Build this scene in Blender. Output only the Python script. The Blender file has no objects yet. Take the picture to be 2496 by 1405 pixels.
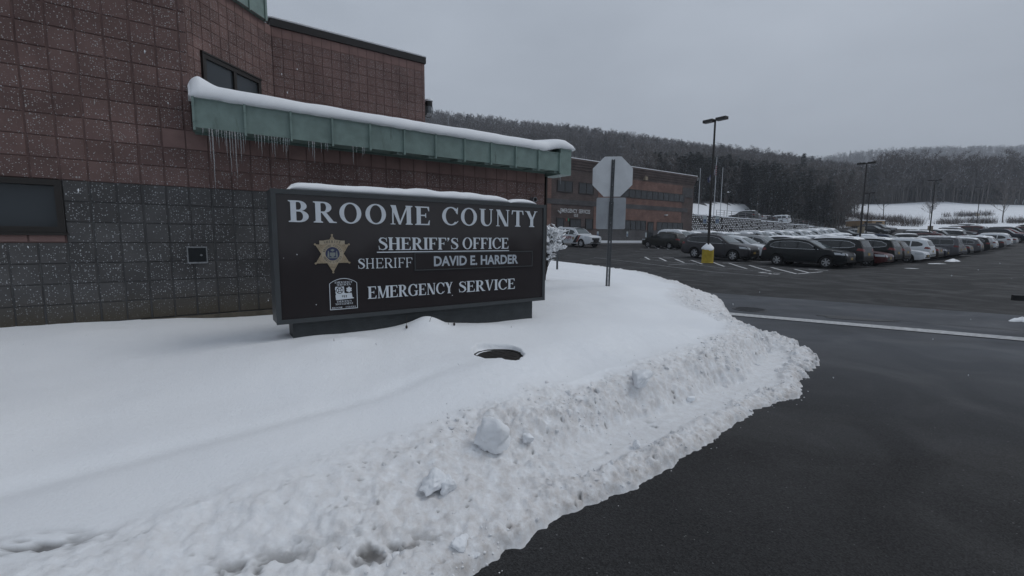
import bpy, bmesh, math, random
import numpy as np
from mathutils import Vector, Matrix
from mathutils.bvhtree import BVHTree
random.seed(7); RNG = np.random.default_rng(7)
SC = bpy.context.scene
COL = SC.collection
rad = math.radians

# ------------------------------------------------------------------ camera
FPX, CX, CY = 1093.69, 1248.0, 702.5            # focal length and centre in pixels of the 2496 px wide photograph
PITCH, ROLL, AZ = 0.11206, 0.00738, 0.94965      # AZ: compass direction of the long walls, clockwise from straight ahead
CAMZ = 1.6
_cp, _sp, _cr, _sr = math.cos(PITCH), math.sin(PITCH), math.cos(ROLL), math.sin(ROLL)
FW = np.array([0, _cp, -_sp]); _rt = np.array([1.0, 0, 0]); _up = np.array([0, _sp, _cp])
RT = _cr * _rt + _sr * _up; UP = -_sr * _rt + _cr * _up
cam = bpy.data.cameras.new('camera'); camo = bpy.data.objects.new('camera', cam); COL.objects.link(camo)
cam.sensor_width = 36; cam.lens = FPX / 2496 * 36; cam.clip_start = 0.05; cam.clip_end = 5000
m = Matrix.Identity(4)
for i in range(3):
    m[i][0] = RT[i]; m[i][1] = UP[i]; m[i][2] = -FW[i]
m[2][3] = CAMZ
camo.matrix_world = m
SC.camera = camo

# ------------------------------------------------------------------ sky, sun, exposure
SUN_EL, SUN_AZ = 50.0, 78.0
wd = bpy.data.worlds.new('World'); SC.world = wd; wd.use_nodes = True
nt = wd.node_tree; nt.nodes.clear()
def N(tree, typ, **kw):
    n = tree.nodes.new(typ)
    for k, v in kw.items():
        if k == 'inp':
            for a, b in v.items(): n.inputs[a].default_value = b
        else: setattr(n, k, v)
    return n
sky = N(nt, 'ShaderNodeTexSky', sky_type='NISHITA', sun_disc=False, sun_elevation=rad(SUN_EL), sun_rotation=rad(SUN_AZ), air_density=1.0, dust_density=4.0, ozone_density=1.0)
tc = N(nt, 'ShaderNodeTexCoord')
mp = N(nt, 'ShaderNodeMapping'); mp.inputs['Scale'].default_value = (1.0, 1.0, 2.6)
ns = N(nt, 'ShaderNodeTexNoise', inp={'Scale': 1.5, 'Detail': 5.0, 'Roughness': 0.55})
cr = N(nt, 'ShaderNodeValToRGB')
cr.color_ramp.elements[0].position = 0.3; cr.color_ramp.elements[0].color = (3.45, 3.85, 4.42, 1)
cr.color_ramp.elements[1].position = 0.7; cr.color_ramp.elements[1].color = (4.60, 5.08, 5.76, 1)
sx = N(nt, 'ShaderNodeSeparateXYZ')
mr = N(nt, 'ShaderNodeMapRange', inp={'From Min': 0.0, 'From Max': 0.75, 'To Min': 0.92, 'To Max': 1.12})
vm = N(nt, 'ShaderNodeVectorMath', operation='SCALE')
mx = N(nt, 'ShaderNodeMix', data_type='RGBA'); mx.inputs['Factor'].default_value = 0.93   # overcast layer over the clear sky
bg = N(nt, 'ShaderNodeBackground', inp={'Strength': 0.1}); ow = N(nt, 'ShaderNodeOutputWorld')
L = nt.links.new
L(tc.outputs['Generated'], mp.inputs['Vector']); L(mp.outputs[0], ns.inputs['Vector']); L(ns.outputs['Fac'], cr.inputs[0])
L(tc.outputs['Generated'], sx.inputs[0]); L(sx.outputs['Z'], mr.inputs['Value'])
L(cr.outputs[0], vm.inputs[0]); L(mr.outputs[0], vm.inputs['Scale'])
L(sky.outputs[0], mx.inputs[6]); L(vm.outputs[0], mx.inputs[7]); L(mx.outputs[2], bg.inputs['Color']); L(bg.outputs[0], ow.inputs[0])
sl = bpy.data.lights.new('sun', 'SUN'); so = bpy.data.objects.new('sun', sl); COL.objects.link(so)
sl.energy = 0.72; sl.angle = rad(25); sl.color = (1.0, 0.985, 0.965)
sd = Vector((math.sin(rad(SUN_AZ)) * math.cos(rad(SUN_EL)), math.cos(rad(SUN_AZ)) * math.cos(rad(SUN_EL)), math.sin(rad(SUN_EL))))
so.rotation_euler = (-sd).to_track_quat('-Z', 'Y').to_euler(); so.location = (0, 0, 40)
vs = SC.view_settings; vs.view_transform = 'Standard'; vs.look = 'None'; vs.gamma = 1; vs.use_curve_mapping = False; vs.exposure = 0.0
SC.cycles.max_bounces = 6; SC.cycles.diffuse_bounces = 3; SC.cycles.glossy_bounces = 3; SC.cycles.transmission_bounces = 4
SC.cycles.volume_bounces = 1; SC.cycles.caustics_reflective = False; SC.cycles.caustics_refractive = False
SC.cycles.use_denoising = True

# ------------------------------------------------------------------ directions and pixel rays
UD = np.array([math.sin(AZ), math.cos(AZ), 0]); NI = np.array([-math.cos(AZ), math.sin(AZ), 0])   # along the walls / away from the camera
CAMP = np.array([0, 0, CAMZ])
def ray(px, py):
    return FW + (px - CX) / FPX * RT - (py - CY) / FPX * UP
def on_z(px, py, z):
    d = ray(px, py); return CAMP + d * ((z - CAMZ) / d[2])
def on_plane(px, py, D, n=NI):
    d = ray(px, py); return CAMP + d * (D / (d @ n))
def at_y(px, py, Y):
    d = ray(px, py); return CAMP + d * (Y / d[1])
CRV = np.array([17.3, 26.7, 0])
def st(X, Y):
    return NI[0] * X + NI[1] * Y - 11.64, UD[0] * (X - CRV[0]) + UD[1] * (Y - CRV[1])
def from_st(s, t):
    p = CRV + UD * t + NI * (s - (NI @ CRV - 11.64)); return p[0], p[1]
def h_lot(X, Y):                                   # the asphalt falls towards the camera and climbs to the far end
    s, t = st(np.asarray(X, float), np.asarray(Y, float))
    s = np.minimum(s, 40.0)
    a = np.where(s > 0, 0.035 * s * np.clip(s / 4, 0, 1) ** 0.5, 0.0)
    q = np.clip(t - 15, 0, 92)
    return a + 0.0006 * q * q
def hit(px, py, f=h_lot, k0=3.0, k1=400.0):       # first point of a pixel's ray on the ground
    d = ray(px, py); k = k0
    while k < k1:
        p = CAMP + d * k
        if p[2] < float(f(p[0], p[1])): break
        k *= 1.01
    lo, hi = k / 1.01, k
    for _ in range(30):
        mid = (lo + hi) / 2; p = CAMP + d * mid
        if p[2] < float(f(p[0], p[1])): hi = mid
        else: lo = mid
    return CAMP + d * hi

# ------------------------------------------------------------------ noise (numpy)
def _hash(ix, iy, seed):
    n = (ix.astype(np.int64) * 374761393 + iy.astype(np.int64) * 668265263 + seed * 1442695041) & 0xFFFFFFFF
    n = ((n ^ (n >> 13)) * 1274126177) & 0xFFFFFFFF
    return ((n ^ (n >> 16)) & 0xFFFF) / 65535.0
def vnoise(x, y, seed=0):
    ix, iy = np.floor(x), np.floor(y); fx, fy = x - ix, y - iy
    fx = fx * fx * fx * (fx * (fx * 6 - 15) + 10); fy = fy * fy * fy * (fy * (fy * 6 - 15) + 10)
    a = _hash(ix, iy, seed); b = _hash(ix + 1, iy, seed); c = _hash(ix, iy + 1, seed); d = _hash(ix + 1, iy + 1, seed)
    return (a * (1 - fx) + b * fx) * (1 - fy) + (c * (1 - fx) + d * fx) * fy
def fbm(x, y, seed=0, oct=4, gain=0.5):
    r = 0; amp = 1; tot = 0
    for o in range(oct):
        r = r + amp * vnoise(x * 2 ** o + 17.3 * o, y * 2 ** o - 9.1 * o, seed + o); tot += amp; amp *= gain
    return r / tot
def worley(x, y, seed=0):                         # distance to nearest feature point, and that cell's random value
    ix, iy = np.floor(x), np.floor(y); best = np.full(x.shape, 9.0); val = np.zeros(x.shape)
    for dx in (-1, 0, 1):
        for dy in (-1, 0, 1):
            cx, cy = ix + dx, iy + dy
            d = np.hypot(cx + _hash(cx, cy, seed) - x, cy + _hash(cx, cy, seed + 5) - y)
            w = d < best; best = np.where(w, d, best); val = np.where(w, _hash(cx, cy, seed + 9), val)
    return best, val
def sstep(a, b, x):
    t = np.clip((x - a) / (b - a), 0, 1); return t * t * (3 - 2 * t)

# ------------------------------------------------------------------ mesh builder
class MB:
    def __init__(s): s.v = []; s.f = []; s.mi = []
    def add(s, vs, fs, mi=0):
        o = len(s.v); s.v += [tuple(map(float, p)) for p in vs]; s.f += [tuple(i + o for i in f) for f in fs]; s.mi += [mi] * len(fs)
    def box(s, x0, x1, y0, y1, z0, z1, mi=0):
        s.add([(x0,y0,z0),(x1,y0,z0),(x1,y1,z0),(x0,y1,z0),(x0,y0,z1),(x1,y0,z1),(x1,y1,z1),(x0,y1,z1)],
              [(0,3,2,1),(4,5,6,7),(0,1,5,4),(1,2,6,5),(2,3,7,6),(3,0,4,7)], mi)
    def obox(s, o, ax, ay, az, mi=0):            # box spanned by three edge vectors from corner o
        o, ax, ay, az = map(np.asarray, (o, ax, ay, az))
        s.add([o, o+ax, o+ax+ay, o+ay, o+az, o+ax+az, o+ax+ay+az, o+ay+az], [(0,3,2,1),(4,5,6,7),(0,1,5,4),(1,2,6,5),(2,3,7,6),(3,0,4,7)], mi)
    def tube(s, pts, rads, n=6, mi=0, cap=True):
        pts = [np.asarray(p, float) for p in pts]; k = len(pts)
        if np.isscalar(rads): rads = [rads] * k
        vs = []; fs = []
        ref = np.array([0.31, 0.17, 0.93])
        for i, p in enumerate(pts):
            t = pts[min(i+1, k-1)] - pts[max(i-1, 0)]; t = t / (np.linalg.norm(t) + 1e-9)
            r0 = ref if abs(t @ ref) < 0.9 else np.array([1.0, 0, 0])
            a = np.cross(t, r0); a /= np.linalg.norm(a); b = np.cross(t, a)
            for j in range(n):
                an = 2 * math.pi * j / n; vs.append(p + rads[i] * (math.cos(an) * a + math.sin(an) * b))
        for i in range(k - 1):
            for j in range(n):
                fs.append((i*n+j, i*n+(j+1)%n, (i+1)*n+(j+1)%n, (i+1)*n+j))
        if cap: fs += [tuple(range(n))[::-1], tuple((k-1)*n+j for j in range(n))]
        s.add(vs, fs, mi)
    def lathe(s, prof, n=24, axis='z', o=(0,0,0), mi=0):   # prof: (radius, height)
        vs = []; fs = []; k = len(prof)
        for r, h in prof:
            for j in range(n):
                a = 2 * math.pi * j / n; c, d = r * math.cos(a), r * math.sin(a)
                p = (c, d, h) if axis == 'z' else ((c, h, d) if axis == 'y' else (h, c, d))
                vs.append(np.add(p, o))
        for i in range(k - 1):
            for j in range(n): fs.append((i*n+j, i*n+(j+1)%n, (i+1)*n+(j+1)%n, (i+1)*n+j))
        s.add(vs, fs, mi)
    def poly(s, pts, mi=0): s.add(pts, [tuple(range(len(pts)))], mi)
    def mesh(s, name, mats, smooth=False):
        me = bpy.data.meshes.new(name); me.from_pydata(s.v, [], s.f)
        for mm in (mats if isinstance(mats, (list, tuple)) else [mats]): me.materials.append(mm)
        if len(set(s.mi)) > 1: me.polygons.foreach_set('material_index', s.mi)
        if smooth: me.polygons.foreach_set('use_smooth', [True] * len(s.f))
        me.update(); return me
    def obj(s, name, mats, parent=None, smooth=False, **kw):
        return link(name, s.mesh(name, mats, smooth), parent, **kw)
def tag(o, label=None, cat=None, group=None, kind=None):
    if label: o['label'] = label
    if cat: o['category'] = cat
    if group: o['group'] = group
    if kind: o['kind'] = kind
    return o
def link(name, data, parent=None, **kw):
    o = bpy.data.objects.new(name, data); COL.objects.link(o)
    if parent is not None: o.parent = parent
    return tag(o, **kw)
def empty(name, loc=(0,0,0), rz=0.0, **kw):
    o = bpy.data.objects.new(name, None); COL.objects.link(o); o.location = [float(c) for c in loc]; o.rotation_euler = (0, 0, rz); o.empty_display_size = 0.2
    return tag(o, **kw)
def smooth_angle(me, ang=35):
    me.polygons.foreach_set('use_smooth', [True] * len(me.polygons))
    try: me.set_sharp_from_angle(angle=rad(ang))
    except Exception: pass
def copy_tree(src, parent=None, skip=()):
    c = src.copy(); COL.objects.link(c); c.parent = parent
    for ch in list(src.children):
        if ch.name.split('.')[0] in skip: continue
        copy_tree(ch, c, skip)
    return c

# ------------------------------------------------------------------ materials
def bsdf(name):
    ma = bpy.data.materials.new(name); ma.use_nodes = True; t = ma.node_tree
    return ma, t, t.nodes['Principled BSDF']
def mat(name, col, rough=0.7, var=0.0, vscale=6.0, bump=0.0, bscale=40.0, metal=0.0, spec=0.35, coat=0.0, coord='Object', vcol=None, emis=None):
    ma, t, b = bsdf(name); l = t.links.new
    b.inputs['Base Color'].default_value = (*col, 1); b.inputs['Roughness'].default_value = rough
    b.inputs['Metallic'].default_value = metal; b.inputs['Specular IOR Level'].default_value = spec; b.inputs['Coat Weight'].default_value = coat
    if coat: b.inputs['Coat Roughness'].default_value = 0.06
    if var or bump:
        if coord == 'World': src = N(t, 'ShaderNodeNewGeometry').outputs['Position']
        else: src = N(t, 'ShaderNodeTexCoord').outputs['Object']
    if var:
        n1 = N(t, 'ShaderNodeTexNoise', inp={'Scale': vscale, 'Detail': 5.0, 'Roughness': 0.6}); l(src, n1.inputs['Vector'])
        mxn = N(t, 'ShaderNodeMix', data_type='RGBA')
        mxn.inputs[6].default_value = (*[c * (1 - var) for c in col], 1)
        mxn.inputs[7].default_value = (*(vcol if vcol else [min(1, c * (1 + var)) for c in col]), 1)
        r = N(t, 'ShaderNodeMapRange', inp={'From Min': 0.3, 'From Max': 0.7}); l(n1.outputs['Fac'], r.inputs[0]); l(r.outputs[0], mxn.inputs[0])
        l(mxn.outputs[2], b.inputs['Base Color'])
    if bump:
        n2 = N(t, 'ShaderNodeTexNoise', inp={'Scale': bscale, 'Detail': 4.0}); l(src, n2.inputs['Vector'])
        bp = N(t, 'ShaderNodeBump', inp={'Strength': bump, 'Distance': 0.02}); l(n2.outputs['Fac'], bp.inputs['Height']); l(bp.outputs[0], b.inputs['Normal'])
    return ma

def block_mat(name, col, speck, dens=0.5, dirt=True):
    ma, t, b = bsdf(name); l = t.links.new
    pos = N(t, 'ShaderNodeNewGeometry').outputs['Position']
    v = N(t, 'ShaderNodeTexVoronoi', feature='F1', inp={'Scale': 82.0, 'Randomness': 1.0}); l(pos, v.inputs['Vector'])
    sc = N(t, 'ShaderNodeSeparateColor'); l(v.outputs['Color'], sc.inputs[0])
    big = N(t, 'ShaderNodeTexNoise', inp={'Scale': 3.2, 'Detail': 3.0}); l(pos, big.inputs['Vector'])
    rr = N(t, 'ShaderNodeMath', operation='MULTIPLY', inp={1: 0.46}); l(sc.outputs[1], rr.inputs[0])
    lt = N(t, 'ShaderNodeMath', operation='LESS_THAN'); l(v.outputs['Distance'], lt.inputs[0]); l(rr.outputs[0], lt.inputs[1])
    thr = N(t, 'ShaderNodeMapRange', inp={'From Min': 0.35, 'From Max': 0.65, 'To Min': dens + 0.14, 'To Max': dens - 0.14}); l(big.outputs['Fac'], thr.inputs[0])
    gt = N(t, 'ShaderNodeMath', operation='GREATER_THAN'); l(sc.outputs[0], gt.inputs[0]); l(thr.outputs[0], gt.inputs[1])
    an = N(t, 'ShaderNodeMath', operation='MULTIPLY'); l(lt.outputs[0], an.inputs[0]); l(gt.outputs[0], an.inputs[1])
    n1 = N(t, 'ShaderNodeTexNoise', inp={'Scale': 2.0, 'Detail': 6.0, 'Roughness': 0.65}); l(pos, n1.inputs['Vector'])
    m1 = N(t, 'ShaderNodeMix', data_type='RGBA'); m1.inputs[6].default_value = (*[c * 0.72 for c in col], 1); m1.inputs[7].default_value = (*[c * 1.22 for c in col], 1)
    r1 = N(t, 'ShaderNodeMapRange', inp={'From Min': 0.3, 'From Max': 0.7}); l(n1.outputs['Fac'], r1.inputs[0]); l(r1.outputs[0], m1.inputs[0])
    oi = N(t, 'ShaderNodeObjectInfo'); r2 = N(t, 'ShaderNodeMapRange', inp={'To Min': 0.86, 'To Max': 1.12}); l(oi.outputs['Random'], r2.inputs[0])
    hs = N(t, 'ShaderNodeHueSaturation'); l(m1.outputs[2], hs.inputs['Color']); l(r2.outputs[0], hs.inputs['Value'])
    # run-off streaks down the wall
    mp_ = N(t, 'ShaderNodeMapping'); mp_.inputs['Scale'].default_value = (2.6, 2.6, 0.28); l(pos, mp_.inputs[0])
    n3 = N(t, 'ShaderNodeTexNoise', inp={'Scale': 1.0, 'Detail': 4.0}); l(mp_.outputs[0], n3.inputs['Vector'])
    r3 = N(t, 'ShaderNodeMapRange', inp={'From Min': 0.60, 'From Max': 0.76, 'To Max': 0.5}); l(n3.outputs['Fac'], r3.inputs[0])
    m2 = N(t, 'ShaderNodeMix', data_type='RGBA'); m2.inputs[7].default_value = (*[c * 0.4 for c in col], 1); l(r3.outputs[0], m2.inputs[0]); l(hs.outputs[0], m2.inputs[6])
    out = m2.outputs[2]
    if dirt:                                     # splashed soil along the foot of the wall
        sx_ = N(t, 'ShaderNodeSeparateXYZ'); l(pos, sx_.inputs[0])
        ad = N(t, 'ShaderNodeMath', operation='MULTIPLY_ADD', inp={1: 0.25, 2: 0.0}); l(n1.outputs['Fac'], ad.inputs[0]); l(sx_.outputs['Z'], ad.inputs[2])
        r4 = N(t, 'ShaderNodeMapRange', inp={'From Min': 0.86, 'From Max': 1.16, 'To Min': 0.85, 'To Max': 0.0}); l(ad.outputs[0], r4.inputs[0])
        m4 = N(t, 'ShaderNodeMix', data_type='RGBA'); m4.inputs[7].default_value = (0.072, 0.062, 0.046, 1); l(r4.outputs[0], m4.inputs[0]); l(out, m4.inputs[6]); out = m4.outputs[2]
        iv = N(t, 'ShaderNodeMath', operation='SUBTRACT', inp={0: 1.0}); l(r4.outputs[0], iv.inputs[1])
        an2 = N(t, 'ShaderNodeMath', operation='MULTIPLY'); l(an.outputs[0], an2.inputs[0]); l(iv.outputs[0], an2.inputs[1]); an = an2
    m3 = N(t, 'ShaderNodeMix', data_type='RGBA'); m3.inputs[7].default_value = (*speck, 1); l(an.outputs[0], m3.inputs[0]); l(out, m3.inputs[6])
    l(m3.outputs[2], b.inputs['Base Color']); b.inputs['Roughness'].default_value = 0.8; b.inputs['Specular IOR Level'].default_value = 0.25
    n4 = N(t, 'ShaderNodeTexNoise', inp={'Scale': 90.0, 'Detail': 3.0}); l(pos, n4.inputs['Vector'])
    ad2 = N(t, 'ShaderNodeMath', operation='MULTIPLY_ADD', inp={1: 0.8}); l(an.outputs[0], ad2.inputs[0]); l(n4.outputs['Fac'], ad2.inputs[2])
    bp = N(t, 'ShaderNodeBump', inp={'Strength': 0.5, 'Distance': 0.004}); l(ad2.outputs[0], bp.inputs['Height']); l(bp.outputs[0], b.inputs['Normal'])
    return ma

def snow_mat(name, dirty=False):
    ma, t, b = bsdf(name); l = t.links.new
    pos = N(t, 'ShaderNodeNewGeometry').outputs['Position']
    n1 = N(t, 'ShaderNodeTexNoise', inp={'Scale': 1.4, 'Detail': 5.0}); l(pos, n1.inputs['Vector'])
    m1 = N(t, 'ShaderNodeMix', data_type='RGBA'); m1.inputs[6].default_value = (0.80, 0.83, 0.87, 1); m1.inputs[7].default_value = (0.89, 0.91, 0.93, 1); l(n1.outputs['Fac'], m1.inputs[0])
    out = m1.outputs[2]
    if dirty:
        at = N(t, 'ShaderNodeAttribute', attribute_name='dirt')
        n2 = N(t, 'ShaderNodeTexNoise', inp={'Scale': 14.0, 'Detail': 6.0, 'Roughness': 0.7}); l(pos, n2.inputs['Vector'])
        r2 = N(t, 'ShaderNodeMapRange', inp={'From Min': 0.30, 'From Max': 0.70}); l(n2.outputs['Fac'], r2.inputs[0])
        mu = N(t, 'ShaderNodeMath', operation='MULTIPLY'); l(r2.outputs[0], mu.inputs[0]); l(at.outputs['Fac'], mu.inputs[1])
        m2 = N(t, 'ShaderNodeMix', data_type='RGBA'); m2.inputs[7].default_value = (0.50, 0.465, 0.44, 1); l(mu.outputs[0], m2.inputs[0]); l(out, m2.inputs[6]); out = m2.outputs[2]
        a3 = N(t, 'ShaderNodeAttribute', attribute_name='soil')
        m3 = N(t, 'ShaderNodeMix', data_type='RGBA'); m3.inputs[7].default_value = (0.05, 0.045, 0.04, 1); l(a3.outputs['Fac'], m3.inputs[0]); l(out, m3.inputs[6]); out = m3.outputs[2]
    l(out, b.inputs['Base Color']); b.inputs['Roughness'].default_value = 0.65; b.inputs['Specular IOR Level'].default_value = 0.2
    n3 = N(t, 'ShaderNodeTexNoise', inp={'Scale': 48.0 if dirty else 70.0, 'Detail': 6.0, 'Roughness': 0.7}); l(pos, n3.inputs['Vector'])
    bp = N(t, 'ShaderNodeBump', inp={'Strength': 0.5 if dirty else 0.3, 'Distance': 0.012 if dirty else 0.006}); l(n3.outputs['Fac'], bp.inputs['Height']); l(bp.outputs[0], b.inputs['Normal'])
    return ma

def asphalt_mat(name, base, tint, wet=0.4):
    ma, t, b = bsdf(name); l = t.links.new
    pos = N(t, 'ShaderNodeNewGeometry').outputs['Position']
    n1 = N(t, 'ShaderNodeTexNoise', inp={'Scale': 0.55, 'Detail': 6.0, 'Roughness': 0.6, 'Distortion': 0.6}); l(pos, n1.inputs['Vector'])
    r1 = N(t, 'ShaderNodeMapRange', inp={'From Min': 0.30, 'From Max': 0.75}); l(n1.outputs['Fac'], r1.inputs[0])
    m1 = N(t, 'ShaderNodeMix', data_type='RGBA'); m1.inputs[6].default_value = (*base, 1); m1.inputs[7].default_value = (*tint, 1); l(r1.outputs[0], m1.inputs[0])
    v = N(t, 'ShaderNodeTexVoronoi', feature='F1', inp={'Scale': 130.0}); l(pos, v.inputs['Vector'])
    sc = N(t, 'ShaderNodeSeparateColor'); l(v.outputs['Color'], sc.inputs[0])
    r2 = N(t, 'ShaderNodeMapRange', inp={'To Min': 0.55, 'To Max': 1.45}); l(sc.outputs[0], r2.inputs[0])
    g = N(t, 'ShaderNodeMath', operation='GREATER_THAN', inp={1: 0.9985}); l(sc.outputs[1], g.inputs[0])
    ad = N(t, 'ShaderNodeMath', operation='MULTIPLY_ADD', inp={1: 3.0}); l(g.outputs[0], ad.inputs[0]); l(r2.outputs[0], ad.inputs[2])
    hs = N(t, 'ShaderNodeHueSaturation'); l(m1.outputs[2], hs.inputs['Color']); l(ad.outputs[0], hs.inputs['Value'])
    l(hs.outputs[0], b.inputs['Base Color'])
    n5 = N(t, 'ShaderNodeTexNoise', inp={'Scale': 0.8, 'Detail': 4.0, 'Distortion': 1.0}); l(pos, n5.inputs['Vector'])
    r5 = N(t, 'ShaderNodeMapRange', inp={'From Min': 0.4, 'From Max': 0.66, 'To Min': 0.85, 'To Max': 0.85 - wet}); l(n5.outputs['Fac'], r5.inputs[0]); l(r5.outputs[0], b.inputs['Roughness'])
    b.inputs['Specular IOR Level'].default_value = 0.20
    bp = N(t, 'ShaderNodeBump', inp={'Strength': 0.6, 'Distance': 0.006}); l(v.outputs['Distance'], bp.inputs['Height']); l(bp.outputs[0], b.inputs['Normal'])
    return ma

SNOW = snow_mat('snow'); SNOWD = snow_mat('plowed_snow', True)
M_ = {}
M_['black'] = mat('black_paint', (0.012, 0.012, 0.013), 0.5)
M_['white_line'] = mat('worn_white_paint', (0.55, 0.56, 0.57), 0.8, var=0.35, vscale=9, coord='World')
M_['faint_line'] = mat('faded_white_paint', (0.30, 0.31, 0.32), 0.85, var=0.5, vscale=7, coord='World')
M_['steel'] = mat('galvanised_steel', (0.30, 0.31, 0.33), 0.42, var=0.15, vscale=30, metal=0.8)
M_['darksteel'] = mat('dark_bronze_steel', (0.028, 0.026, 0.025), 0.5, var=0.2)
# ================================================================== GROUND
def grid_mesh(name, XS, YS, Z, keep=None, mats=None, attrs=None):
    nx, ny = len(XS), len(YS)
    XX, YY = np.meshgrid(XS, YS, indexing='ij')
    co = np.stack([XX, YY, Z], -1).reshape(-1, 3).astype(np.float32)
    idx = np.arange(nx * ny).reshape(nx, ny)
    q = np.stack([idx[:-1, :-1], idx[1:, :-1], idx[1:, 1:], idx[:-1, 1:]], -1).reshape(-1, 4)
    if keep is not None:
        k = keep.reshape(-1); q = q[k[q].all(1)] if keep.dtype == bool else q
    used = np.zeros(nx * ny, bool); used[q.reshape(-1)] = True
    rem = np.cumsum(used) - 1; co = co[used]; q = rem[q]
    me = bpy.data.meshes.new(name); me.vertices.add(len(co)); me.vertices.foreach_set('co', co.reshape(-1))
    me.loops.add(q.size); me.loops.foreach_set('vertex_index', q.reshape(-1).astype(np.int32))
    me.polygons.add(len(q)); me.polygons.foreach_set('loop_start', np.arange(0, q.size, 4, dtype=np.int32)); me.polygons.foreach_set('loop_total', np.full(len(q), 4, np.int32))
    me.polygons.foreach_set('use_smooth', np.ones(len(q), bool))
    for an, av in (attrs or {}).items():
        a = me.attributes.new(an, 'FLOAT', 'POINT'); a.data.foreach_set('value', av.reshape(-1)[used].astype(np.float32))
    me.update(calc_edges=True)
    for mm in mats or []: me.materials.append(mm)
    return me

# ---- outer terrain: snow terrace, slopes and wooded hills (thin plate spline through control heights)
def mm_(px): return (px - CX) / FPX
CP = []
for m0, prof in [(-0.75, [(60, 6), (120, 16), (250, 55), (480, 125), (620, 138), (900, 120)]), (-0.35, [(60, 6), (120, 16), (250, 52), (480, 115), (620, 126), (900, 120)]),
                 (-0.19, [(70, 7), (120, 13), (250, 48), (480, 109), (620, 116), (900, 110)]), (0.0, [(75, 7), (120, 12), (250, 44), (480, 101), (600, 106), (900, 105)]),
                 (0.23, [(85, 7.5), (120, 11), (250, 40), (480, 93), (600, 96), (900, 115)]), (0.41, [(90, 8.0), (110, 11), (150, 16), (250, 35), (400, 66), (520, 85), (700, 96), (900, 135)]),
                 (0.55, [(92, 7.6), (110, 9.5), (150, 15), (250, 33), (400, 60), (520, 82), (700, 92), (900, 142)]), (0.69, [(97, 6.2), (112, 8), (150, 12.5), (250, 27), (400, 47), (520, 66), (700, 95), (900, 148)]),
                 (0.82, [(105, 5.2), (125, 7.0), (150, 11.5), (170, 15), (200, 18), (260, 25), (400, 34), (600, 70), (850, 150)]), (0.95, [(102, 4.9), (120, 6.2), (150, 12.5), (166, 15.4), (200, 18), (260, 25), (400, 34), (600, 70), (850, 155)]),
                 (1.10, [(100, 4.9), (116, 6.1), (145, 11.5), (162, 14.6), (200, 18), (260, 25), (400, 34), (600, 70), (850, 158)]), (1.35, [(95, 4.9), (112, 6.0), (140, 11), (160, 14), (200, 18), (260, 25), (400, 36), (600, 75), (850, 160)])]:
    CP += [(m0 * y, y, z) for y, z in prof]
for X, Y in [(-40, 0), (-40, 30), (0, -40), (60, -40), (120, 0), (160, 40), (40, 0), (80, 30), (20, 20), (10, 40), (50, 50), (-20, 45)]:
    CP.append((X, Y, float(h_lot(X, Y))))
CP = np.array(CP, float)
def _tps(r2): return np.where(r2 > 1e-9, 0.5 * r2 * np.log(np.maximum(r2, 1e-9)), 0)
_S = 100.0
_P = np.c_[np.ones(len(CP)), CP[:, :2] / _S]; _K = _tps(((CP[:, None, :2] - CP[None, :, :2]) ** 2).sum(-1) / _S ** 2) + np.eye(len(CP)) * 0.002
_A = np.block([[_K, _P], [_P.T, np.zeros((3, 3))]]); _W = np.linalg.solve(_A, np.r_[CP[:, 2], 0, 0, 0])
def outer(X, Y):
    X = np.atleast_1d(np.asarray(X, float)); Y = np.atleast_1d(np.asarray(Y, float)); sh = X.shape
    q = np.stack([X.ravel(), Y.ravel()], 1); o = np.empty(len(q))
    for i in range(0, len(q), 20000):
        c = q[i:i+20000]; o[i:i+20000] = _tps(((c[:, None] - CP[None, :, :2]) ** 2).sum(-1) / _S ** 2) @ _W[:len(CP)] + np.c_[np.ones(len(c)), c / _S] @ _W[len(CP):]
    return o.reshape(sh)
S_WALL, T_BLD = 29.4, 31.0
def z_terrace(t): return 5.35 - 0.010 * (t - T_BLD)
def ground_h(X, Y):
    X = np.asarray(X, float); Y = np.asarray(Y, float)
    s, t = st(X, Y); a = h_lot(X, Y)
    ter = np.maximum(a, z_terrace(np.clip(t, T_BLD, 200)))
    inner = np.where((s > S_WALL + 3.0) & (t > T_BLD - 60), ter, a)
    w = np.maximum(sstep(36, 46, s), sstep(90, 101, t)); w = np.maximum(w, sstep(-40, -70, Y))
    return inner * (1 - w) + outer(X, Y) * w
XS = np.unique(np.r_[np.arange(-420, -30, 26), np.arange(-30, 150, 2.0), np.arange(150, 330, 8), np.arange(330, 1250, 30)])
YS = np.unique(np.r_[np.arange(-90, -10, 20), np.arange(-10, 135, 2.0), np.arange(135, 300, 8), np.arange(300, 1100, 25)])
XX, YY = np.meshgrid(XS, YS, indexing='ij'); ZZ = ground_h(XX, YY)
s_, t_ = st(XX, YY)
inlot = (s_ < S_WALL + 3.0) & (t_ < 88.5) & (t_ > -60) & (s_ > -45)
far = np.hypot(XX, YY) > 130
ZZ = ZZ + np.where(far, 1.2 * (fbm(XX / 30, YY / 30, 3) - 0.5) * np.clip((np.hypot(XX, YY) - 130) / 100, 0, 4), 0) + np.where(inlot, -0.35, 0.0)
GSNOW = mat('field_snow', (0.80, 0.83, 0.87), 0.75, var=0.06, vscale=0.4, coord='World')
WOODFLOOR = mat('leaf_litter_and_snow', (0.085, 0.080, 0.080), 0.9, var=0.3, vscale=0.15, coord='World', vcol=(0.16, 0.165, 0.175))
gm = grid_mesh('ground', XS, YS, ZZ, None, [GSNOW, WOODFLOOR])
pc = np.empty(len(gm.polygons) * 3, np.float32); gm.polygons.foreach_get('center', pc); pc = pc.reshape(-1, 3)
s_, t_ = st(pc[:, 0], pc[:, 1]); rr = np.hypot(pc[:, 0], pc[:, 1])
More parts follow.
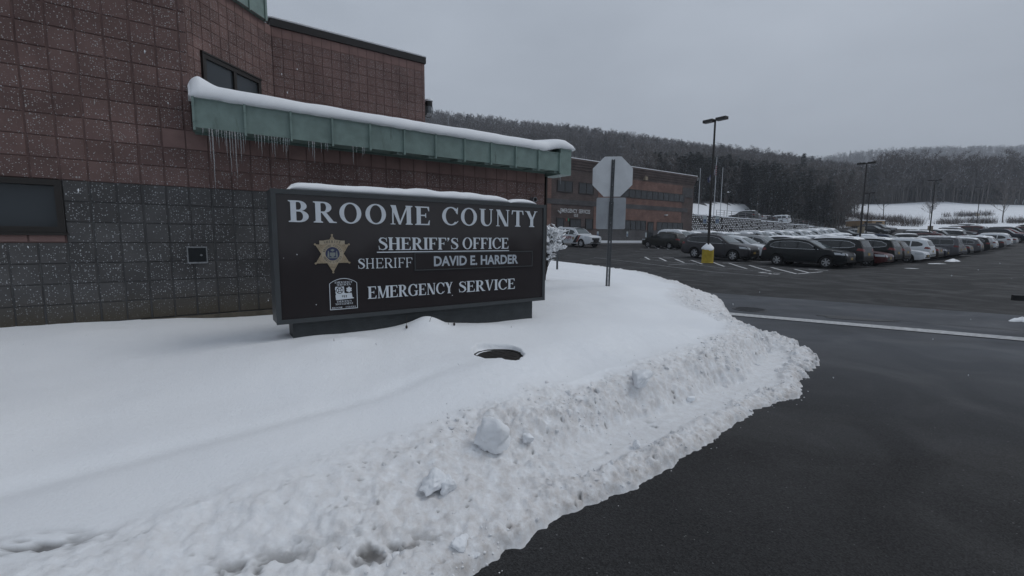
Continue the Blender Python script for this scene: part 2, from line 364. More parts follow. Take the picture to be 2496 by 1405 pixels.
def forest_mask(X, Y):
    s, t = st(X, Y); mm0 = X / np.maximum(Y, 1)
    left = ((s > 47 + 5 * (vnoise(X / 17, Y / 17, 4) - 0.5)) | ((mm0 > .52) & (Y > 101 + 5 * (vnoise(X / 9, Y / 9, 4) - .5)))) & (mm0 < 0.745 + .07 * (vnoise(X / 6, Y / 6, 14) - .5)) & (Y > 84)
    right = (mm0 >= 0.70) & (Y > 168 - 9 * (mm0 - 0.8) / 0.3)
    return left | right
gm.polygons.foreach_set('material_index', forest_mask(pc[:, 0], pc[:, 1]).astype(np.int32))
link('ground', gm, kind='structure')

# ---- asphalt
ASPH = asphalt_mat('asphalt', (0.028, 0.028, 0.029), (0.034, 0.0345, 0.036), 0.26)
def add_old_strip(ma):                            # the older, paler road surface that crosses in front of the lot
    t = ma.node_tree; l = t.links.new; b = t.nodes['Principled BSDF']
    src = b.inputs['Base Color'].links[0].from_socket
    pos = N(t, 'ShaderNodeNewGeometry').outputs['Position']
    A = np.array([6.13, 13.26]); B = np.array([11.08, 9.59]); d = (B - A) / np.linalg.norm(B - A); n = np.array([d[1], -d[0]])
    if n @ (-A) < 0: n = -n
    sub = N(t, 'ShaderNodeVectorMath', operation='SUBTRACT'); sub.inputs[1].default_value = (A[0], A[1], 0); l(pos, sub.inputs[0])
    dt = N(t, 'ShaderNodeVectorMath', operation='DOT_PRODUCT'); dt.inputs[1].default_value = (n[0], n[1], 0); l(sub.outputs[0], dt.inputs[0])
    nz = N(t, 'ShaderNodeTexNoise', inp={'Scale': 0.9, 'Detail': 5.0, 'Distortion': 0.8}); mpn = N(t, 'ShaderNodeMapping'); mpn.inputs['Scale'].default_value = (0.5, 1.3, 1.0); mpn.inputs['Rotation'].default_value = (0, 0, rad(37)); l(pos, mpn.inputs[0]); l(mpn.outputs[0], nz.inputs['Vector'])
    wob = N(t, 'ShaderNodeMath', operation='MULTIPLY_ADD', inp={1: 3.4, 2: -1.7}); l(nz.outputs['Fac'], wob.inputs[0])
    dd = N(t, 'ShaderNodeMath', operation='ADD'); l(dt.outputs['Value'], dd.inputs[0]); l(wob.outputs[0], dd.inputs[1])
    r1 = N(t, 'ShaderNodeMapRange', inp={'From Min': -0.02, 'From Max': 0.03}); l(dt.outputs['Value'], r1.inputs[0])
    r2 = N(t, 'ShaderNodeMapRange', inp={'From Min': 5.5, 'From Max': 10.0, 'To Min': 1.0, 'To Max': 0.0}); l(dd.outputs[0], r2.inputs[0])
    mu = N(t, 'ShaderNodeMath', operation='MULTIPLY'); l(r1.outputs[0], mu.inputs[0]); l(r2.outputs[0], mu.inputs[1])
    r3 = N(t, 'ShaderNodeMapRange', inp={'From Min': 0.25, 'From Max': 0.75, 'To Min': 0.55, 'To Max': 1.0}); l(nz.outputs['Fac'], r3.inputs[0])
    mu2 = N(t, 'ShaderNodeMath', operation='MULTIPLY'); l(mu.outputs[0], mu2.inputs[0]); l(r3.outputs[0], mu2.inputs[1])
    mxx = N(t, 'ShaderNodeMix', data_type='RGBA'); mxx.inputs[7].default_value = (0.094, 0.102, 0.116, 1); l(mu2.outputs[0], mxx.inputs[0]); l(src, mxx.inputs[6]); l(mxx.outputs[2], b.inputs['Base Color'])
add_old_strip(ASPH)
SS = np.arange(-45, 28.9, 1.35); TS = np.linspace(-62, 89.0, 102)
A_, B_ = np.meshgrid(SS, TS, indexing='ij'); base = np.array([from_st(0, 0)])
PX = CRV[0] + UD[0] * B_ + NI[0] * (A_ - (NI @ CRV - 11.64)); PY = CRV[1] + UD[1] * B_ + NI[1] * (A_ - (NI @ CRV - 11.64))
mb = MB(); n2 = len(TS)
vsx = np.stack([PX, PY, h_lot(PX, PY)], -1).reshape(-1, 3)
mb.add(vsx, [(i*n2+j, i*n2+j+1, (i+1)*n2+j+1, (i+1)*n2+j) for i in range(len(SS)-1) for j in range(n2-1)])
lot = mb.obj('parking_lot', ASPH, smooth=True, kind='structure')
def hl(x, y): return float(h_lot(x, y))
def stripe(p, q, w, material, name='painted_line', lift=0.012, parent=lot):
    p = np.asarray(p[:2], float); q = np.asarray(q[:2], float); d = (q - p); Ln = np.linalg.norm(d); d /= Ln; nn = np.array([-d[1], d[0]]) * w / 2
    k = max(1, int(Ln / 1.2)); mbs = MB(); vs_ = []
    for i in range(k + 1):
        c = p + d * Ln * i / k
        for sg in (1, -1):
            a = c + nn * sg; vs_.append((a[0], a[1], hl(*a) + lift))
    mbs.add(vs_, [(2*i, 2*i+1, 2*i+3, 2*i+2) for i in range(k)])
    return mbs.obj(name, material, parent)
sp_, sq_ = np.array([4.55, 9.57]), np.array([15.0, 3.1])
stripe(sp_, sq_, 0.36, mat('stop_line_paint', (0.42, 0.43, 0.44), 0.8, var=0.3, vscale=14, coord='World'), 'stop_line')
def pstripe(x0, y0, x1, y1, w=0.11, ma=None): stripe(hit(x0, y0), hit(x1, y1), w, ma or M_['white_line'])
def c6(x, y): return 1560 + x / 4.992, 400 + y / 4.992
for a, b_ in [((60,1135),(115,1165)), ((235,1145),(320,1185)), ((425,1158),(535,1203)), ((620,1173),(760,1222)), ((890,1200),(1025,1250)), ((1085,1210),(1300,1278)),
              ((1330,1235),(1590,1308)), ((1590,1258),(1910,1342)), ((1880,1283),(2060,1328)), ((1910,1342),(2215,1315)), ((75,1003),(110,1025)), ((185,1010),(230,1035)), ((290,1018),(345,1040)), ((410,1028),(440,1040))]:
    pstripe(*c6(*a), *c6(*b_), w=0.13)
for a, b_ in [((340,1233),(690,1212)), ((-560,1140),(1560,1370)), ((0,1155),(1850,1335)), ((60,1130),(2200,1292)), ((1000,1205),(1620,1188)), ((0,1040),(480,1042))]:
    pstripe(*c6(*a), *c6(*b_), w=0.10, ma=M_['faint_line'])
for seg in [((1450,1322),(1500,1330)), ((1480,1320),(1570,1336)), ((1560,1330),(1600,1345)), ((1600,1342),(1690,1350)), ((1620,1334),(1705,1338)), ((2050,1282),(2130,1286)), ((2120,1284),(2180,1294)), ((2170,1294),(2290,1298)),
            ((280,1136),(330,1138)), ((330,1137),(410,1142))]:
    pstripe(*c6(*seg[0]), *c6(*seg[1]), w=0.16)
for k in range(21):                                # stall lines of the double row
    t0 = 1.3 + 2.86 * k
    p = from_st(-3.1, t0); q = from_st(8.3, t0)
    stripe(p, q, 0.10, M_['faint_line'])
# manhole lids in the road
def lid(name, c, r, label):
    b_ = MB(); b_.lathe([(0.001, 0.012), (r * 0.9, 0.012), (r * 0.91, 0.006), (r * 0.95, 0.006), (r * 0.96, 0.012), (r, 0.012), (r * 1.03, 0.001)], 28)
    for k in range(-4, 5):
        hw = math.sqrt(max(0.0, (0.82 * r) ** 2 - (k * r * 0.18) ** 2))
        if hw > 0.05: b_.box(-hw, hw, k * r * 0.18 - 0.012, k * r * 0.18 + 0.012, 0.011, 0.017)
    o = b_.obj(name, IRON, label=label, cat='manhole'); o.location = (c[0], c[1], hl(c[0], c[1])); return o
IRON = mat('cast_iron', (0.045, 0.047, 0.052), 0.55, var=0.3, vscale=20, metal=0.3)
lid('manhole_cover', (5.45, 10.16), 0.36, 'round iron manhole lid in the road just past the white stop line')
pm = MB(); A0 = np.array([7.0, 9.08]); rs = []
for k in range(28):
    a = 2 * math.pi * k / 28; r = 1 + 0.18 * math.sin(3 * a + 1) + 0.1 * math.sin(5 * a)
    q = A0 + np.array([0.86, -0.5]) * 0.62 * r * math.cos(a) + np.array([0.5, 0.86]) * 0.22 * r * math.sin(a); rs.append((q[0], q[1], 0.007))
pm.poly(rs); pm.obj('tar_patch', mat('fresh_tar', (0.014, 0.014, 0.015), 0.45), lot)
cr_ = [A0 + np.array([0.55 + 0.34 * k, -0.22 * k - 0.1]) + np.array([0.02, 0.05]) * math.sin(k * 2.1) for k in range(8)]
for a, b_ in zip(cr_[:-1], cr_[1:]): stripe(a, b_, 0.022, M_['black'], 'road_crack', 0.006)

# ---- snow-covered lawn with the plowed bank along the road
EDGE = np.array([(-6.5, -4.2), (-3.0, -0.95), (-1.4, 0.65), (-0.75, 1.38), (-0.18, 1.96), (0.05, 2.15), (0.34, 2.47), (0.65, 2.64), (1.01, 2.94), (1.34, 3.21), (1.67, 3.46), (1.96, 3.7), (2.26, 3.98), (2.55, 4.18), (2.95, 4.42),
                 (3.3, 4.95), (3.85, 5.6), (4.2, 6.15), (4.3, 6.75), (4.22, 7.6), (4.45, 8.8), (4.95, 10.2), (5.55, 11.9), (5.65, 14.0), (5.8, 17.2), (4.7, 19.8), (3.6, 22.6), (2.5, 24.6), (0.6, 26.3)])
POLY = np.vstack([EDGE, [(-8, 26.3), (-12, 10), (-12, -4.2)]])
LCP = np.array([(-4.8,4.15,.72),(-4.1,4.66,.70),(-2.97,5.46,.63),(-2.04,4.1,.66),(-1.1,4.78,.68),(.26,5.73,.58),(2.0,9.4,.62),(1.58,15.7,.5),(-.12,3.9,.53),(-.15,2.85,.35),(-.45,2.3,.28),(-1.4,2.6,.40),(-2.3,1.9,.36),(-3.5,2.2,.54),
                (.9,3.76,.37),(1.8,5.0,.40),(2.8,6.5,.38),(3.3,8.5,.38),(4.2,12,.36),(4.2,16,.36),(-6,3.3,.74),(-4.5,1,.45),(.5,8.2,.57),(-1.2,1.6,.22),(-2.6,.6,.22),(1.4,7.5,.56),(0.9,6.0,.54)])
def lawn(X, Y):
    w = 1 / (((X[..., None] - LCP[:, 0]) ** 2 + (Y[..., None] - LCP[:, 1]) ** 2) + 0.25) ** 1.6
    return (w * LCP[:, 2]).sum(-1) / w.sum(-1)
def edge_dist(X, Y):
    d = np.full(X.shape, 99.0)
    for (x0, y0), (x1, y1) in zip(EDGE[:-1], EDGE[1:]):
        dx, dy = x1 - x0, y1 - y0; k = np.clip(((X - x0) * dx + (Y - y0) * dy) / (dx * dx + dy * dy), 0, 1)
        d = np.minimum(d, np.hypot(X - x0 - k * dx, Y - y0 - k * dy))
    ins = np.zeros(X.shape, bool); n = len(POLY)
    for i in range(n):
        x0, y0 = POLY[i]; x1, y1 = POLY[(i + 1) % n]
        c = ((y0 > Y) != (y1 > Y)) & (X < (x1 - x0) * (Y - y0) / (y1 - y0 + 1e-12) + x0); ins ^= c
    return np.where(ins, d, -d)
SIGN0 = np.array([-2.1266, 4.0021, CAMZ + 0.4142]); SAZ = 0.96251
SU = np.array([math.sin(SAZ), math.cos(SAZ), 0]); SN = np.array([-math.cos(SAZ), math.sin(SAZ), 0])    # SN points away from the viewer
def snow_z(X, Y, full=False):
    X = np.asarray(X, float); Y = np.asarray(Y, float)
    d0 = edge_dist(X, Y)
    d = d0 + 0.16 * (fbm(X * 2.2, Y * 2.2, 11, 5, 0.62) - 0.5) + 0.05 * (fbm(X * 14, Y * 14, 12, 2) - 0.5)
    d = d + 0.42 * (fbm(X * 5 + Y * 7, (X - Y) * 2.2, 14, 4, .6) - 0.5) * sstep(3.1, 3.7, X) * (1 - sstep(6.5, 7.5, Y))     # feathered slush at the tip
    Lw = lawn(X, Y)
    gf = sstep(-0.15, 0.75, X) * (1 - sstep(3.5, 4.1, X)) * (1 - sstep(6.2, 7.2, Y))
    k = 1 + 0.12 * (fbm(X * 1.5, Y * 1.5, 20, 2) - 0.5)
    xg = [-0.5, 0, .04, .11, .18, .25, .52, .585, .70, 0.95, 1.5]; yg = [-.08, -0.01, .03, .070, .070, .036, .044, .13, .285, .355, 1.0]
    zg = np.interp(d * k, xg, yg); zg = np.where(d * k > 0.95, 0.36 + (Lw - 0.36) * sstep(0.95, 1.7, d * k), zg)
    xo = [-0.5, 0, .05, .3, .6, .9]; yo = [-.08, -.01, .06, .13, .22, .33]
    zo = np.interp(d * k, xo, yo); zo = np.where(d * k > 0.5, zo + (Lw - zo) * sstep(0.4, 1.5, d * k), zo)
    z = zg * gf + zo * (1 - gf)
    ingroove = gf * sstep(.18, .26, d * k) * (1 - sstep(.50, .58, d * k))
    rough = sstep(-0.02, 0.06, d) * (1 - sstep(0.78, 1.12 + 0.5 * (fbm(X * 1.3, Y * 1.3, 31, 2) - .5) + 0.35 * sstep(2.6, 3.4, X), d)) * (1 - 0.88 * ingroove)
    rough = rough * (1 - 0.5 * sstep(-0.3, -1.2, X))
    al, ac = 0.74 * X + 0.67 * Y, -0.67 * X + 0.74 * Y                      # along / across the bank
    wv = 0.5 * (fbm(X * 6, Y * 6, 3, 3) - .5)
    w1, v1 = worley(al * 4.2 + wv, ac * 7.5 + wv, 41); w2, v2 = worley(al * 11 + 2 * wv, ac * 15, 42); w3, v3 = worley(X * 33, Y * 33, 43)
    patchy = sstep(0.38, 0.64, fbm(al * 1.4, ac * 2.6, 44, 3))
    lump = patchy * (0.050 * np.clip(v1 - .45, 0, 1) * (1 - .6 * sstep(.35, .75, w1)) + 0.032 * np.clip(v2 - .45, 0, 1) * (1 - .7 * sstep(.3, .7, w2))) + 0.016 * np.clip(0.6 - w3, 0, 1) * (v3 > .4) * (.35 + .65 * patchy)
    lump = lump + 0.050 * (fbm(al * 2.6, ac * 5, 50, 5, .55) - 0.5) + 0.040 * (fbm(X * 13, Y * 13, 51, 3, .6) - 0.5) + (0.014 + .022 * patchy) * np.abs(fbm(X * 32, Y * 32, 54, 2, .6) - 0.5) * 2
    z = z + rough * lump + ingroove * (0.010 * (vnoise(ac * 26, al * .8, 52) - .5) + .008 * (fbm(al * 5, ac * 9, 53, 3) - .5))
    # faint crust ripples, a shallow trough along the slope and old prints on the smooth part
    far_ = sstep(0.9, 1.9, d)
    z = z + far_ * (0.045 * (fbm(X * 0.9, Y * 0.9, 60, 3) - 0.5) + 0.012 * (fbm(X * 3.1, Y * 3.1, 61, 3) - 0.5) + 0.0025 * (fbm(X * 16, Y * 16, 62, 2) - 0.5))
    z = z - 0.028 * np.exp(-((d0 - 1.62 - 0.10 * np.sin(X * 1.7)) / 0.09) ** 2) * (1 - sstep(-0.9, 0.0, X)) * far_
    # drift against the sign base
    a = (X - SIGN0[0]) * SU[0] + (Y - SIGN0[1]) * SU[1]; b = (X - SIGN0[0]) * SN[0] + (Y - SIGN0[1]) * SN[1]
    z = z + 0.11 * np.exp(-((a - 1.42) / 0.20) ** 2 - ((b + 0.10) / 0.16) ** 2) + 0.05 * np.exp(-((a - 2.1) / 0.4) ** 2 - ((b + 0.25) / 0.2) ** 2) + 0.05 * np.exp(-((a - 0.5) / 0.25) ** 2 - ((b + 0.25) / 0.15) ** 2)
    # open hole over the drain lid
    rh = np.hypot((X - HOLE[0]) * 1.0, (Y - HOLE[1]) * 1.0) + 0.10 * (fbm(X * 7, Y * 7, 70, 3) - 0.5)
    z = z - 0.062 * (1 - sstep(0.245, 0.268, rh))
    if not full: return z
    soil = np.zeros(X.shape)
    for (cx_, cy_, rx_, ry_, ang) in SOIL:
        ca, sa = math.cos(ang), math.sin(ang); u_ = ((X - cx_) * ca + (Y - cy_) * sa) / rx_; v_ = (-(X - cx_) * sa + (Y - cy_) * ca) / ry_
        soil = np.maximum(soil, np.exp(-(u_ * u_ + v_ * v_)))
    soil = soil * sstep(0.52, 0.66, fbm(X * 11, Y * 20, 80, 4) * 0.8 + 0.2 * fbm(X * 40, Y * 40, 81, 2)) * 0.85
    soil = np.maximum(soil, rough * sstep(0.80, 0.84, fbm(X * 26, Y * 26, 85, 3, 0.6)) * 0.8)
    z = z - 0.03 * soil
    soil = np.maximum(soil, .085 * ingroove + .22 * (1 - sstep(.0, .09, d)) * fbm(X * 25, Y * 25, 88, 2))
    dirt = np.clip(rough * 0.75 + 0.35 * ingroove + 0.5 * (1 - sstep(0.0, 0.14, d)), 0, 1)
    return z, d, dirt, soil
HOLE = (-0.13, 4.24)
SOIL = [(*on_z(905, 1290, .25)[:2], .30, .07, 0.5), (*on_z(560, 1390, .22)[:2], .35, .06, 0.6), (*on_z(70, 1325, .35)[:2], .22, .07, 0.3), (*on_z(1140, 1380, .1)[:2], .3, .05, 0.7), (*on_z(1600, 965, .3)[:2], .05, .09, 0.6)]
GX = np.unique(np.r_[np.arange(-7.6, -1.9, 0.045), np.arange(-1.9, 4.4, 0.0125), np.arange(4.4, 6.6, 0.05)])
GY = np.unique(np.r_[np.arange(-0.2, 1.4, 0.05), np.arange(1.4, 5.2, 0.0125), np.arange(5.2, 7.6, 0.02), np.arange(7.6, 10.5, 0.045), np.arange(10.5, 26.6, 0.11)])
XX, YY = np.meshgrid(GX, GY, indexing='ij')
ZZ, DD, DI, SO = snow_z(XX, YY, True)
nn_ = NI[0] * XX + NI[1] * YY; uu = (XX + 4.2297) * UD[0] + (YY - 4.5625) * UD[1]
keep = (DD > -0.10) & ~((nn_ > 6.172 + 0.25) & (uu < 5.80))
link('snow_lawn', grid_mesh('snow_lawn', GX, GY, ZZ, keep, [SNOWD], {'dirt': DI, 'soil': SO}), kind='structure')
def sz(x, y):
    i = min(max(np.searchsorted(GX, x) - 1, 0), len(GX) - 2); j = min(max(np.searchsorted(GY, y) - 1, 0), len(GY) - 2)
    a = (x - GX[i]) / (GX[i+1] - GX[i]); b = (y - GY[j]) / (GY[j+1] - GY[j]); a = min(max(a, 0), 1); b = min(max(b, 0), 1)
    return float((ZZ_S[i, j] * (1 - a) + ZZ_S[i+1, j] * a) * (1 - b) + (ZZ_S[i, j+1] * (1 - a) + ZZ_S[i+1, j+1] * a) * b)
ZZ_S, DD_S = ZZ.copy(), DD.copy()
def shit(px, py): return hit(px, py, sz, 1.2, 40)
# crumbs and broken pieces thrown out by the plow
def chunk_shapes(k):
    out = []
    for q in range(k):
        bm = bmesh.new(); bmesh.ops.create_icosphere(bm, subdivisions=2, radius=1); rs_ = random.Random(400 + q); pl_ = [(Vector((rs_.gauss(0, 1), rs_.gauss(0, 1), rs_.gauss(0, 1))).normalized(), rs_.uniform(.42, .85)) for _ in range(9)]
        co = []
        for v in bm.verts:
            n = v.co.normalized(); kk = 1.0
            for d_, c_ in pl_:
                qd = n.dot(d_)
                if qd > .15: kk = min(kk, c_ / qd)
            co.append(n * kk)
        out.append((np.array([tuple(c) for c in co]), [tuple(v.index for v in f.verts) for f in bm.faces])); bm.free()
    return out
CH = chunk_shapes(6); cv, cf = [], []; off = 0; rs_ = random.Random(9)
iu, ju = np.where((DD > -0.10) & (DD < 1.15) & (YY > 1.3) & (YY < 9.5) & (XX > -1.0))
wgt = sstep(-1.0, .3, XX[iu, ju]) * np.where(DD[iu, ju] < 0, .10, np.where(DD[iu, ju] < .28, 1.0, np.where(DD[iu, ju] < .58, .18, np.where(DD[iu, ju] < .95, 1.0, .22)))) * (0.15 + sstep(.40, .62, fbm(XX[iu, ju] * 1.7, YY[iu, ju] * 1.7, 66, 3)))
pk = RNG.choice(len(iu), 1300, p=wgt / wgt.sum())
for p_ in pk:
    x, y, z, d_ = XX[iu[p_], ju[p_]], YY[iu[p_], ju[p_]], max(0.0, ZZ[iu[p_], ju[p_]]), DD[iu[p_], ju[p_]]
    r = min(.048, .0055 * (rs_.random() + .004) ** -.42) * (.6 if d_ < 0 else 1)
    V, F = CH[rs_.randrange(6)]; a1, a2 = rs_.uniform(0, 6.28), rs_.uniform(-.5, .5); sc_ = np.array([rs_.uniform(.8, 1.5), rs_.uniform(.8, 1.2), rs_.uniform(.5, .95)]) * r
    q = V * sc_; q = np.stack([q[:, 0] * math.cos(a2) - q[:, 2] * math.sin(a2), q[:, 1], q[:, 0] * math.sin(a2) + q[:, 2] * math.cos(a2)], 1); q = np.stack([q[:, 0] * math.cos(a1) - q[:, 1] * math.sin(a1), q[:, 0] * math.sin(a1) + q[:, 1] * math.cos(a1), q[:, 2]], 1) + [x, y, z + r * .05]
    cv.append(q); cf += [tuple(i + off for i in f) for f in F]; off += len(V)
mb = MB(); mb.v = [tuple(map(float, c)) for c in np.vstack(cv)]; mb.f = cf; mb.mi = [0] * len(cf)
cme = mb.mesh('snow_crumbs', SNOWD); smooth_angle(cme, 35); da = cme.attributes.new('dirt', 'FLOAT', 'POINT'); da.data.foreach_set('value', np.full(len(mb.v), .55, np.float32))
tag(link('snow_crumbs', cme, kind='stuff'), 'crumbs and broken pieces of snow strewn along the plowed bank', 'snow crumbs')
# ================================================================== SHERIFF BUILDING (local frame: x along the wall, y into the building, z up)
W0 = np.array([-4.2297, 4.5625, CAMZ + 0.525]); CELL = 0.2032; ZR0 = float(W0[2])
RZ = math.pi / 2 - AZ
BLD = empty('sheriff_building', (W0[0], W0[1], 0), RZ, label='red and grey speckled block building with green metal canopy behind the county sign', cat='building')
RED = (0.160, 0.104, 0.096); GREY = (0.082, 0.081, 0.082)
B_RED = block_mat('red_ground_face_block', RED, (0.40, 0.40, 0.40), 0.48); B_GREY = block_mat('grey_ground_face_block', GREY, (0.40, 0.42, 0.44), 0.52)
def stain(ma, col, sc=(9, 9, 1.6), lo=.62, hi=.72, amt=.6):           # drip marks
    t = ma.node_tree; l = t.links.new; b_ = t.nodes['Principled BSDF']; src = b_.inputs['Base Color'].links[0].from_socket
    pos = N(t, 'ShaderNodeNewGeometry').outputs['Position']; mp_ = N(t, 'ShaderNodeMapping'); mp_.inputs['Scale'].default_value = sc; l(pos, mp_.inputs[0])
    n_ = N(t, 'ShaderNodeTexNoise', inp={'Scale': 1.0, 'Detail': 6.0, 'Roughness': .65}); l(mp_.outputs[0], n_.inputs['Vector']); r_ = N(t, 'ShaderNodeMapRange', inp={'From Min': lo, 'From Max': hi, 'To Max': amt}); l(n_.outputs['Fac'], r_.inputs[0])
    m_ = N(t, 'ShaderNodeMix', data_type='RGBA'); m_.inputs[7].default_value = (*col, 1); l(r_.outputs[0], m_.inputs[0]); l(src, m_.inputs[6]); l(m_.outputs[2], b_.inputs['Base Color'])
B_PLAIN = mat('plain_red_block', (0.215, 0.138, 0.126), 0.85, var=0.18, vscale=4, bump=0.3, bscale=120, coord='World')
MORT_R = mat('red_mortar', (0.140, 0.090, 0.083), 0.9, var=0.25, vscale=5, coord='World'); MORT_G = mat('grey_mortar', (0.080, 0.080, 0.081), 0.9, var=0.25, vscale=5, coord='World')
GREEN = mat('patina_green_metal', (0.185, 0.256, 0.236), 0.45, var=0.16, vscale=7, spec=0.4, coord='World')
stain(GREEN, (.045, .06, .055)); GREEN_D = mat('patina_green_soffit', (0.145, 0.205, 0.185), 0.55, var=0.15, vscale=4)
BRONZE = mat('dark_bronze_frame', (0.020, 0.017, 0.015), 0.4, spec=0.4)
GLASS = mat('dark_window_glass', (0.040, 0.048, 0.055), 0.12, spec=0.35)
BLIND = mat('window_blind', (0.075, 0.085, 0.09), 0.6)
def cell_geo(b, x0, x1, z0, z1, gv=0.008, gh=0.0035, y0=0.0, depth=0.016, bev=0.006):
    x0 += gv; x1 -= gv; z0 += gh; z1 -= gh
    vs_ = [(x0, y0+depth, z0), (x1, y0+depth, z0), (x1, y0+depth, z1), (x0, y0+depth, z1), (x0+.001, y0+bev, z0+.001), (x1-.001, y0+bev, z0+.001), (x1-.001, y0+bev, z1-.001), (x0+.001, y0+bev, z1-.001),
           (x0+bev, y0, z0+bev), (x1-bev, y0, z0+bev), (x1-bev, y0, z1-bev), (x0+bev, y0, z1-bev)]
    fs = [(8, 9, 10, 11)]
    for k in range(4):
        j = (k + 1) % 4; fs += [(k, j, 4+j, 4+k), (4+k, 4+j, 8+j, 8+k)]
    b.add(vs_, fs)
_bm = {}
def block_mesh(n, kind):
    key = (n, kind)
    if key not in _bm:
        b = MB()
        if kind == 'plain': cell_geo(b, 0, n * CELL, 0, CELL, 0.005, 0.005, 0.003, 0.012, 0.002)
        elif kind == 'sill': cell_geo(b, 0, n * CELL, 0, CELL * 0.46, 0.006, 0.006, 0.0, 0.02, 0.003)
        else:
            for i in range(int(round(n + 0.49))):
                x1 = min(n, i + 1)
                # the scored middle joint is a little tighter than the mortar joints
                cell_geo(b, i * CELL + (0 if i == 0 else -0.003), x1 * CELL + (0.003 if x1 < n else 0), 0, CELL)
        _bm[key] = b.mesh('block', {'red': B_RED, 'grey': B_GREY, 'plain': B_PLAIN, 'sill': B_PLAIN}[kind])
    return _bm[key]
def lay(parent, x, z, n, kind, y=0.0, name='block'):
    o = link(name, block_mesh(round(n, 3), kind), parent); o.location = (x, y + random.uniform(-.0012, .0012), z); return o
def course(parent, c0, c1, k, kind, y=0.0, zref=ZR0, xref=0.0):
    """one course of two-cell blocks from column c0 to c1, k courses below zref; alternate courses break joint"""
    z = zref - CELL * (k + 1); c = c0
    first = math.floor(c0 / 2) * 2 + (k % 2)
    if first < c0 - 1e-6: first += 2
    cuts = [c0] + [q for q in np.arange(first, c1, 2) if q > c0 + 1e-6] + [c1]
    for a, b in zip(cuts[:-1], cuts[1:]): lay(parent, xref + a * CELL, z, b - a, kind, y)
CE = 0.889 / CELL                                 # column of the front mass's corner
C_END = 29.0
# backing masses
def part_box(name, ma, boxes, parent=BLD):
    b = MB()
    for bx_ in boxes: b.box(*bx_)
    return b.obj(name, ma, parent)
WALL_U = part_box('front_wall', MORT_R, [(-14, 0.889, 0.0085, 10.5, ZR0 + .001, 8.6), (0.8895, C_END * CELL, 0.0085, 5.0, ZR0 + .001, 2.74)])
WALL_L = part_box('base_wall', MORT_G, [(-14, -2.96 * CELL * 1.0 - 2.5, 0.0125, 10.4, 0.0, ZR0), (-3.2, C_END * CELL - .001, 0.009, 5.0, 0.0, ZR0 - CELL * 3), (-0.97 * CELL, C_END * CELL - .001, 0.009, 5.0, ZR0 - CELL * 3, ZR0)])
for k in range(0, 7):
    course(WALL_L, -1.0 if k < 3 else -6.0, C_END, k, 'grey')
for k in (-1, -2):
    course(WALL_U, -6, C_END, k, 'red')
for c in range(3, 29): lay(WALL_U, c * CELL, ZR0 + 2 * CELL, 1, 'plain')
course(WALL_U, -6, 3, -3, 'red')
for k in range(-10, -3): course(WALL_U, -6, CE, k, 'red')
b = MB(); b.box(-6.2, C_END * CELL + 0.01, -0.02, 0.4, 0.3, ZR0 - 7 * CELL - .006); b.obj('plinth', mat('stained_footing', (0.095, 0.084, 0.066), 0.9, var=0.35, vscale=6, bump=0.5, bscale=30, coord='World'), WALL_L)
# lower left window
def window(parent, x0, x1, z0, z1, y=0.03, fr=0.05, mull=(), name='window', glass=GLASS, proud=-0.012, trans=()):
    w = MB(); yo = proud
    w.box(x0, x1, yo, y + .05, z0, z0 + fr); w.box(x0, x1, yo, y + .05, z1 - fr, z1); w.box(x0, x0 + fr, yo + .001, y + .05, z0 + fr, z1 - fr); w.box(x1 - fr, x1, yo + .001, y + .05, z0 + fr, z1 - fr)
    for q in mull: w.box(q - fr * .45, q + fr * .45, yo + .002, y + .045, z0 + fr, z1 - fr)
    o = w.obj(name, BRONZE, parent)
    xs = [x0 + fr] + list(mull) + [x1 - fr]
    for a, c in zip(xs[:-1], xs[1:]):
        p = MB(); p.box(a - .005, c + .005, y + .02, y + .026, z0 + fr - .004, z1 - fr + .004); p.obj('pane', glass, o)
    return o
xw1 = -0.97 * CELL; zb = ZR0 - 2.5 * CELL
lw = window(BLD, -1.65, xw1, zb, ZR0 - .002, y=0.035, fr=0.055)
b = MB(); b.box(-1.6, xw1 - .05, 0.064, 0.07, zb + .2, zb + .235); b.obj('blind_rail', BLIND, lw)
b = MB(); b.box(-1.7, xw1 + .012, -.022, .06, zb - .028, zb - .002); b.obj('sill', BRONZE, lw)
b = MB(); b.box(-3.2, xw1 - .002, 0.10, 3.0, ZR0 - 3 * CELL + .002, ZR0 - .001); b.obj('window_recess', M_['black'], WALL_L)
b = MB(); b.box(-3.2, xw1 - .001, 0.016, 0.099, ZR0 - 3 * CELL - .001, zb - .03); b.obj('sill_backing', MORT_R, WALL_L)
for i in range(5): lay(WALL_L, xw1 - .01 - (i + 1) * 1.27 * CELL, ZR0 - 3 * CELL + .004, 1.27, 'sill', 0.004, 'sill_brick')
# fascia, battens, soffit of the canopy
ZF0, ZF1, YF = 2.712, 3.000, -0.35
can = MB()
can.box(0.885, 6.16, YF + 0.012, 0.02, ZF0 + 0.018, ZF0 + 0.034)                         # soffit
can.add([(0.8895, YF + .02, ZF1 - .01), (6.15, YF + .02, ZF1 - .01), (6.15, 5.07, 3.86), (0.8895, 5.07, 3.86), (0.8895, YF + .02, ZF1 - .05), (6.15, YF + .02, ZF1 - .05), (6.15, 5.07, 3.80), (0.8895, 5.07, 3.80)],
        [(0,1,2,3), (4,7,6,5), (0,4,5,1), (1,5,6,2), (3,2,6,7), (0,3,7,4)])
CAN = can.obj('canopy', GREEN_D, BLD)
BT = [0.893] + [1.352 + 0.4555 * i for i in range(11)]
pm_ = {}
for a, c in zip(BT[:-1], BT[1:]):
    p = MB(); p.box(a + .003, c - .003, YF, YF + .012, ZF0 + random.uniform(-.002, .002), ZF1); p.obj('fascia_panel', GREEN, CAN)
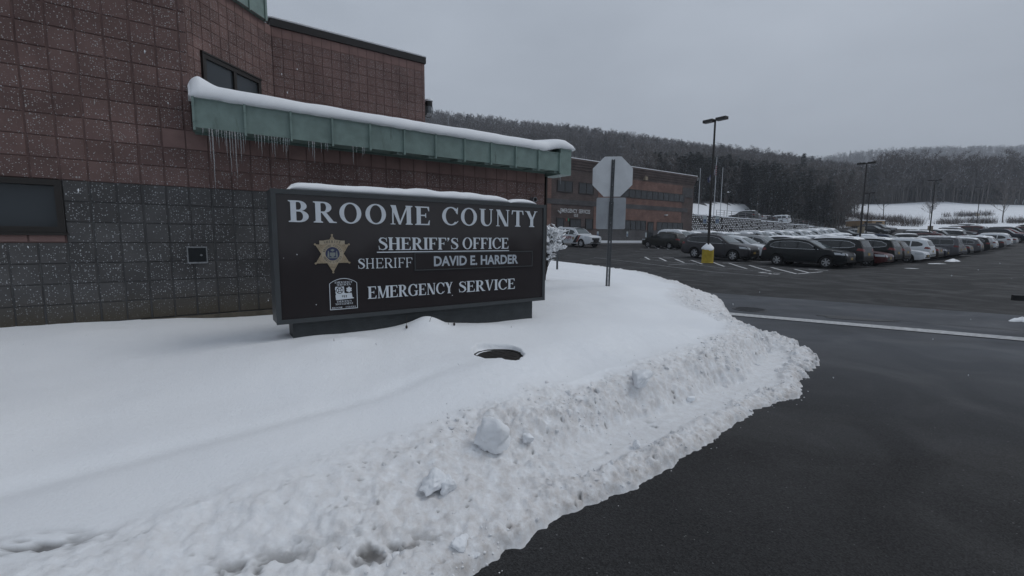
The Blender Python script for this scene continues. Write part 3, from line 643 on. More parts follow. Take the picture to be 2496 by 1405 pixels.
for i, q in enumerate(BT):
    p = MB(); p.box(q - .011, q + .011, YF - .026, YF - .0005, ZF0 - .030, ZF1 + .012)
    p.box(q - .014, q + .014, YF - .031, YF - .002, ZF0 + .05, ZF0 + .058); p.box(q - .014, q + .014, YF - .031, YF - .002, ZF1 - .075, ZF1 - .067)
    p.obj('batten', GREEN, CAN)
    if 0 < i:
        p = MB(); p.obox((q - .09, YF + .03, ZF0 - .03), (0.075, 0.0, 0.0), (0.0, 0.25, 0.035), (0, 0.0, 0.045)); p.obj('soffit_bracket', GREEN, CAN)
p = MB(); p.box(0.89, 5.9, YF - .008, YF + .0, ZF1 - .002, ZF1 + .012); p.obj('drip_edge', GREEN, CAN)
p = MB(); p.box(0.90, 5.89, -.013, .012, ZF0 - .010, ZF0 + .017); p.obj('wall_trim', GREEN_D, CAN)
p = MB(); p.box(5.925, 6.165, YF - .012, 0.10, ZF0 - .050, ZF1 + .06); p.box(5.918, 6.172, YF - .018, 0.10, ZF1 + .061, ZF1 + .085); p.obj('end_box', GREEN, CAN)
p = MB(); p.box(5.905, 5.935, -.02, .06, 1.0, ZF0 - .055); p.obj('corner_flashing', BRONZE, WALL_U)
# set-back upper storey
YB, TB0, TB1, ZP = 5.08, 2.464, 6.00, 5.84
BACK = part_box('upper_wall', MORT_R, [(TB0 - .001, TB1, YB + .0085, 13, 2.5, 6.05)])
b = MB()
for k in range(9):
    z = ZP - CELL * (k + 1)
    for c in range(18):
        x0 = TB0 + c * CELL; x1 = min(TB1, x0 + CELL)
        if x1 - x0 > .05: cell_geo(b, x0, x1, z, z + CELL, 0.007, .0035, YB)
b.obj('block_courses', B_RED, BACK, kind='stuff')
for c in range(18):
    n = min(1.0, (TB1 - TB0 - c * CELL) / CELL)
    if n > .2: lay(BACK, TB0 + c * CELL, ZP, n, 'plain', YB)
b = MB(); b.box(TB0 - .02, TB1 + .03, YB - .03, 13.1, 6.051, 6.20); b.obj('coping', mat('dark_coping', (0.020, 0.019, 0.019), 0.5), BACK)
BAY = empty('bay_wall'); BAY.parent = BLD; BAY.location = (TB0, YB, 0); BAY.rotation_euler = (0, 0, rad(45))
b = MB(); b.box(-2.42, -.012, .009, 0.9, 2.5, 6.04); b.obj('wall_core', MORT_R, BAY)
bx0, bx1, bz1 = -1.88, -0.43, 4.785
for c in range(12): lay(BAY, -(c + 1) * CELL, ZP, 1, 'plain')
for k in range(9):
    z1 = ZP - CELL * k
    if z1 - CELL > bz1 - .13: course(BAY, -12, 0, k, 'red', 0.0, ZP)
    else:
        course(BAY, -12, bx0 / CELL, k, 'red', 0.0, ZP); course(BAY, bx1 / CELL, 0, k, 'red', 0.0, ZP)
wb = window(BAY, bx0, bx1, 3.95, bz1, y=-0.016, fr=0.075, mull=((bx0 + bx1) / 2 + .02,), proud=-0.035)
b = MB(); b.box(bx0 - .01, bx1 + .01, -.05, .02, bz1 + .002, bz1 + .03); b.obj('drip_cap', BRONZE, wb)
b = MB(); b.box(-2.4, -0.17, -.06, .5, 6.045, 7.4); g = b.obj('upper_fascia', GREEN, BAY)
for q in (-1.6, -1.15, -0.70, -0.25): b = MB(); b.box(q - .012, q + .012, -.085, -.061, 6.03, 7.4); b.obj('batten', GREEN, g)
b = MB(); b.box(-2.4, -.165, -.07, -.061, 6.035, 6.06); b.obj('drip_edge', BRONZE, g)
# ---- snow on the canopy and coping
def loft_snow(name, ts, prof, parent_rot, label, cap=True):
    """prof(t) -> list of (y, z); sections joined along t in the building's frame"""
    b = MB(); secs = [prof(t) for t in ts]; n = len(secs[0]); vs_ = []
    for t, sec in zip(ts, secs): vs_ += [(t, y, z) for y, z in sec]
    fs = [(i*n+j, i*n+(j+1)%n, (i+1)*n+(j+1)%n, (i+1)*n+j) for i in range(len(ts)-1) for j in range(n)]
    fs += [tuple(range(n)), tuple((len(ts)-1)*n+j for j in range(n))[::-1]]
    b.add(vs_, fs); me = b.mesh(name, SNOW, True); o = link(name, me, label=label, cat='snow'); o.location = (W0[0], W0[1], 0); o.rotation_euler = (0, 0, RZ); return o
def csec(t):
    e = min(1, max(0.0, (t - 0.86) / 0.10)) ** .5 * min(1, max(0.0, (6.275 - t) / 0.22)) ** .5
    nz = float(vnoise(np.array([t * 3.1]), np.array([0.5]), 90)[0]); n2_ = float(vnoise(np.array([t * 9]), np.array([2.5]), 91)[0])
    H = (0.150 + 0.03 * nz) * (0.25 + 0.75 * e) + 0.015 * n2_
    left = 0.12 * math.exp(-((t - 0.90) / 0.16) ** 2)
    yf = YF - 0.050 * e - 0.016 * n2_ + 0.01; zb_ = ZF1 + 0.010 - 0.012 * n2_
    zb_ += .082 * float(sstep(5.55, 5.93, t))
    pts = [(yf + 0.05, zb_ + .002), (yf + .012, zb_ + .012), (yf, zb_ + 0.2 * H), (yf + .008, zb_ + 0.45 * H), (yf + 0.03, zb_ + 0.7 * H), (yf + 0.08, zb_ + 0.9 * H + .3 * left), (yf + 0.17, zb_ + H + .8 * left), (yf + 0.4, zb_ + H + .03 + left), (yf + 0.9, zb_ + H + .10 + left),
           (3.0, ZF1 + .56 + H * .8), (4.95, ZF1 + .86 + H * .7), (4.95, ZF1 + .70)]
    return pts
CS = loft_snow('canopy_snow', np.r_[np.linspace(.862, 1.1, 14), np.linspace(1.13, 5.85, 110), np.linspace(5.88, 6.272, 26)], csec, None, 'thick rounded layer of snow lying on the green canopy roof')
def psec(t):
    nz = float(vnoise(np.array([t * 2.3]), np.array([7.5]), 93)[0]); e = min(1, max(0.0, (6.03 - t) / 0.25)) ** .5 * min(1, (t - 2.40) / .1 + .3)
    H = (.055 + .02 * nz) * (.3 + .7 * e)
    return [(YB - .02, 6.201), (YB - .045, 6.205 + .4 * H), (YB - .02, 6.2 + .8 * H), (YB + .06, 6.2 + H), (YB + .4, 6.2 + H), (YB + .4, 6.201)]
loft_snow('roof_edge_snow', np.linspace(2.42, 6.03, 60), psec, None, 'thin strip of snow on the dark coping of the upper storey')
# ---- icicles
ICE = bpy.data.materials.new('ice'); ICE.use_nodes = True; _b = ICE.node_tree.nodes['Principled BSDF']; _b.inputs['Base Color'].default_value = (0.85, 0.9, 0.93, 1); _b.inputs['Roughness'].default_value = 0.12; _b.inputs['Transmission Weight'].default_value = 0.75; _b.inputs['IOR'].default_value = 1.31
ic = [(1.045, .66), (1.02, .34), (1.10, .20), (1.155, .16), (1.20, .46), (1.225, .28), (1.25, .52), (1.275, .18), (1.30, .33), (1.325, .22), (1.17, .27), (0.965, .07), (1.345, .12), (1.13, .12), (1.08, .14),
      (1.44, .10), (1.47, .16), (1.50, .24), (1.53, .12), (1.57, .09), (1.605, .20), (1.63, .25), (1.655, .12), (1.69, .09), (1.72, .16), (1.745, .22), (1.765, .14), (1.785, .08),
      (1.99, .13), (2.03, .20), (2.05, .25), (2.13, .12), (2.18, .08), (2.20, .10), (2.50, .22), (2.545, .08), (2.62, .12), (2.64, .09), (5.93, .17)]
for t, ln in ic:
    b = MB(); r = .0032 + .006 * ln; k = 7
    pts = [(random.uniform(-.002, .002), random.uniform(-.002, .002), -ln * i / (k - 1)) for i in range(k)]
    b.tube(pts, [r * (1 - i / (k - 1)) ** .7 * random.uniform(.85, 1.15) + .0012 for i in range(k)], 6)
    long_ = ln > .4
    o = b.obj('icicle', ICE, smooth=True, label='long thin icicle hanging far down from the left end of the green canopy' if long_ else 'short clear icicle hanging from the lower edge of the green canopy', cat='icicle', group='long icicles at the left end of the canopy' if long_ else 'short icicles along the canopy edge')
    q = np.array([W0[0], W0[1], 0]) + UD * t + NI * (YF - .012); o.location = (q[0], q[1], (ZF0 - (.05 if t > 5 else .001)))
# ---- fixtures on the walls
def fix(name, x, y, z, label, cat):
    q = np.array([W0[0], W0[1], 0]) + UD * x + NI * y; return empty(name, (q[0], q[1], z), RZ, label=label, cat=cat)
f = fix('wall_box', .846, 0, 1.38, 'small black recessed box with pale frame on the grey block wall', 'utility box')
b = MB(); b.box(-.082, .082, -.014, .012, -.078, .078); b.obj('door', mat('black_enamel', (0.008, 0.010, 0.012), 0.35), f)
b = MB()
for x0, x1, z0, z1 in [(-.095, -.083, -.093, .093), (.083, .095, -.093, .093), (-.0829, .0829, .079, .093), (-.0829, .0829, -.097, -.079)]: b.box(x0, x1, -.018, .012, z0, z1)
b.obj('frame', mat('weathered_putty', (0.20, 0.21, 0.22), 0.7, var=0.3, vscale=40), f)
b = MB(); b.lathe([(.006, -.018), (.011, -.020), (.011, -.0145)], 14, 'y', (.035, 0, -.002)); b.obj('lock', M_['steel'], f)
f = fix('wall_vent', (on_plane(1296, 488, 6.172) - np.array([W0[0], W0[1], 0])) @ UD, 0, on_plane(1296, 488, 6.172)[2], 'small round metal spotlight on the red wall above the sign corner', 'wall light')
b = MB(); b.lathe([(.036, -.10), (.044, -.10), (.046, -.05), (.040, .02)], 20, 'y'); b.obj('shell', M_['steel'], f)
b = MB(); b.lathe([(.001, -.085), (.036, -.085)], 20, 'y'); b.obj('lens', M_['black'], f)
f = fix('security_light', 6.06, 5.25, 5.03, 'black hooded security lamp with looping cable on the upper building corner', 'wall light')
b = MB(); b.lathe([(.001, .15), (.085, .15), (.10, .12), (.10, .03), (.09, .02)], 18, 'z', (.12, 0, 0)); b.obj('hood', M_['black'], f)
b = MB(); b.lathe([(.085, .02), (.088, -.10), (.06, -.15), (.001, -.16)], 18, 'z', (.12, 0, 0)); b.obj('lens', mat('smoked_acrylic', (0.10, 0.11, 0.12), 0.2, spec=0.5), f)
b = MB(); b.tube([(.0, -.02, -.24), (.08, -.02, -.27), (.17, -.02, -.24), (.225, -.02, -.15), (.23, -.02, -.03), (.20, -.02, .08)], .009, 6); b.tube([(.0, -.01, -.18), (.06, -.01, -.17), (.12, -.01, -.10)], .009, 6); b.obj('cable', M_['black'], f)
b = MB(); b.box(-.01, .05, -.03, .03, -.22, .06); b.obj('bracket', BRONZE, f)
b = MB(); b.lathe([(.10, .151), (.115, .165), (.10, .20), (.05, .215), (.001, .22)], 16, 'z', (.13, 0, 0)); b.obj('snow_cap', SNOW, f, smooth=True)
# ================================================================== SERIF LETTERING (polygons, cap height 1)
def _arc(cx_, cy_, rx, ry, a0, a1, n=18): return [(cx_ + rx * math.cos(rad(a0 + (a1 - a0) * i / n)), cy_ + ry * math.sin(rad(a0 + (a1 - a0) * i / n))) for i in range(n + 1)]
def glyph(ch, T=0.20, t=0.065):
    sh, o = 0.042, 0.075; P = []
    def stem(x, w=T, y0=0.0, y1=1.0, bot=True, top=True, ol=o, orr=o):
        P.append([(x, y0), (x + w, y0), (x + w, y1), (x, y1)])
        if bot: P.append([(x - ol, 0), (x + w + orr, 0), (x + w + orr, sh), (x + w + .2 * orr, sh + .025), (x + w, .10), (x, .10), (x - .2 * ol, sh + .025), (x - ol, sh)])
        if top: P.append([(x - ol, 1), (x - ol, 1 - sh), (x - .2 * ol, 1 - sh - .025), (x, .90), (x + w, .90), (x + w + .2 * orr, 1 - sh - .025), (x + w + orr, 1 - sh), (x + w + orr, 1)])
    def bowl(x0, xs, y0, y1, w):
        ym, ry = (y0 + y1) / 2, (y1 - y0) / 2
        out = [(x0, y1)] + _arc(xs, ym, w, ry, 90, -90) + [(x0, y0)]
        inn = [(x0, y0 + t)] + _arc(xs, ym, w - T * 1.02, ry - t, -90, 90) + [(x0, y1 - t)]
        n = len(out)
        for i in range(n - 1): P.append([out[i], out[i+1], inn[n-2-i], inn[n-1-i]])
    def ring(cx_, cy_, rx, ry, a0=0, a1=360, th=T, tn=t, n=40):
        A = _arc(cx_, cy_, rx, ry, a0, a1, n); B = _arc(cx_, cy_, rx - th, ry - tn, a0, a1, n)
        for i in range(n): P.append([A[i], A[i+1], B[i+1], B[i]])
    def diag(xb, xt, w, y0=0.0, y1=1.0): P.append([(xb, y0), (xb + w, y0), (xt + w, y1), (xt, y1)])
    def ser(x, y, w):                           # free serif bar centred on x at the top (y=1) or foot (y=0)
        P.append([(x - w / 2, y), (x + w / 2, y), (x + w / 2, sh if y == 0 else 1 - sh), (x - w / 2, sh if y == 0 else 1 - sh)])
    def arm(x0, x1, y, up):                     # horizontal arm with a hanging serif
        P.append([(x0, y), (x1, y), (x1, y + t), (x0, y + t)])
        if up > 0: P.append([(x1 - .10, y + t * .5), (x1, y), (x1 + .02, y + .26), (x1 - .02, y + .26)])
        elif up < 0: P.append([(x1 - .10, y + t * .5), (x1 - .03, y + t - .24), (x1 + .01, y + t - .24), (x1, y + t)])
        else: P.append([(x1 - .06, y + t / 2), (x1 - .015, y - .09), (x1 + .015, y - .09), (x1 + .015, y + t + .09), (x1 - .015, y + t + .09)])
    w = 0.8
    if ch == 'B': stem(.08); bowl(.08, .36, .51, 1.0, .30); bowl(.08, .38, 0, .555, .34); w = .76
    elif ch == 'R': stem(.08); bowl(.08, .38, .47, 1.0, .31); P.append([(.30, .50), (.48, .50), (.80, .0), (.60, .0)]); P.append([(.58, 0), (.88, 0), (.88, sh), (.74, sh + .03)]); w = .84
    elif ch in 'OQ': ring(.46, .5, .44, .52, th=.185); w = .92
    elif ch in 'CG':
        ring(.48, .5, .46, .52, 38, 318, th=.19)
        P.append([(.72, .72), (.80, .62), (.83, .62), (.85, 1.0), (.82, 1.0), (.76, .90)])
        if ch == 'C': P.append([(.68, .08), (.73, .06), (.87, .22), (.84, .25)]); w = .88
        else: P.append([(.70, .0), (.87, .06), (.87, .44), (.70, .44)]); P.append([(.58, .44 - sh), (.95, .44 - sh), (.95, .44), (.58, .44)]); w = .95
    elif ch == 'E': stem(.08, orr=.02); arm(.2, .68, 1 - t, -1); arm(.2, .52, .49, 0); arm(.2, .70, 0, 1); w = .76
    elif ch == 'F': stem(.08, orr=.07); arm(.2, .66, 1 - t, -1); arm(.2, .50, .47, 0); w = .70
    elif ch == 'H': stem(.08); stem(.60); P.append([(.2, .475), (.65, .475), (.65, .475 + t), (.2, .475 + t)]); w = .87
    elif ch == 'I': stem(.09); w = .36
    elif ch == 'T': stem(.30, top=False); P.append([(.03, 1 - t), (.74, 1 - t), (.74, 1), (.03, 1)]); P.append([(.03, 1), (.12, 1 - t * .5), (.05, .74), (.01, .74)]); P.append([(.74, 1), (.65, 1 - t * .5), (.72, .74), (.76, .74)]); w = .78
    elif ch == 'U':
        P.append([(.10, .32), (.10 + T, .32), (.10 + T, 1), (.10, 1)]); ser(.10 + T / 2, 1, T + 2 * o)
        P.append([(.66, .32), (.66 + t, .32), (.66 + t, 1), (.66, 1)]); ser(.66 + t / 2, 1, t + 2 * o)
        A = _arc((.10 + .66 + t) / 2, .33, (.66 + t - .10) / 2, .35, 180, 360); B = _arc((.10 + T + .66) / 2, .33, (.66 - .10 - T) / 2, .27, 180, 360)
        for i in range(18): P.append([A[i], A[i+1], B[i+1], B[i]])
        w = .85
    elif ch == 'N':
        P.append([(.11, 0), (.11 + t, 0), (.11 + t, 1), (.11, 1)]); ser(.11 + t / 2, 0, t + 2 * o); P.append([(.70, 0), (.70 + t, 0), (.70 + t, 1), (.70, 1)]); ser(.70 + t / 2, 1, t + 2 * o)
        P.append([(.56, 0), (.755, 0), (.27, 1), (.03, 1)]); w = .87
    elif ch == 'M':
        P.append([(.12, 0), (.12 + t, 0), (.12 + t, 1), (.12, 1)]); ser(.12 + t / 2, 0, t + 2 * o); stem(.78, ol=.05)
        P.append([(.42, .0), (.52, .0), (.29, 1), (.05, 1)]); P.append([(.42, 0), (.50, 0), (.86, 1), (.78, 1)]); w = 1.04
    elif ch == 'Y':
        stem(.32, y1=.48, top=False); P.append([(.32, .46), (.32 + T, .46), (.26, 1), (.04, 1)]); P.append([(.40, .46), (.32 + T, .46), (.72, 1), (.64, 1)]); ser(.14, 1, .33); ser(.68, 1, .22); w = .80
    elif ch == 'V': P.append([(.34, 0), (.44, 0), (.26, 1), (.05, 1)]); P.append([(.36, 0), (.43, 0), (.74, 1), (.66, 1)]); ser(.15, 1, .34); ser(.69, 1, .22); w = .80
    elif ch == 'A': P.append([(.08, 0), (.15, 0), (.47, 1), (.40, 1)]); P.append([(.58, 0), (.78, 0), (.48, 1), (.37, 1)]); P.append([(.22, .30), (.62, .30), (.62, .30 + t), (.22, .30 + t)]); ser(.11, 0, .22); ser(.68, 0, .34); w = .84
    elif ch == 'S':
        pts = [(.60, .80), (.53, .91), (.38, .965), (.22, .93), (.14, .79), (.20, .655), (.38, .54), (.54, .42), (.60, .26), (.53, .11), (.36, .035), (.19, .07), (.10, .20)]
        wd_ = [.03, .05, .06, .10, .155, .185, .19, .19, .165, .11, .06, .05, .03]; A = []; B = []
        for i, (x, y) in enumerate(pts):
            x0, y0 = pts[max(i-1, 0)]; x1, y1 = pts[min(i+1, len(pts)-1)]; dl = math.hypot(x1 - x0, y1 - y0); nx, ny = -(y1 - y0) / dl, (x1 - x0) / dl; A.append((x + nx * wd_[i] / 2, y + ny * wd_[i] / 2)); B.append((x - nx * wd_[i] / 2, y - ny * wd_[i] / 2))
        for i in range(len(pts) - 1): P.append([A[i], A[i+1], B[i+1], B[i]])
        P.append([(.57, .98), (.61, .98), (.64, .66), (.60, .66)]); P.append([(.06, .34), (.10, .34), (.13, .02), (.09, .02)]); w = .68
    elif ch == "'": P.append([(.05, 1.0), (.20, 1.0), (.20, .86), (.08, .68), (.05, .69), (.11, .83), (.05, .86)]); w = .24
    elif ch == '9': ring(.30, .68, .26, .32); P.append([(.42, .5), (.56, .6), (.40, .1), (.18, .0), (.18, .05), (.32, .14)]); w = .6
    elif ch == '1': stem(.16, top=False); P.append([(.04, .84), (.16, .80), (.16, 1)]); w = .48
    else: w = .38
    return P, w
def text_polys(s, track=0.06, T=0.20, t=0.065):
    x = 0.0; out = []
    for ch in s:
        P, w = glyph(ch, T, t)
        for q in P: out.append([(a + x, b) for a, b in q])
        x += w + track
    return out, x - track
def put_text(mb, s, x0, x1, z0, cap, y=-0.0, track=0.06, T=0.20, t=0.065, dy=-0.00025, slant=0.0):
    P, W = text_polys(s, track, T, t); sx_ = (x1 - x0) / W
    for i, q in enumerate(P): mb.poly([(x0 + a * sx_ + slant * b * cap, y + dy * (i % 9), z0 + b * cap) for a, b in q])
def ring_text(mb, s, cx_, cz_, r, a0, a1, cap, flip=False, y=0.0, T=.15):
    n = len(s)
    for i, ch in enumerate(s):
        a = rad(a0 + (a1 - a0) * (i + .5) / n); P, w = glyph(ch, T, .07)
        th = a - math.pi / 2 if not flip else a + math.pi / 2
        for j, q in enumerate(P):
            pts = []
            for gx, gz in q:
                lx, lz = (gx - w / 2) * cap * .8, (gz - .5) * cap
                pts.append((cx_ + r * math.cos(a) + lx * math.cos(th) - lz * math.sin(th), y - .00012 * (j % 6), cz_ + r * math.sin(a) + lx * math.sin(th) + lz * math.cos(th)))
            mb.poly(pts)
def font_mesh(name, s, ma, width, height, offset=0.0, flat=True):
    c = bpy.data.curves.new(name, 'FONT'); c.body = s; c.offset = offset; c.resolution_u = 3
    o = bpy.data.objects.new(name, c); COL.objects.link(o)
    bpy.context.view_layer.update(); dg = bpy.context.evaluated_depsgraph_get(); me = bpy.data.meshes.new_from_object(o.evaluated_get(dg)); bpy.data.objects.remove(o)
    v = np.empty(len(me.vertices) * 3, np.float32); me.vertices.foreach_get('co', v); v = v.reshape(-1, 3)
    lo, hi = v.min(0), v.max(0); w = np.zeros_like(v); w[:, 0] = (v[:, 0] - lo[0]) / (hi[0] - lo[0]) * width; w[:, 2] = (v[:, 1] - lo[1]) / (hi[1] - lo[1]) * height
    me.vertices.foreach_set('co', w.reshape(-1)); me.materials.clear(); me.materials.append(ma); me.update(); me.name = name; return me

# ================================================================== COUNTY SIGN (local: x along face, y behind, z up; origin at the top left corner's foot)
SG = empty('county_sign', (SIGN0[0], SIGN0[1], 0), math.pi / 2 - SAZ, label='wide dark brown county sign cabinet with pale serif lettering in front of the building', cat='sign')
SW, SH, ZT = 3.113, 1.22, float(SIGN0[2]); ZB = ZT - SH
FRAME = mat('charcoal_sign_frame', (0.050, 0.056, 0.060), 0.45, var=0.12, vscale=5, spec=0.4)
FACE = mat('brown_acrylic_face', (0.030, 0.0262, 0.0275), 0.12, var=0.06, vscale=1.5, spec=0.42)
LET = mat('pale_vinyl_letters', (0.60, 0.645, 0.695), 0.5)
b = MB(); b.box(0.004, SW - .004, 0.014, 0.30, ZB + .004, ZT - .004); b.obj('cabinet', FRAME, SG)
fw_ = 0.041
for nm, bx_ in [('top', (0, SW, 0, .035, ZT - fw_, ZT)), ('bottom', (0, SW, 0, .035, ZB, ZB + fw_)), ('l', (0, fw_, .0005, .035, ZB + fw_, ZT - fw_)), ('r', (SW - fw_, SW, .0005, .035, ZB + fw_, ZT - fw_))]:
    b = MB(); b.box(*bx_); b.obj('frame_bar', FRAME, SG)
b = MB(); nxs, nzs = 40, 16; ys = []                # thin plastic sheet, slightly bowed so reflections wander
vs_ = [(fw_ + (SW - 2 * fw_) * i / nxs, .0125 - .006 * math.sin(math.pi * i / nxs) * math.sin(math.pi * j / nzs) + .0014 * math.sin(i * .9) * math.sin(j * .7), ZB + fw_ + (SH - 2 * fw_) * j / nzs) for i in range(nxs + 1) for j in range(nzs + 1)]
b.add(vs_, [(i*(nzs+1)+j, (i+1)*(nzs+1)+j, (i+1)*(nzs+1)+j+1, i*(nzs+1)+j+1) for i in range(nxs) for j in range(nzs)])
face = b.obj('face', FACE, SG, smooth=True)
b = MB(); b.box(0.136, 2.946, 0.05, 0.26, 0.30, ZB - .001); b.obj('pedestal', mat('charcoal_pedestal', (0.034, 0.039, 0.042), 0.5, var=0.25, vscale=6, bump=0.25, bscale=60), SG)
YL = 0.003
for wd_, x0, x1, z0, cp_, kw in [('BROOME', .136, 1.522, .289, .194, dict(track=.13)), ('COUNTY', 1.652, 2.974, .282, .194, dict(track=.10)), ("SHERIFF'S", .94, 1.855, .551, .129, dict(track=.03)), ('OFFICE', 1.905, 2.541, .548, .129, dict(track=.03)), ('SHERIFF', .734, 1.308, .734, .102, dict(T=.11, t=.05, track=.07)), ('EMERGENCY', .826, 1.78, 1.040, .124, dict(track=.02)), ('SERVICE', 1.85, 2.641, 1.042, .127, dict(track=.02))]:
    b = MB(); put_text(b, wd_, x0, x1, ZT - z0, cp_, YL, **kw); b.obj('lettering', LET, SG, label='serif word reading ' + wd_)
b = MB(); b.box(.93, 2.546, YL - .0015, YL, ZT - .577, ZT - .567); b.obj('underline', LET, SG)
NP = MB(); x0, x1, z0, z1 = 1.329, 2.902, ZT - .773, ZT - .580
for bx_ in [(x0, x1, -.004, .010, z1 - .010, z1), (x0, x1, -.004, .010, z0, z0 + .010), (x0, x0 + .010, -.0035, .010, z0 + .01, z1 - .01), (x1 - .010, x1, -.0035, .010, z0 + .01, z1 - .01)]: NP.box(*bx_)
npl = NP.obj('name_plate_frame', FRAME, SG)
b = MB(); b.box(x0 + .01, x1 - .01, .0005, .009, z0 + .01, z1 - .01); b.obj('name_plate', FACE, npl)
me = font_mesh('name_lettering', 'DAVID E. HARDER', mat('grey_letters', (0.40, 0.44, 0.49), 0.5), 1.125, .112, offset=0.028); o = link('name_lettering', me, npl); o.location = (1.552, -.0015, ZT - .734)
# six-point star badge
GOLD = mat('tan_badge', (0.30, 0.245, 0.17), 0.55, var=0.25, vscale=60); GOLD_L = mat('pale_tan_ring', (0.36, 0.31, 0.23), 0.55); NAVY = mat('badge_blue', (0.028, 0.036, 0.085), 0.5); INK = mat('badge_ink', (0.03, 0.028, 0.03), 0.6); TANL = mat('badge_filigree', (0.19, 0.15, 0.10), 0.6)
cx_, cz_ = .503, ZT - .581; R = .178
b = MB(); pts = []
for k in range(12):
    r = R if k % 2 == 0 else R * .575; a = math.pi / 2 + k * math.pi / 6; pts.append((cx_ + r * math.cos(a) * 1.0, YL - .001, cz_ + r * math.sin(a)))
for k in range(12): b.poly([(cx_, YL - .001, cz_), pts[k], pts[(k + 1) % 12]])
for k in range(0, 12, 2):
    b.lathe([(.0001, YL - .004), (.009, YL - .0035), (.010, YL)], 10, 'y', (pts[k][0], 0, pts[k][2]))
star = b.obj('star_badge', GOLD, SG, label='tan six-pointed sheriff star')
b = MB(); n = 40
def disc(b, r, y, r0=0.0):
    for k in range(n):
        a0_, a1_ = 2 * math.pi * k / n, 2 * math.pi * (k + 1) / n
        b.poly([(cx_ + r0 * math.cos(a0_), y, cz_ + r0 * math.sin(a0_)), (cx_ + r * math.cos(a0_), y, cz_ + r * math.sin(a0_)), (cx_ + r * math.cos(a1_), y, cz_ + r * math.sin(a1_)), (cx_ + r0 * math.cos(a1_), y, cz_ + r0 * math.sin(a1_))])
disc(b, .098, YL - .0016, .064); b.obj('seal_ring', GOLD_L, star)
b = MB(); disc(b, .0645, YL - .0017, .0); b.obj('seal_field', NAVY, star)
b = MB(); ring_text(b, 'BROOME COUNTY', cx_, cz_, .081, 168, 12, .019, False, YL - .0022, .2); ring_text(b, "SHERIFF'S OFFICE", cx_, cz_, .081, 196, 344, .019, True, YL - .0022, .2); b.obj('seal_lettering', INK, star)
b = MB(); A1 = _arc(cx_, cz_ - .15, .30, .285, 72, 108, 10); A2 = _arc(cx_, cz_ - .15, .30, .245, 72, 108, 10)
for i in range(10): b.poly([(A1[i][0], YL - .0026, A1[i][1]), (A1[i+1][0], YL - .0026, A1[i+1][1]), (A2[i+1][0], YL - .0026, A2[i+1][1]), (A2[i][0], YL - .0026, A2[i][1])])
for sg in (-1, 1): b.box(cx_ + sg * .098 - .017, cx_ + sg * .098 + .017, YL - .0034, YL - .0027, cz_ + .088, cz_ + .125)
b.obj('banner', GOLD_L, star)
b = MB(); ring_text(b, 'SHERIFF', cx_, cz_ - .15, .266, 107.5, 72.5, .024, False, YL - .0036, .2); b.obj('banner_lettering', INK, star)
b = MB(); SEALC = mat('seal_arms', (0.20, 0.22, 0.21), 0.6)
b.add([(cx_ - .026, YL - .0022, cz_ + .012), (cx_ + .026, YL - .0022, cz_ + .012), (cx_ + .024, YL - .0022, cz_ - .018), (cx_, YL - .0022, cz_ - .034), (cx_ - .024, YL - .0022, cz_ - .018)], [(0, 1, 2, 3, 4)])
for sg in (-1, 1):
    b.add([(cx_ + sg * .030, YL - .0022, cz_ - .03), (cx_ + sg * .048, YL - .0022, cz_ - .03), (cx_ + sg * .042, YL - .0022, cz_ + .024), (cx_ + sg * .034, YL - .0022, cz_ + .030)], [(0, 1, 2, 3)])
b.add([(cx_ - .020, YL - .0023, cz_ + .036), (cx_ - .004, YL - .0023, cz_ + .022), (cx_ + .004, YL - .0023, cz_ + .022), (cx_ + .020, YL - .0023, cz_ + .036), (cx_, YL - .0023, cz_ + .046)], [(0, 1, 2, 3, 4)])
b.add([(cx_ - .05, YL - .0024, cz_ - .042), (cx_ + .05, YL - .0024, cz_ - .042), (cx_ + .044, YL - .0024, cz_ - .034), (cx_ - .044, YL - .0024, cz_ - .034)], [(0, 1, 2, 3)])
b.obj('seal_arms', SEALC, star)
b = MB()
for k in range(6):                                  # scroll work in the star's points
    a = math.pi / 2 + k * math.pi / 3
    for sg in (-1, 1):
        P_ = [(.115, .018), (.128, .022), (.138, .014), (.133, .006), (.125, .009)]
        for (r0, o0), (r1, o1) in zip(P_[:-1], P_[1:]):
            p0 = np.array([cx_ + r0 * math.cos(a) - sg * o0 * math.sin(a), cz_ + r0 * math.sin(a) + sg * o0 * math.cos(a)]); p1 = np.array([cx_ + r1 * math.cos(a) - sg * o1 * math.sin(a), cz_ + r1 * math.sin(a) + sg * o1 * math.cos(a)])
            d = (p1 - p0); d /= np.linalg.norm(d); nn = np.array([-d[1], d[0]]) * .0016
            b.poly([(p0[0] + nn[0], YL - .0017, p0[1] + nn[1]), (p1[0] + nn[0], YL - .0017, p1[1] + nn[1]), (p1[0] - nn[0], YL - .0017, p1[1] - nn[1]), (p0[0] - nn[0], YL - .0017, p0[1] - nn[1])])
b.obj('filigree', TANL, star)
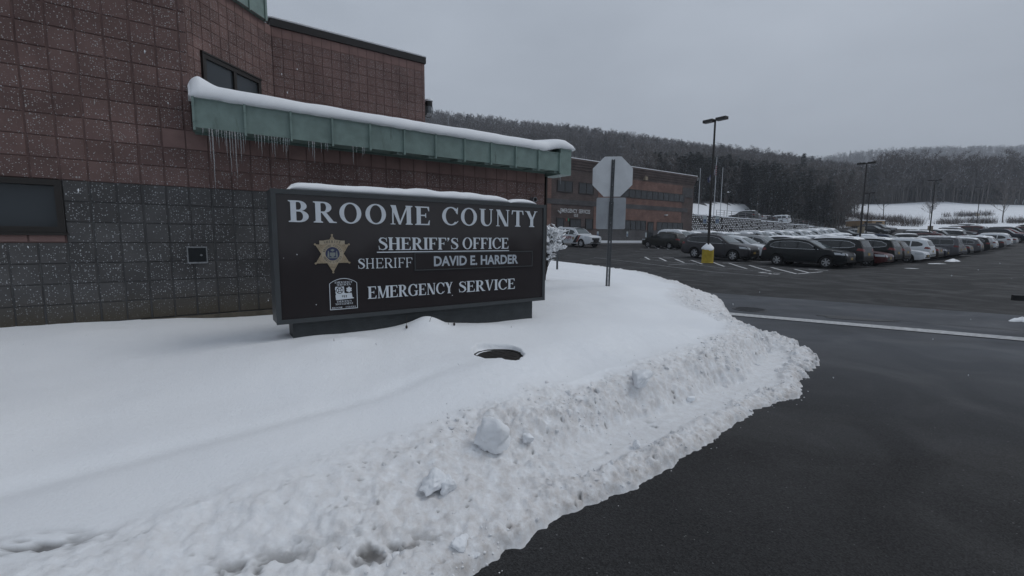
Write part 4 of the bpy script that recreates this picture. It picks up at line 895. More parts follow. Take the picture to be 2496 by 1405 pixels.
# arched emblem
b = MB(); ax0, ax1, az0, az1, azt = .462, .724, ZT - 1.123, ZT - .868, ZT - .819
def arch(x0, x1, z0, zs, zt, n=16): return [(x0, z0), (x1, z0), (x1, zs)] + [(x1 + (x0 - x1) * k / n, zs + (zt - zs) * math.sin(math.pi * k / n) ** .8) for k in range(1, n)] + [(x0, zs)]
O_, I_ = arch(ax0, ax1, az0, az1, azt), arch(ax0 + .006, ax1 - .006, az0 + .006, az1 - .001, azt - .006)
for i in range(len(O_)): j = (i + 1) % len(O_); b.poly([(O_[i][0], YL, O_[i][1]), (O_[j][0], YL, O_[j][1]), (I_[j][0], YL, I_[j][1]), (I_[i][0], YL, I_[i][1])])
arc_o = b.obj('arched_emblem', LET, SG, label='arched outline emblem with county shape')
b = MB(); put_text(b, 'EMERGENCY', .513, .678, ZT - .868, .019, YL); put_text(b, 'SERVICES', .530, .660, ZT - .891, .019, YL); put_text(b, 'EMERGENCY', .527, .667, ZT - 1.055, .018, YL); put_text(b, 'MANAGEMENT', .513, .680, ZT - 1.078, .018, YL); put_text(b, 'BROOME', .479, .580, ZT - 1.112, .015, YL); put_text(b, 'COUNTY', .608, .705, ZT - 1.112, .015, YL); b.obj('emblem_lettering', LET, arc_o)
b = MB(); sh_ = [(.517, -.900), (.597, -.900), (.600, -.962), (.617, -.968), (.668, -.966), (.676, -1.010), (.690, -1.016), (.690, -1.022), (.520, -1.030), (.516, -.985), (.521, -.975), (.516, -.955), (.520, -.94), (.514, -.925)]
b.poly([(x, YL, ZT + z) for x, z in sh_]); b.obj('county_shape', LET, arc_o)
b = MB(); sx_, szz = .645, ZT - .933
for k in range(3):
    a = math.pi / 2 + k * math.pi / 3; d = np.array([math.cos(a), math.sin(a)]) * .027; q = np.array([-math.sin(a), math.cos(a)]) * .0085
    b.poly([(sx_ + d[0] + q[0], YL - .0002 * k, szz + d[1] + q[1]), (sx_ - d[0] + q[0], YL - .0002 * k, szz - d[1] + q[1]), (sx_ - d[0] - q[0], YL - .0002 * k, szz - d[1] - q[1]), (sx_ + d[0] - q[0], YL - .0002 * k, szz + d[1] - q[1])])
b.obj('star_of_life', LET, arc_o)
b = MB(); mx_, mz_ = .557, ZT - .935
def ann(b, x, z, r0, r1, y, n=24):
    for k in range(n):
        a0_, a1_ = 2 * math.pi * k / n, 2 * math.pi * (k + 1) / n
        b.poly([(x + r0 * math.cos(a0_), y, z + r0 * math.sin(a0_)), (x + r1 * math.cos(a0_), y, z + r1 * math.sin(a0_)), (x + r1 * math.cos(a1_), y, z + r1 * math.sin(a1_)), (x + r0 * math.cos(a1_), y, z + r0 * math.sin(a1_))])
ann(b, mx_, mz_, .028, .034, YL - .0005); ann(b, mx_, mz_, .009, .014, YL - .0005)
for k in range(4):
    a = math.pi / 4 + k * math.pi / 2; d = np.array([math.cos(a), math.sin(a)]); q = np.array([-d[1], d[0]]) * .004
    b.poly([(mx_ + d[0] * .012 + q[0], YL - .0008, mz_ + d[1] * .012 + q[1]), (mx_ + d[0] * .032 + q[0], YL - .0008, mz_ + d[1] * .032 + q[1]), (mx_ + d[0] * .032 - q[0], YL - .0008, mz_ + d[1] * .032 - q[1]), (mx_ + d[0] * .012 - q[0], YL - .0008, mz_ + d[1] * .012 - q[1])])
put_text(b, '911', .570, .622, ZT - 1.008, .022, YL - .0006, slant=.2); b.obj('emblem_marks', FACE, arc_o)
# snow on top of the cabinet: two pieces
def cap_snow(x0, x1, seed, hmax, label):
    ts = np.linspace(x0, x1, 60); b = MB(); vs_ = []; n = 10
    for t in ts:
        e = (min(1, (t - x0) / .10) * min(1, (x1 - t) / .16)) ** .5 if x0 < t < x1 else 0
        h = (hmax * (.55 + .75 * float(fbm(np.array([t * 2.6]), np.array([seed + .5]), seed, 3)[0]) * .9)) * (.12 + .88 * e)
        yf = .02 - .012 * e + .015 * float(vnoise(np.array([t * 8]), np.array([1.5]), seed)[0])
        vs_ += [(t, yf + .02, ZT + .001), (t, yf, ZT + .25 * h), (t, yf + .006, ZT + .55 * h), (t, yf + .03, ZT + .85 * h), (t, yf + .08, ZT + h), (t, .16, ZT + 1.04 * h), (t, .24, ZT + .95 * h), (t, .285, ZT + .6 * h), (t, .295, ZT + .25 * h), (t, .28, ZT + .001)]
    b.add(vs_, [(i*n+j, i*n+(j+1)%n, (i+1)*n+(j+1)%n, (i+1)*n+j) for i in range(59) for j in range(n)] + [tuple(range(n)), tuple(59*n+j for j in range(n))[::-1]])
    o = b.obj('sign_snow', SNOW, smooth=True, label=label, cat='snow'); o.location = SG.location; o.rotation_euler = SG.rotation_euler
cap_snow(.155, 2.585, 5, .100, 'long wavy strip of snow on top of the county sign')
cap_snow(2.59, 2.985, 9, .075, 'short snow mound on the right end of the county sign top')
# ================================================================== SMALL THINGS ON THE LAWN
ALU = mat('bare_aluminium_sheet', (0.56, 0.58, 0.60), 0.36, var=0.12, vscale=2.5, metal=0.75, spec=0.5)
ALU2 = mat('dull_aluminium_sheet', (0.34, 0.36, 0.385), 0.42, var=0.14, vscale=3, metal=0.55, spec=0.5)
CHAN = mat('galvanised_channel', (0.075, 0.08, 0.086), 0.5, var=0.25, vscale=25, metal=0.5)
pb = np.array([2.02, 9.42, 0.0]); pb[2] = sz(pb[0], pb[1])
top = at_y(1495.5, 389, 9.42)
SS_ = empty('stop_sign', pb, 0, label='octagonal sign seen from behind on a perforated steel post in the snow', cat='road sign')
lean = (top - pb) / (top[2] - pb[2]); yaw = math.atan2(-pb[0], pb[1]) * 0.55
def chan(b, p, q, w, holes=True):                 # U-channel post along p -> q with a perforated web
    p, q = np.asarray(p, float), np.asarray(q, float); Ln = np.linalg.norm(q - p); d = (q - p) / Ln; xh = np.array([math.cos(yaw), math.sin(yaw), 0]); yh = np.array([-math.sin(yaw), math.cos(yaw), 0]); k = int(Ln / .026); th = .004
    for sg in (-1, 1):
        b.obox(p + xh * (sg * w / 2 - .006) , xh * .012, yh * .03, d * Ln)
        b.obox(p + xh * (sg * (w * .30) - w * .115), xh * w * .23, yh * th, d * Ln)
    if holes:
        for i in range(k): b.obox(p + d * (i * .026) - xh * w * .19, xh * w * .38, yh * th * .9, d * .016)
rel = lambda z: lean * (z - pb[2])
ztop = top[2]; zmid = at_y(1491, 492, 9.42)[2]
b = MB(); chan(b, rel(pb[2] - .25), rel(zmid), .075); b.obj('lower_post', CHAN, SS_)
b = MB(); chan(b, rel(zmid - .30) - np.array([-math.sin(yaw), math.cos(yaw), 0]) * .012, rel(ztop), .055); b.obj('upper_post', CHAN, SS_)
xh = np.array([math.cos(yaw), math.sin(yaw), 0]); yh = np.array([-math.sin(yaw), math.cos(yaw), 0])
def plate(b, c, outline, th=.004):
    n = len(outline); A = [c + xh * x + np.array([0, 0, z]) + yh * .040 for x, z in outline]; B = [a + yh * th for a in A]
    b.add(A + B, [tuple(range(n)), tuple(range(n, 2 * n))[::-1]] + [(i, n + i, n + (i + 1) % n, (i + 1) % n) for i in range(n)])
zc = at_y(1495, 430.5, 9.42)[2]; R8 = .405 / math.cos(math.pi / 8)
b = MB(); plate(b, rel(zc), [(R8 * math.cos(math.pi / 8 + k * math.pi / 4), R8 * math.sin(math.pi / 8 + k * math.pi / 4)) for k in range(8)]); b.obj('octagon_plate', ALU, SS_)
zc2 = at_y(1490, 520.5, 9.42)[2]; hw, hh, cr8 = .300, .325, .035
ol = []
for sx_, sz_, a0 in [(1, 1, 0), (-1, 1, 90), (-1, -1, 180), (1, -1, 270)]: ol += [(sx_ * (hw - cr8) + cr8 * math.cos(rad(a0 + 15 * k)), sz_ * (hh - cr8) + cr8 * math.sin(rad(a0 + 15 * k))) for k in range(7)]
b = MB(); plate(b, rel(zc2), ol); b.obj('lower_plate', ALU2, SS_)
b = MB()
for zz in (zc + .18, zc - .18, zc2 + .2, zc2 - .2): b.lathe([(.001, -.012), (.009, -.012), (.009, .0)], 8, 'y', tuple(rel(zz))); 
b.obj('bolts', M_['steel'], SS_)
# small second sign by the shrub
p2 = np.array([1.58, 15.75, 0]); p2[2] = sz(p2[0], p2[1])
S2 = empty('small_sign', p2, 0.35, label='small grey sign back on a short post beside the snowy shrub', cat='road sign')
b = MB(); b.box(-.03, -.018, -.02, .02, -.2, 1.45); b.box(.018, .03, -.02, .02, -.2, 1.45); b.box(-.018, .018, -.02, -.014, -.2, 1.45); b.obj('post', CHAN, S2)
yaw_s = yaw; yaw = 0.0; xh = np.array([1.0, 0, 0]); yh = np.array([0, 1.0, 0])
b = MB(); plate(b, np.array([0.02, -.06, 1.12]), [(x * .5, z * .9) for x, z in ol]); b.obj('plate', ALU2, S2)
# drain lid in its hole
zl = sz(*HOLE) - .022
b = MB(); b.lathe([(.001, .012), (.20, .012), (.205, .004), (.225, .004), (.23, .014), (.27, .012), (.28, -.05)], 30)
for k in range(-3, 4): hwid = math.sqrt(.18 ** 2 - (k * .05) ** 2); b.box(-hwid, hwid, k * .05 - .009, k * .05 + .009, .0115, .0145)
o = b.obj('drain_cover', mat('rusty_dark_iron', (0.020, 0.018, 0.016), 0.7, var=0.5, vscale=16, bump=.4, bscale=40), label='dark iron drain cover at the bottom of a melted hole in the snow', cat='manhole'); o.location = (*HOLE, zl + .03); o.rotation_euler = (0, 0, .5)
# lumps of plowed snow
def lump(name, px, py, z, r, label, sq=(1, 1, 1), seed=0, sink=.25, dy=0):
    me = bpy.data.meshes.new(name); bm = bmesh.new(); bmesh.ops.create_icosphere(bm, subdivisions=4, radius=1)
    rs_ = random.Random(seed); pl_ = [(Vector((rs_.gauss(0, 1), rs_.gauss(0, 1), rs_.gauss(0, 1))).normalized(), rs_.uniform(.42, .88)) for _ in range(16)]
    for v in bm.verts:
        n = v.co.normalized(); k = 1.0
        for d, c in pl_:
            q = n.dot(d)
            if q > .2: k = min(k, c / q)
        a = float(fbm(np.array([n.x * 2.3 + seed]), np.array([n.y * 2.3 + n.z * 3.1]), 100 + seed, 4)[0])
        v.co = Vector((n.x * sq[0], n.y * sq[1], n.z * sq[2])) * (k * (.78 + .52 * a)) * r
    bm.to_mesh(me); bm.free(); me.materials.append(SNOWD); smooth_angle(me, 60)
    p = shit(px, py); zz = sz(p[0], p[1])
    o = link(name, me, label=label, cat='snow clump'); o.location = (p[0], p[1], zz + r * sq[2] * (.8 - sink)); o.rotation_euler = (rs_.uniform(-.3, .3), rs_.uniform(-.3, .3), rs_.uniform(0, 6)); return o
lump('snow_clump', 1190, 1090, .36, .115, 'largest frozen snow clump standing on the plowed bank', (1.1, .95, 1.0), 1, .15)
lump('snow_clump', 1287, 1078, .36, .050, 'fist-sized snow clump right of the largest one on the bank', (1.2, 1, .8), 2)
lump('snow_clump', 1551, 1092, .07, .038, 'small white snow clump lying in the tyre rut near the road', (1, 1, 1), 3, .1)
lump('snow_clump', 1055, 1195, .27, .085, 'rounded snow clump low on the bank below the drain hole', (1.1, 1, .9), 4)
lump('snow_clump', 1095, 1195, .27, .062, 'flat-sided snow clump touching the rounded one low on the bank', (1, 1, 1), 5)
lump('snow_clump', 1683, 975, .10, .04, 'snow clump fallen into the far end of the tyre rut', (1.6, 1, .7), 6)
lump('snow_clump', 1560, 935, .35, .12, 'broad snow block on the crest of the plowed bank', (1.3, 1, .8), 8, .3)
lump('snow_clump', 1120, 1330, .10, .05, 'icy snow lump at the road edge close to the camera', (1.2, 1, .7), 9)
# pine cones and dry stems by the sign
CONE = mat('brown_cone', (0.035, 0.022, 0.016), 0.8, var=.4, vscale=60); TWIG = mat('dry_stem', (0.055, 0.045, 0.036), 0.9)
for (px, py, lab) in [(991, 797, 'brown pine cone on its stem stuck in the snow below the middle of the sign'), (1107, 790, 'brown pine cone lying on the snow right of the drift below the sign')]:
    p = shit(px, py + 4); z0 = sz(p[0], p[1]); b = MB()
    for k in range(34):
        a = k * 2.4; h = .004 + .036 * k / 34; r = .012 * math.sin(math.pi * (.15 + .8 * k / 34)); b.add([(r * .3 * math.cos(a), r * .3 * math.sin(a), h), (r * 1.15 * math.cos(a - .35), r * 1.15 * math.sin(a - .35), h + .004), (r * 1.3 * math.cos(a), r * 1.3 * math.sin(a), h + .001), (r * 1.15 * math.cos(a + .35), r * 1.15 * math.sin(a + .35), h + .004)], [(0, 1, 2, 3)])
    b.lathe([(.001, 0), (.008, .01), (.008, .03), (.001, .042)], 8)
    o = b.obj('pine_cone', CONE, label=lab, cat='pine cone'); o.location = (p[0], p[1], z0 - .006)
for i, (px, py, ln, dx) in enumerate([(991, 786, .10, .0), (1046, 778, .07, .04), (1095, 786, .06, -.03), (1126, 776, .07, .01), (1210, 773, .05, .01), (715, 806, .09, -.04), (858, 788, .05, -.02), (915, 799, .03, -.01), (814, 826, .025, .0), (1246, 793, .02, 0)]):
    p = shit(px, py + 6); z0 = sz(p[0], p[1]); b = MB(); b.tube([(0, 0, -.02), (dx * .4, 0, ln * .5), (dx, 0, ln)], [.0026, .002, .0012], 5)
    o = b.obj('dry_stem', TWIG, label='thin dry stem poking out of the snow at the foot of the sign', cat='twig', group='dry stems in front of the sign'); o.location = (p[0], p[1], z0)
# snow-laden shrub
def shrub(loc, h, r, nst, label, seed, snowy=True):
    rs_ = random.Random(seed); root = empty('shrub', loc, 0, label=label, cat='shrub'); b = MB(); sn = MB()
    for i in range(nst):
        a = rs_.uniform(0, 2 * math.pi); rr_ = r * rs_.uniform(.35, 1.0); hh_ = h * rs_.uniform(.55, 1.0); k = 6; pts = []
        for j in range(k):
            f_ = j / (k - 1); pts.append((math.cos(a) * rr_ * f_ ** 1.3 + rs_.gauss(0, .02), math.sin(a) * rr_ * f_ ** 1.3 + rs_.gauss(0, .02), hh_ * (math.sin(f_ * 1.75) / math.sin(1.75) if f_ < 1 else .93) ))
        b.tube(pts, [.010 * (1 - .8 * j / (k - 1)) for j in range(k)], 4, cap=False)
        for _ in range(7):
            j = rs_.randint(2, k - 1); p = np.array(pts[j]); q = p + np.array([rs_.gauss(0, .11), rs_.gauss(0, .11), rs_.uniform(-.02, .13)]); b.tube([p, (p + q) / 2 + rs_.gauss(0, .02), q], [.004, .003, .0015], 3, cap=False)
            if snowy and j >= 2 and rs_.random() < .9:
                R_ = rs_.uniform(.010, .026); up_ = np.array([0, 0, R_ * .6]); mid = (p + q) / 2 + up_ + rs_.gauss(0, .008)
                sn.tube([p + up_ * .4, p * .7 + q * .3 + up_, mid, p * .25 + q * .75 + up_ * .8, q + up_ * .3], [R_ * .4, R_ * rs_.uniform(.8, 1.3), R_ * rs_.uniform(.9, 1.6), R_ * rs_.uniform(.6, 1.1), R_ * .25], 6)
        if snowy:
            R_ = rs_.uniform(.016, .034); sn.tube([np.array(pts[3]) + [0, 0, .01], np.array(pts[4]) + [0, 0, R_ * .7], np.array(pts[5]) + [0, 0, R_ * .3]], [R_ * .5, R_, R_ * .4], 6)
    b.obj('branches', mat('shrub_bark', (0.030, 0.024, 0.021), .9), root)
    if snowy: sn.obj('snow_load', SNOW, root, smooth=True, kind='stuff')
    return root
bp_ = (0.80, 11.2); shrub((*bp_, sz(*bp_)), 1.30, .50, 110, 'bare shrub bent under snow just right of the county sign', 3)

# ================================================================== LAMP POSTS
LAMP = mat('dark_bronze_lamp', (0.024, 0.022, 0.021), 0.5, var=.15, vscale=3); TAN = mat('tan_plate', (0.33, 0.28, 0.21), .7, var=.1); YEL = mat('yellow_painted_concrete', (0.42, 0.31, 0.035), .75, var=.22, vscale=5, bump=.3, bscale=25)
def at_top(px, py, H):                            # ground point under a pole of height H whose top shows at this pixel
    Y = 20.0
    while Y < 140:
        p = at_y(px, py, Y)
        if p[2] - float(ground_h(p[0], p[1])[0] if np.ndim(ground_h(p[0], p[1])) else ground_h(p[0], p[1])) > H: break
        Y += .25
    p = at_y(px, py, Y); return np.array([p[0], p[1], float(ground_h(p[0], p[1]))])
def lamp_post(p, H, label, yaw=RZ + math.pi / 2, base='plain', plate_z=None, hl_=.62):
    r = empty('lamp_post', p, yaw, label=label, cat='lamp post')
    b = MB(); b.tube([(0, 0, 0.02), (0, 0, H)], [.085, .055], 8); b.obj('pole', LAMP, r)
    for sg in (-1, 1):
        b = MB(); b.box(sg * .10 if sg > 0 else -.10 - hl_, .10 + hl_ if sg > 0 else -.10, -.17, .17, H - .10, H + .06); b.box(min(sg * .05, sg * .12), max(sg * .05, sg * .12), -.04, .04, H - .07, H + .0); hd = b.obj('lamp_head', LAMP, r)
        b = MB(); b.box(sg * .14 if sg > 0 else -.06 - hl_, .06 + hl_ if sg > 0 else -.14, -.14, .14, H - .108, H - .101); b.obj('lens', mat('lamp_lens_grey', (0.18, 0.18, 0.18), .3) if 'lamp_lens_grey' not in bpy.data.materials else bpy.data.materials['lamp_lens_grey'], hd)
    b = MB(); b.box(-.14, .14, -.14, .14, 0, .03); b.obj('base_plate', LAMP, r)
    if base == 'yellow':
        b = MB(); b.lathe([(.001, .82), (.30, .82), (.335, .79), (.34, .05), (.36, .0)], 24); b.obj('concrete_base', YEL, r, smooth=False)
        b = MB(); k = 16; rg = []
        for (rr_, z_) in [(.35, .80), (.355, .87), (.30, .95), (.20, 1.05), (.09, 1.16), (.06, 1.17)]: rg.append((rr_, z_))
        b.lathe(rg, k); b.v = [(x * (1 + .10 * math.sin(3 * math.atan2(y, x))), y * (1 + .12 * math.sin(2 * math.atan2(y, x) + 1)), z + .05 * math.sin(2 * math.atan2(y, x))) for x, y, z in b.v]; b.obj('snow_cap', SNOW, r, smooth=True)
    if plate_z:
        b = MB(); b.box(-.28, .28, -.12, -.10, plate_z - .30, plate_z + .30); b.obj('tan_plate', TAN, r)
    return r
lp = hit(1724, 641); topz = at_y(1745, 292, lp[1])[2]
LPH = topz - lp[2]
lamp_post(lp, LPH, 'tallest and nearest twin-headed lamp post rising from a yellow concrete base', base='yellow')
for px, py, lab in [(2113, 397, 'second twin-headed lamp post behind the dark parked cars'), (2280, 440, 'third twin-headed lamp post with tan plate in the middle of the lot'), (2391, 457, 'farthest large twin-headed lamp post in front of the snowy slope')]:
    p = at_top(px, py, LPH); lamp_post(p, LPH, lab, plate_z={2113: 2.4, 2280: 2.3, 2391: 2.5}[px])
p = at_top(2120, 471, LPH * .8); lamp_post(p, LPH * .8, 'thin distant lamp post in front of the bare woods', hl_=.5)
# disabled-parking signs hung on the first lamp post
SIGNW = mat('white_sign_face', (0.42, 0.48, 0.50), .5); BLUE = mat('sign_blue', (0.03, 0.07, 0.20), .5)
def access_sign(c, yaw, w, h, label, arm=None, post=None):
    r = empty('parking_sign', c, yaw, label=label, cat='parking sign'); b = MB(); b.box(-w / 2, w / 2, -.006, .0, -h / 2, h / 2); b.obj('plate', SIGNW, r)
    b = MB(); k = w * .36
    b.box(-k, k, -.009, -.0065, -h * .38, h * .08); b.obj('blue_panel', BLUE, r)
    b = MB(); s_ = w * .28
    b.lathe([(s_ * .45, -.012), (s_ * .72, -.012)], 14, 'y', (-s_ * .1, 0, -h * .25)); b.box(-s_ * .2, s_ * .05, -.0125, -.010, -h * .22, -h * .02); b.lathe([(.001, -.012), (s_ * .26, -.012)], 10, 'y', (-s_ * .05, 0, h * .03)); b.box(-s_ * .1, s_ * .7, -.013, -.0105, -h * .20, -h * .155); b.obj('wheelchair_symbol', SIGNW, r)
    if arm:
        b = MB()
        for z in (h * .42, -h * .30): b.box(min(0, arm), max(0, arm), .002, .03, z - .025, z + .025)
        b.obj('bracket', LAMP, r)
    if post: b = MB(); b.box(-.03, .03, .002, .04, -post, h / 2); b.obj('post', CHAN, r)
    return r
for px, lab, arm in [(1718, 'left accessible-parking sign bracketed to the nearest lamp post', .30), (1748.5, 'right accessible-parking sign bracketed to the nearest lamp post', -.30)]:
    c = at_y(px, 536.5, lp[1] - .16); access_sign(c, 0.25, .26, .50, lab, arm)
# ================================================================== EMERGENCY SERVICES BUILDING
DF = 38.9
FO = NI * DF
FB = empty('office_building', (FO[0], FO[1], 0), RZ, label='two-storey brown and red brick office building with long window strips across the lot', cat='building')
def fx(px, py, D=DF): p = on_plane(px, py, D); return float((p - FO) @ UD), float(p[2])
def brick_mat(name, c1, c2, mort, bw=.41, bh=.203):
    ma, t, b = bsdf(name); l = t.links.new; tc_ = N(t, 'ShaderNodeTexCoord'); sx_ = N(t, 'ShaderNodeSeparateXYZ'); l(tc_.outputs['Object'], sx_.inputs[0])
    cb = N(t, 'ShaderNodeCombineXYZ'); ad = N(t, 'ShaderNodeMath', operation='ADD'); l(sx_.outputs['X'], ad.inputs[0]); l(sx_.outputs['Y'], ad.inputs[1]); l(ad.outputs[0], cb.inputs['X']); l(sx_.outputs['Z'], cb.inputs['Y'])
    br = N(t, 'ShaderNodeTexBrick', inp={'Scale': 1.0, 'Mortar Size': 0.012, 'Brick Width': bw, 'Row Height': bh, 'Color1': (*c1, 1), 'Color2': (*c2, 1), 'Mortar': (*mort, 1)}); l(cb.outputs[0], br.inputs['Vector'])
    n1 = N(t, 'ShaderNodeTexNoise', inp={'Scale': .8, 'Detail': 5.0}); l(tc_.outputs['Object'], n1.inputs['Vector']); r1 = N(t, 'ShaderNodeMapRange', inp={'From Min': .3, 'From Max': .7, 'To Min': .75, 'To Max': 1.2}); l(n1.outputs['Fac'], r1.inputs[0])
    hs = N(t, 'ShaderNodeHueSaturation'); l(br.outputs['Color'], hs.inputs['Color']); l(r1.outputs[0], hs.inputs['Value']); l(hs.outputs[0], b.inputs['Base Color']); b.inputs['Roughness'].default_value = .85; b.inputs['Specular IOR Level'].default_value = .25
    bp = N(t, 'ShaderNodeBump', inp={'Strength': .6, 'Distance': .01}); l(br.outputs['Fac'], bp.inputs['Height']); bp.invert = True; l(bp.outputs[0], b.inputs['Normal']); return ma
BR_R = brick_mat('red_brick', (.225, .135, .112), (.190, .112, .094), (.13, .088, .076)); BR_B = brick_mat('brown_brick', (.125, .096, .090), (.105, .082, .077), (.075, .06, .057)); BR_G = brick_mat('grey_brick', (.105, .102, .105), (.09, .088, .092), (.062, .06, .064))
XR = fx(1689, 500)[0]; XL = fx(1270, 480)[0]; ZG = 0.9
def zof(py, px=1600): return fx(px, py)[1]
zt_ = zof(417.5); zc0 = zof(446); zg1, zg0 = zof(503), zof(513.5); zbs = zof(562)
b = MB(); b.box(XL, XR, 0, 16, ZG, zt_ - .25); b.obj('brown_wall', BR_B, FB)
for i, (za, zb_, pr) in enumerate([(zt_ - .25, zt_, .32), (zt_ - .55, zt_ - .251, .24), (zt_ - .85, zt_ - .551, .16), (zt_ - 1.15, zt_ - .851, .08)]):
    b = MB(); b.box(XL, XR + pr, -pr, 16 + pr, za, zb_); b.obj('cornice_course', BR_B, FB)
xa, xb = fx(1457, 500)[0], fx(1661, 500)[0]
for nm, z0, z1 in [('upper_panel', zg1, zc0), ('lower_panel', zbs, zg0)]: b = MB(); b.box(xa, xb, -.05, .02, z0, z1); b.obj('red_panel', BR_R, FB)
xl0, xl1 = XL + .2, fx(1343, 480)[0]
b = MB(); b.box(xl0, xl1, -.05, .02, ZG, zc0 - .3); b.obj('red_panel', BR_R, FB)
b = MB(); b.box(fx(1447, 500)[0], fx(1456, 500)[0], -.05, .02, zbs, zg0); b.obj('red_panel', BR_R, FB)
b = MB(); b.box(XL, XR - 1.4, -.075, -.051, zg0, zg1); b.obj('grey_band', BR_G, FB)
b = MB(); b.box(fx(1457, 570)[0], XR - .01, -.08, -.051, ZG, zbs); b.obj('grey_base', BR_G, FB)
b = MB(); b.box(xb + .1, XR - .2, -.03, -.001, zof(450), zof(475)); b.obj('grey_panel', BR_G, FB)
FGL = mat('office_glass', (.022, .026, .031), .08, spec=.5)
def fwin(px0, px1, py0, py1, n, name='window', yo=-.09):
    x0, z1 = fx(px0, py0); x1, z0 = fx(px1, py1); z1 = fx((px0 + px1) / 2, py0)[1]; z0 = fx((px0 + px1) / 2, py1)[1]
    w = MB(); fr = .09
    w.box(x0, x1, yo, .03, z0, z0 + fr); w.box(x0, x1, yo, .03, z1 - fr, z1); w.box(x0, x0 + fr, yo + .002, .03, z0 + fr, z1 - fr); w.box(x1 - fr, x1, yo + .002, .03, z0 + fr, z1 - fr)
    for k in range(1, n): q = x0 + (x1 - x0) * k / n; w.box(q - fr * .5, q + fr * .5, yo + .003, .03, z0 + fr, z1 - fr)
    o = w.obj(name, BRONZE, FB)
    for k in range(n):
        a, c = x0 + (x1 - x0) * k / n, x0 + (x1 - x0) * (k + 1) / n; p = MB(); p.box(a + fr * .4, c - fr * .4, yo + .03, yo + .036, z0 + fr * .5, z1 - fr * .5); q = p.obj('pane', FGL, o)
fwin(1358, 1395, 441, 469, 2); fwin(1411, 1446, 446.5, 474, 2); fwin(1486, 1667, 465.5, 486.5, 13); fwin(1468, 1573, 536.5, 561, 8); fwin(1600, 1663, 542.5, 563.5, 5); fwin(1356, 1374, 531, 558, 1); fwin(1427, 1444, 533.5, 561, 1)
for px0, px1, py0, nm in [(1388, 1415, 533, 'entrance_recess'), (1578, 1592, 541, 'door_recess')]:
    x0, x1 = fx(px0, py0)[0], fx(px1, py0)[0]; z1 = fx(px0, py0)[1]; b = MB(); b.box(x0, x1, -.12, .03, ZG, z1); o = b.obj(nm, mat('recess_brown', (.012, .010, .010), .6) if 'recess_brown' not in bpy.data.materials else bpy.data.materials['recess_brown'], FB)
    b = MB(); b.box(x0 + .1, (x0 + x1) / 2 - .03, -.126, -.121, ZG + .3, z1 - .2); b.box((x0 + x1) / 2 + .03, x1 - .1, -.126, -.121, ZG + .3, z1 - .2); b.obj('pane', FGL, o)
WL = mat('white_metal_letters', (.62, .64, .66), .5)
xa_, za_ = fx(1365, 519); xb_, _ = fx(1437, 519); me = font_mesh('facade_lettering', 'EMERGENCY  SERVICES', WL, xb_ - xa_, .46, offset=.015); o = link('facade_lettering', me, FB); o.location = (xa_, -.09, fx(1401, 520)[1]); 
xa_, za_ = fx(1398, 527.5); xb_, _ = fx(1407.5, 527.5); me = font_mesh('facade_number', '153', WL, xb_ - xa_, .36, offset=.02); o = link('facade_number', me, FB); o.location = (xa_, -.09, za_ - .08)
b = MB(); x, z = fx(1571, 440); b.box(x - .25, x + .25, -.35, .0, z, z + .45); b.box(x - .03, x + .03, -.2, -.1, z + .45, z + .62); b.obj('siren_box', TAN, FB)
b = MB(); x, z = fx(1620, 525); b.box(x - .15, x + .22, -.4, -.05, z - .06, z + .08); b.obj('wall_lamp', WL, FB)
b = MB(); x, z = fx(1357, 515); b.obox((x, -.3, z), (.38, 0, -.28), (0, .2, 0), (0, 0, .1)); b.obj('wall_lamp', WL, FB)
for px, col in [(1379.5, (.25, .06, .05)), (1384.5, (.04, .22, .12))]: b = MB(); x, z = fx(px, 536); b.box(x - .1, x + .1, -.10, -.085, z - .16, z + .16); b.obj('notice', mat('notice_' + str(int(px)), col, .6), FB)
b = MB(); b.box(XL, XR + .33, -.33, 2.5, zt_ + .001, zt_ + .09); b.obj('roof_snow', SNOW, FB)
b = MB(); b.box(XL, XR + 2, -1.35, -.09, ZG - .4, ZG + .42); o = b.obj('planting_strip', GSNOW, FB)
b = MB(); b.box(XL, XR + 2, -1.52, -1.351, ZG - .4, ZG + .15); b.obj('kerb', mat('concrete_kerb', (.22, .22, .22), .85, var=.2), FB)
for px, lab in [(1457, 'accessible-parking sign by the office entrance near the patrol car'), (1529, 'accessible-parking sign in front of the office ground-floor windows')]:
    p = on_plane(px, 571, DF - 1.0); access_sign(p, RZ, .30, .62, lab, post=1.6)
b = MB(); q = on_plane(1574.5, 573, DF - 1.0); access = empty('notice_board', q, RZ, label='small white notice on a short post by the office side door', cat='sign'); b.box(-.14, .14, -.01, .01, -.3, .3); b.obj('board', SIGNW, access); b = MB(); b.box(-.03, .03, .011, .05, -1.0, .2); b.obj('post', CHAN, access)
# thin aerial on the low roof behind the canopy
q = at_y(1093, 306, 30); b = MB(); b.tube([(0, 0, 0), (0, 0, float(at_y(1093, 284, 30)[2] - ground_h(q[0], q[1])))], [.035, .02], 6); o = b.obj('aerial_mast', M_['steel'], label='thin pale aerial mast rising behind the canopy snow', cat='mast'); o.location = (q[0], q[1], float(ground_h(q[0], q[1])))

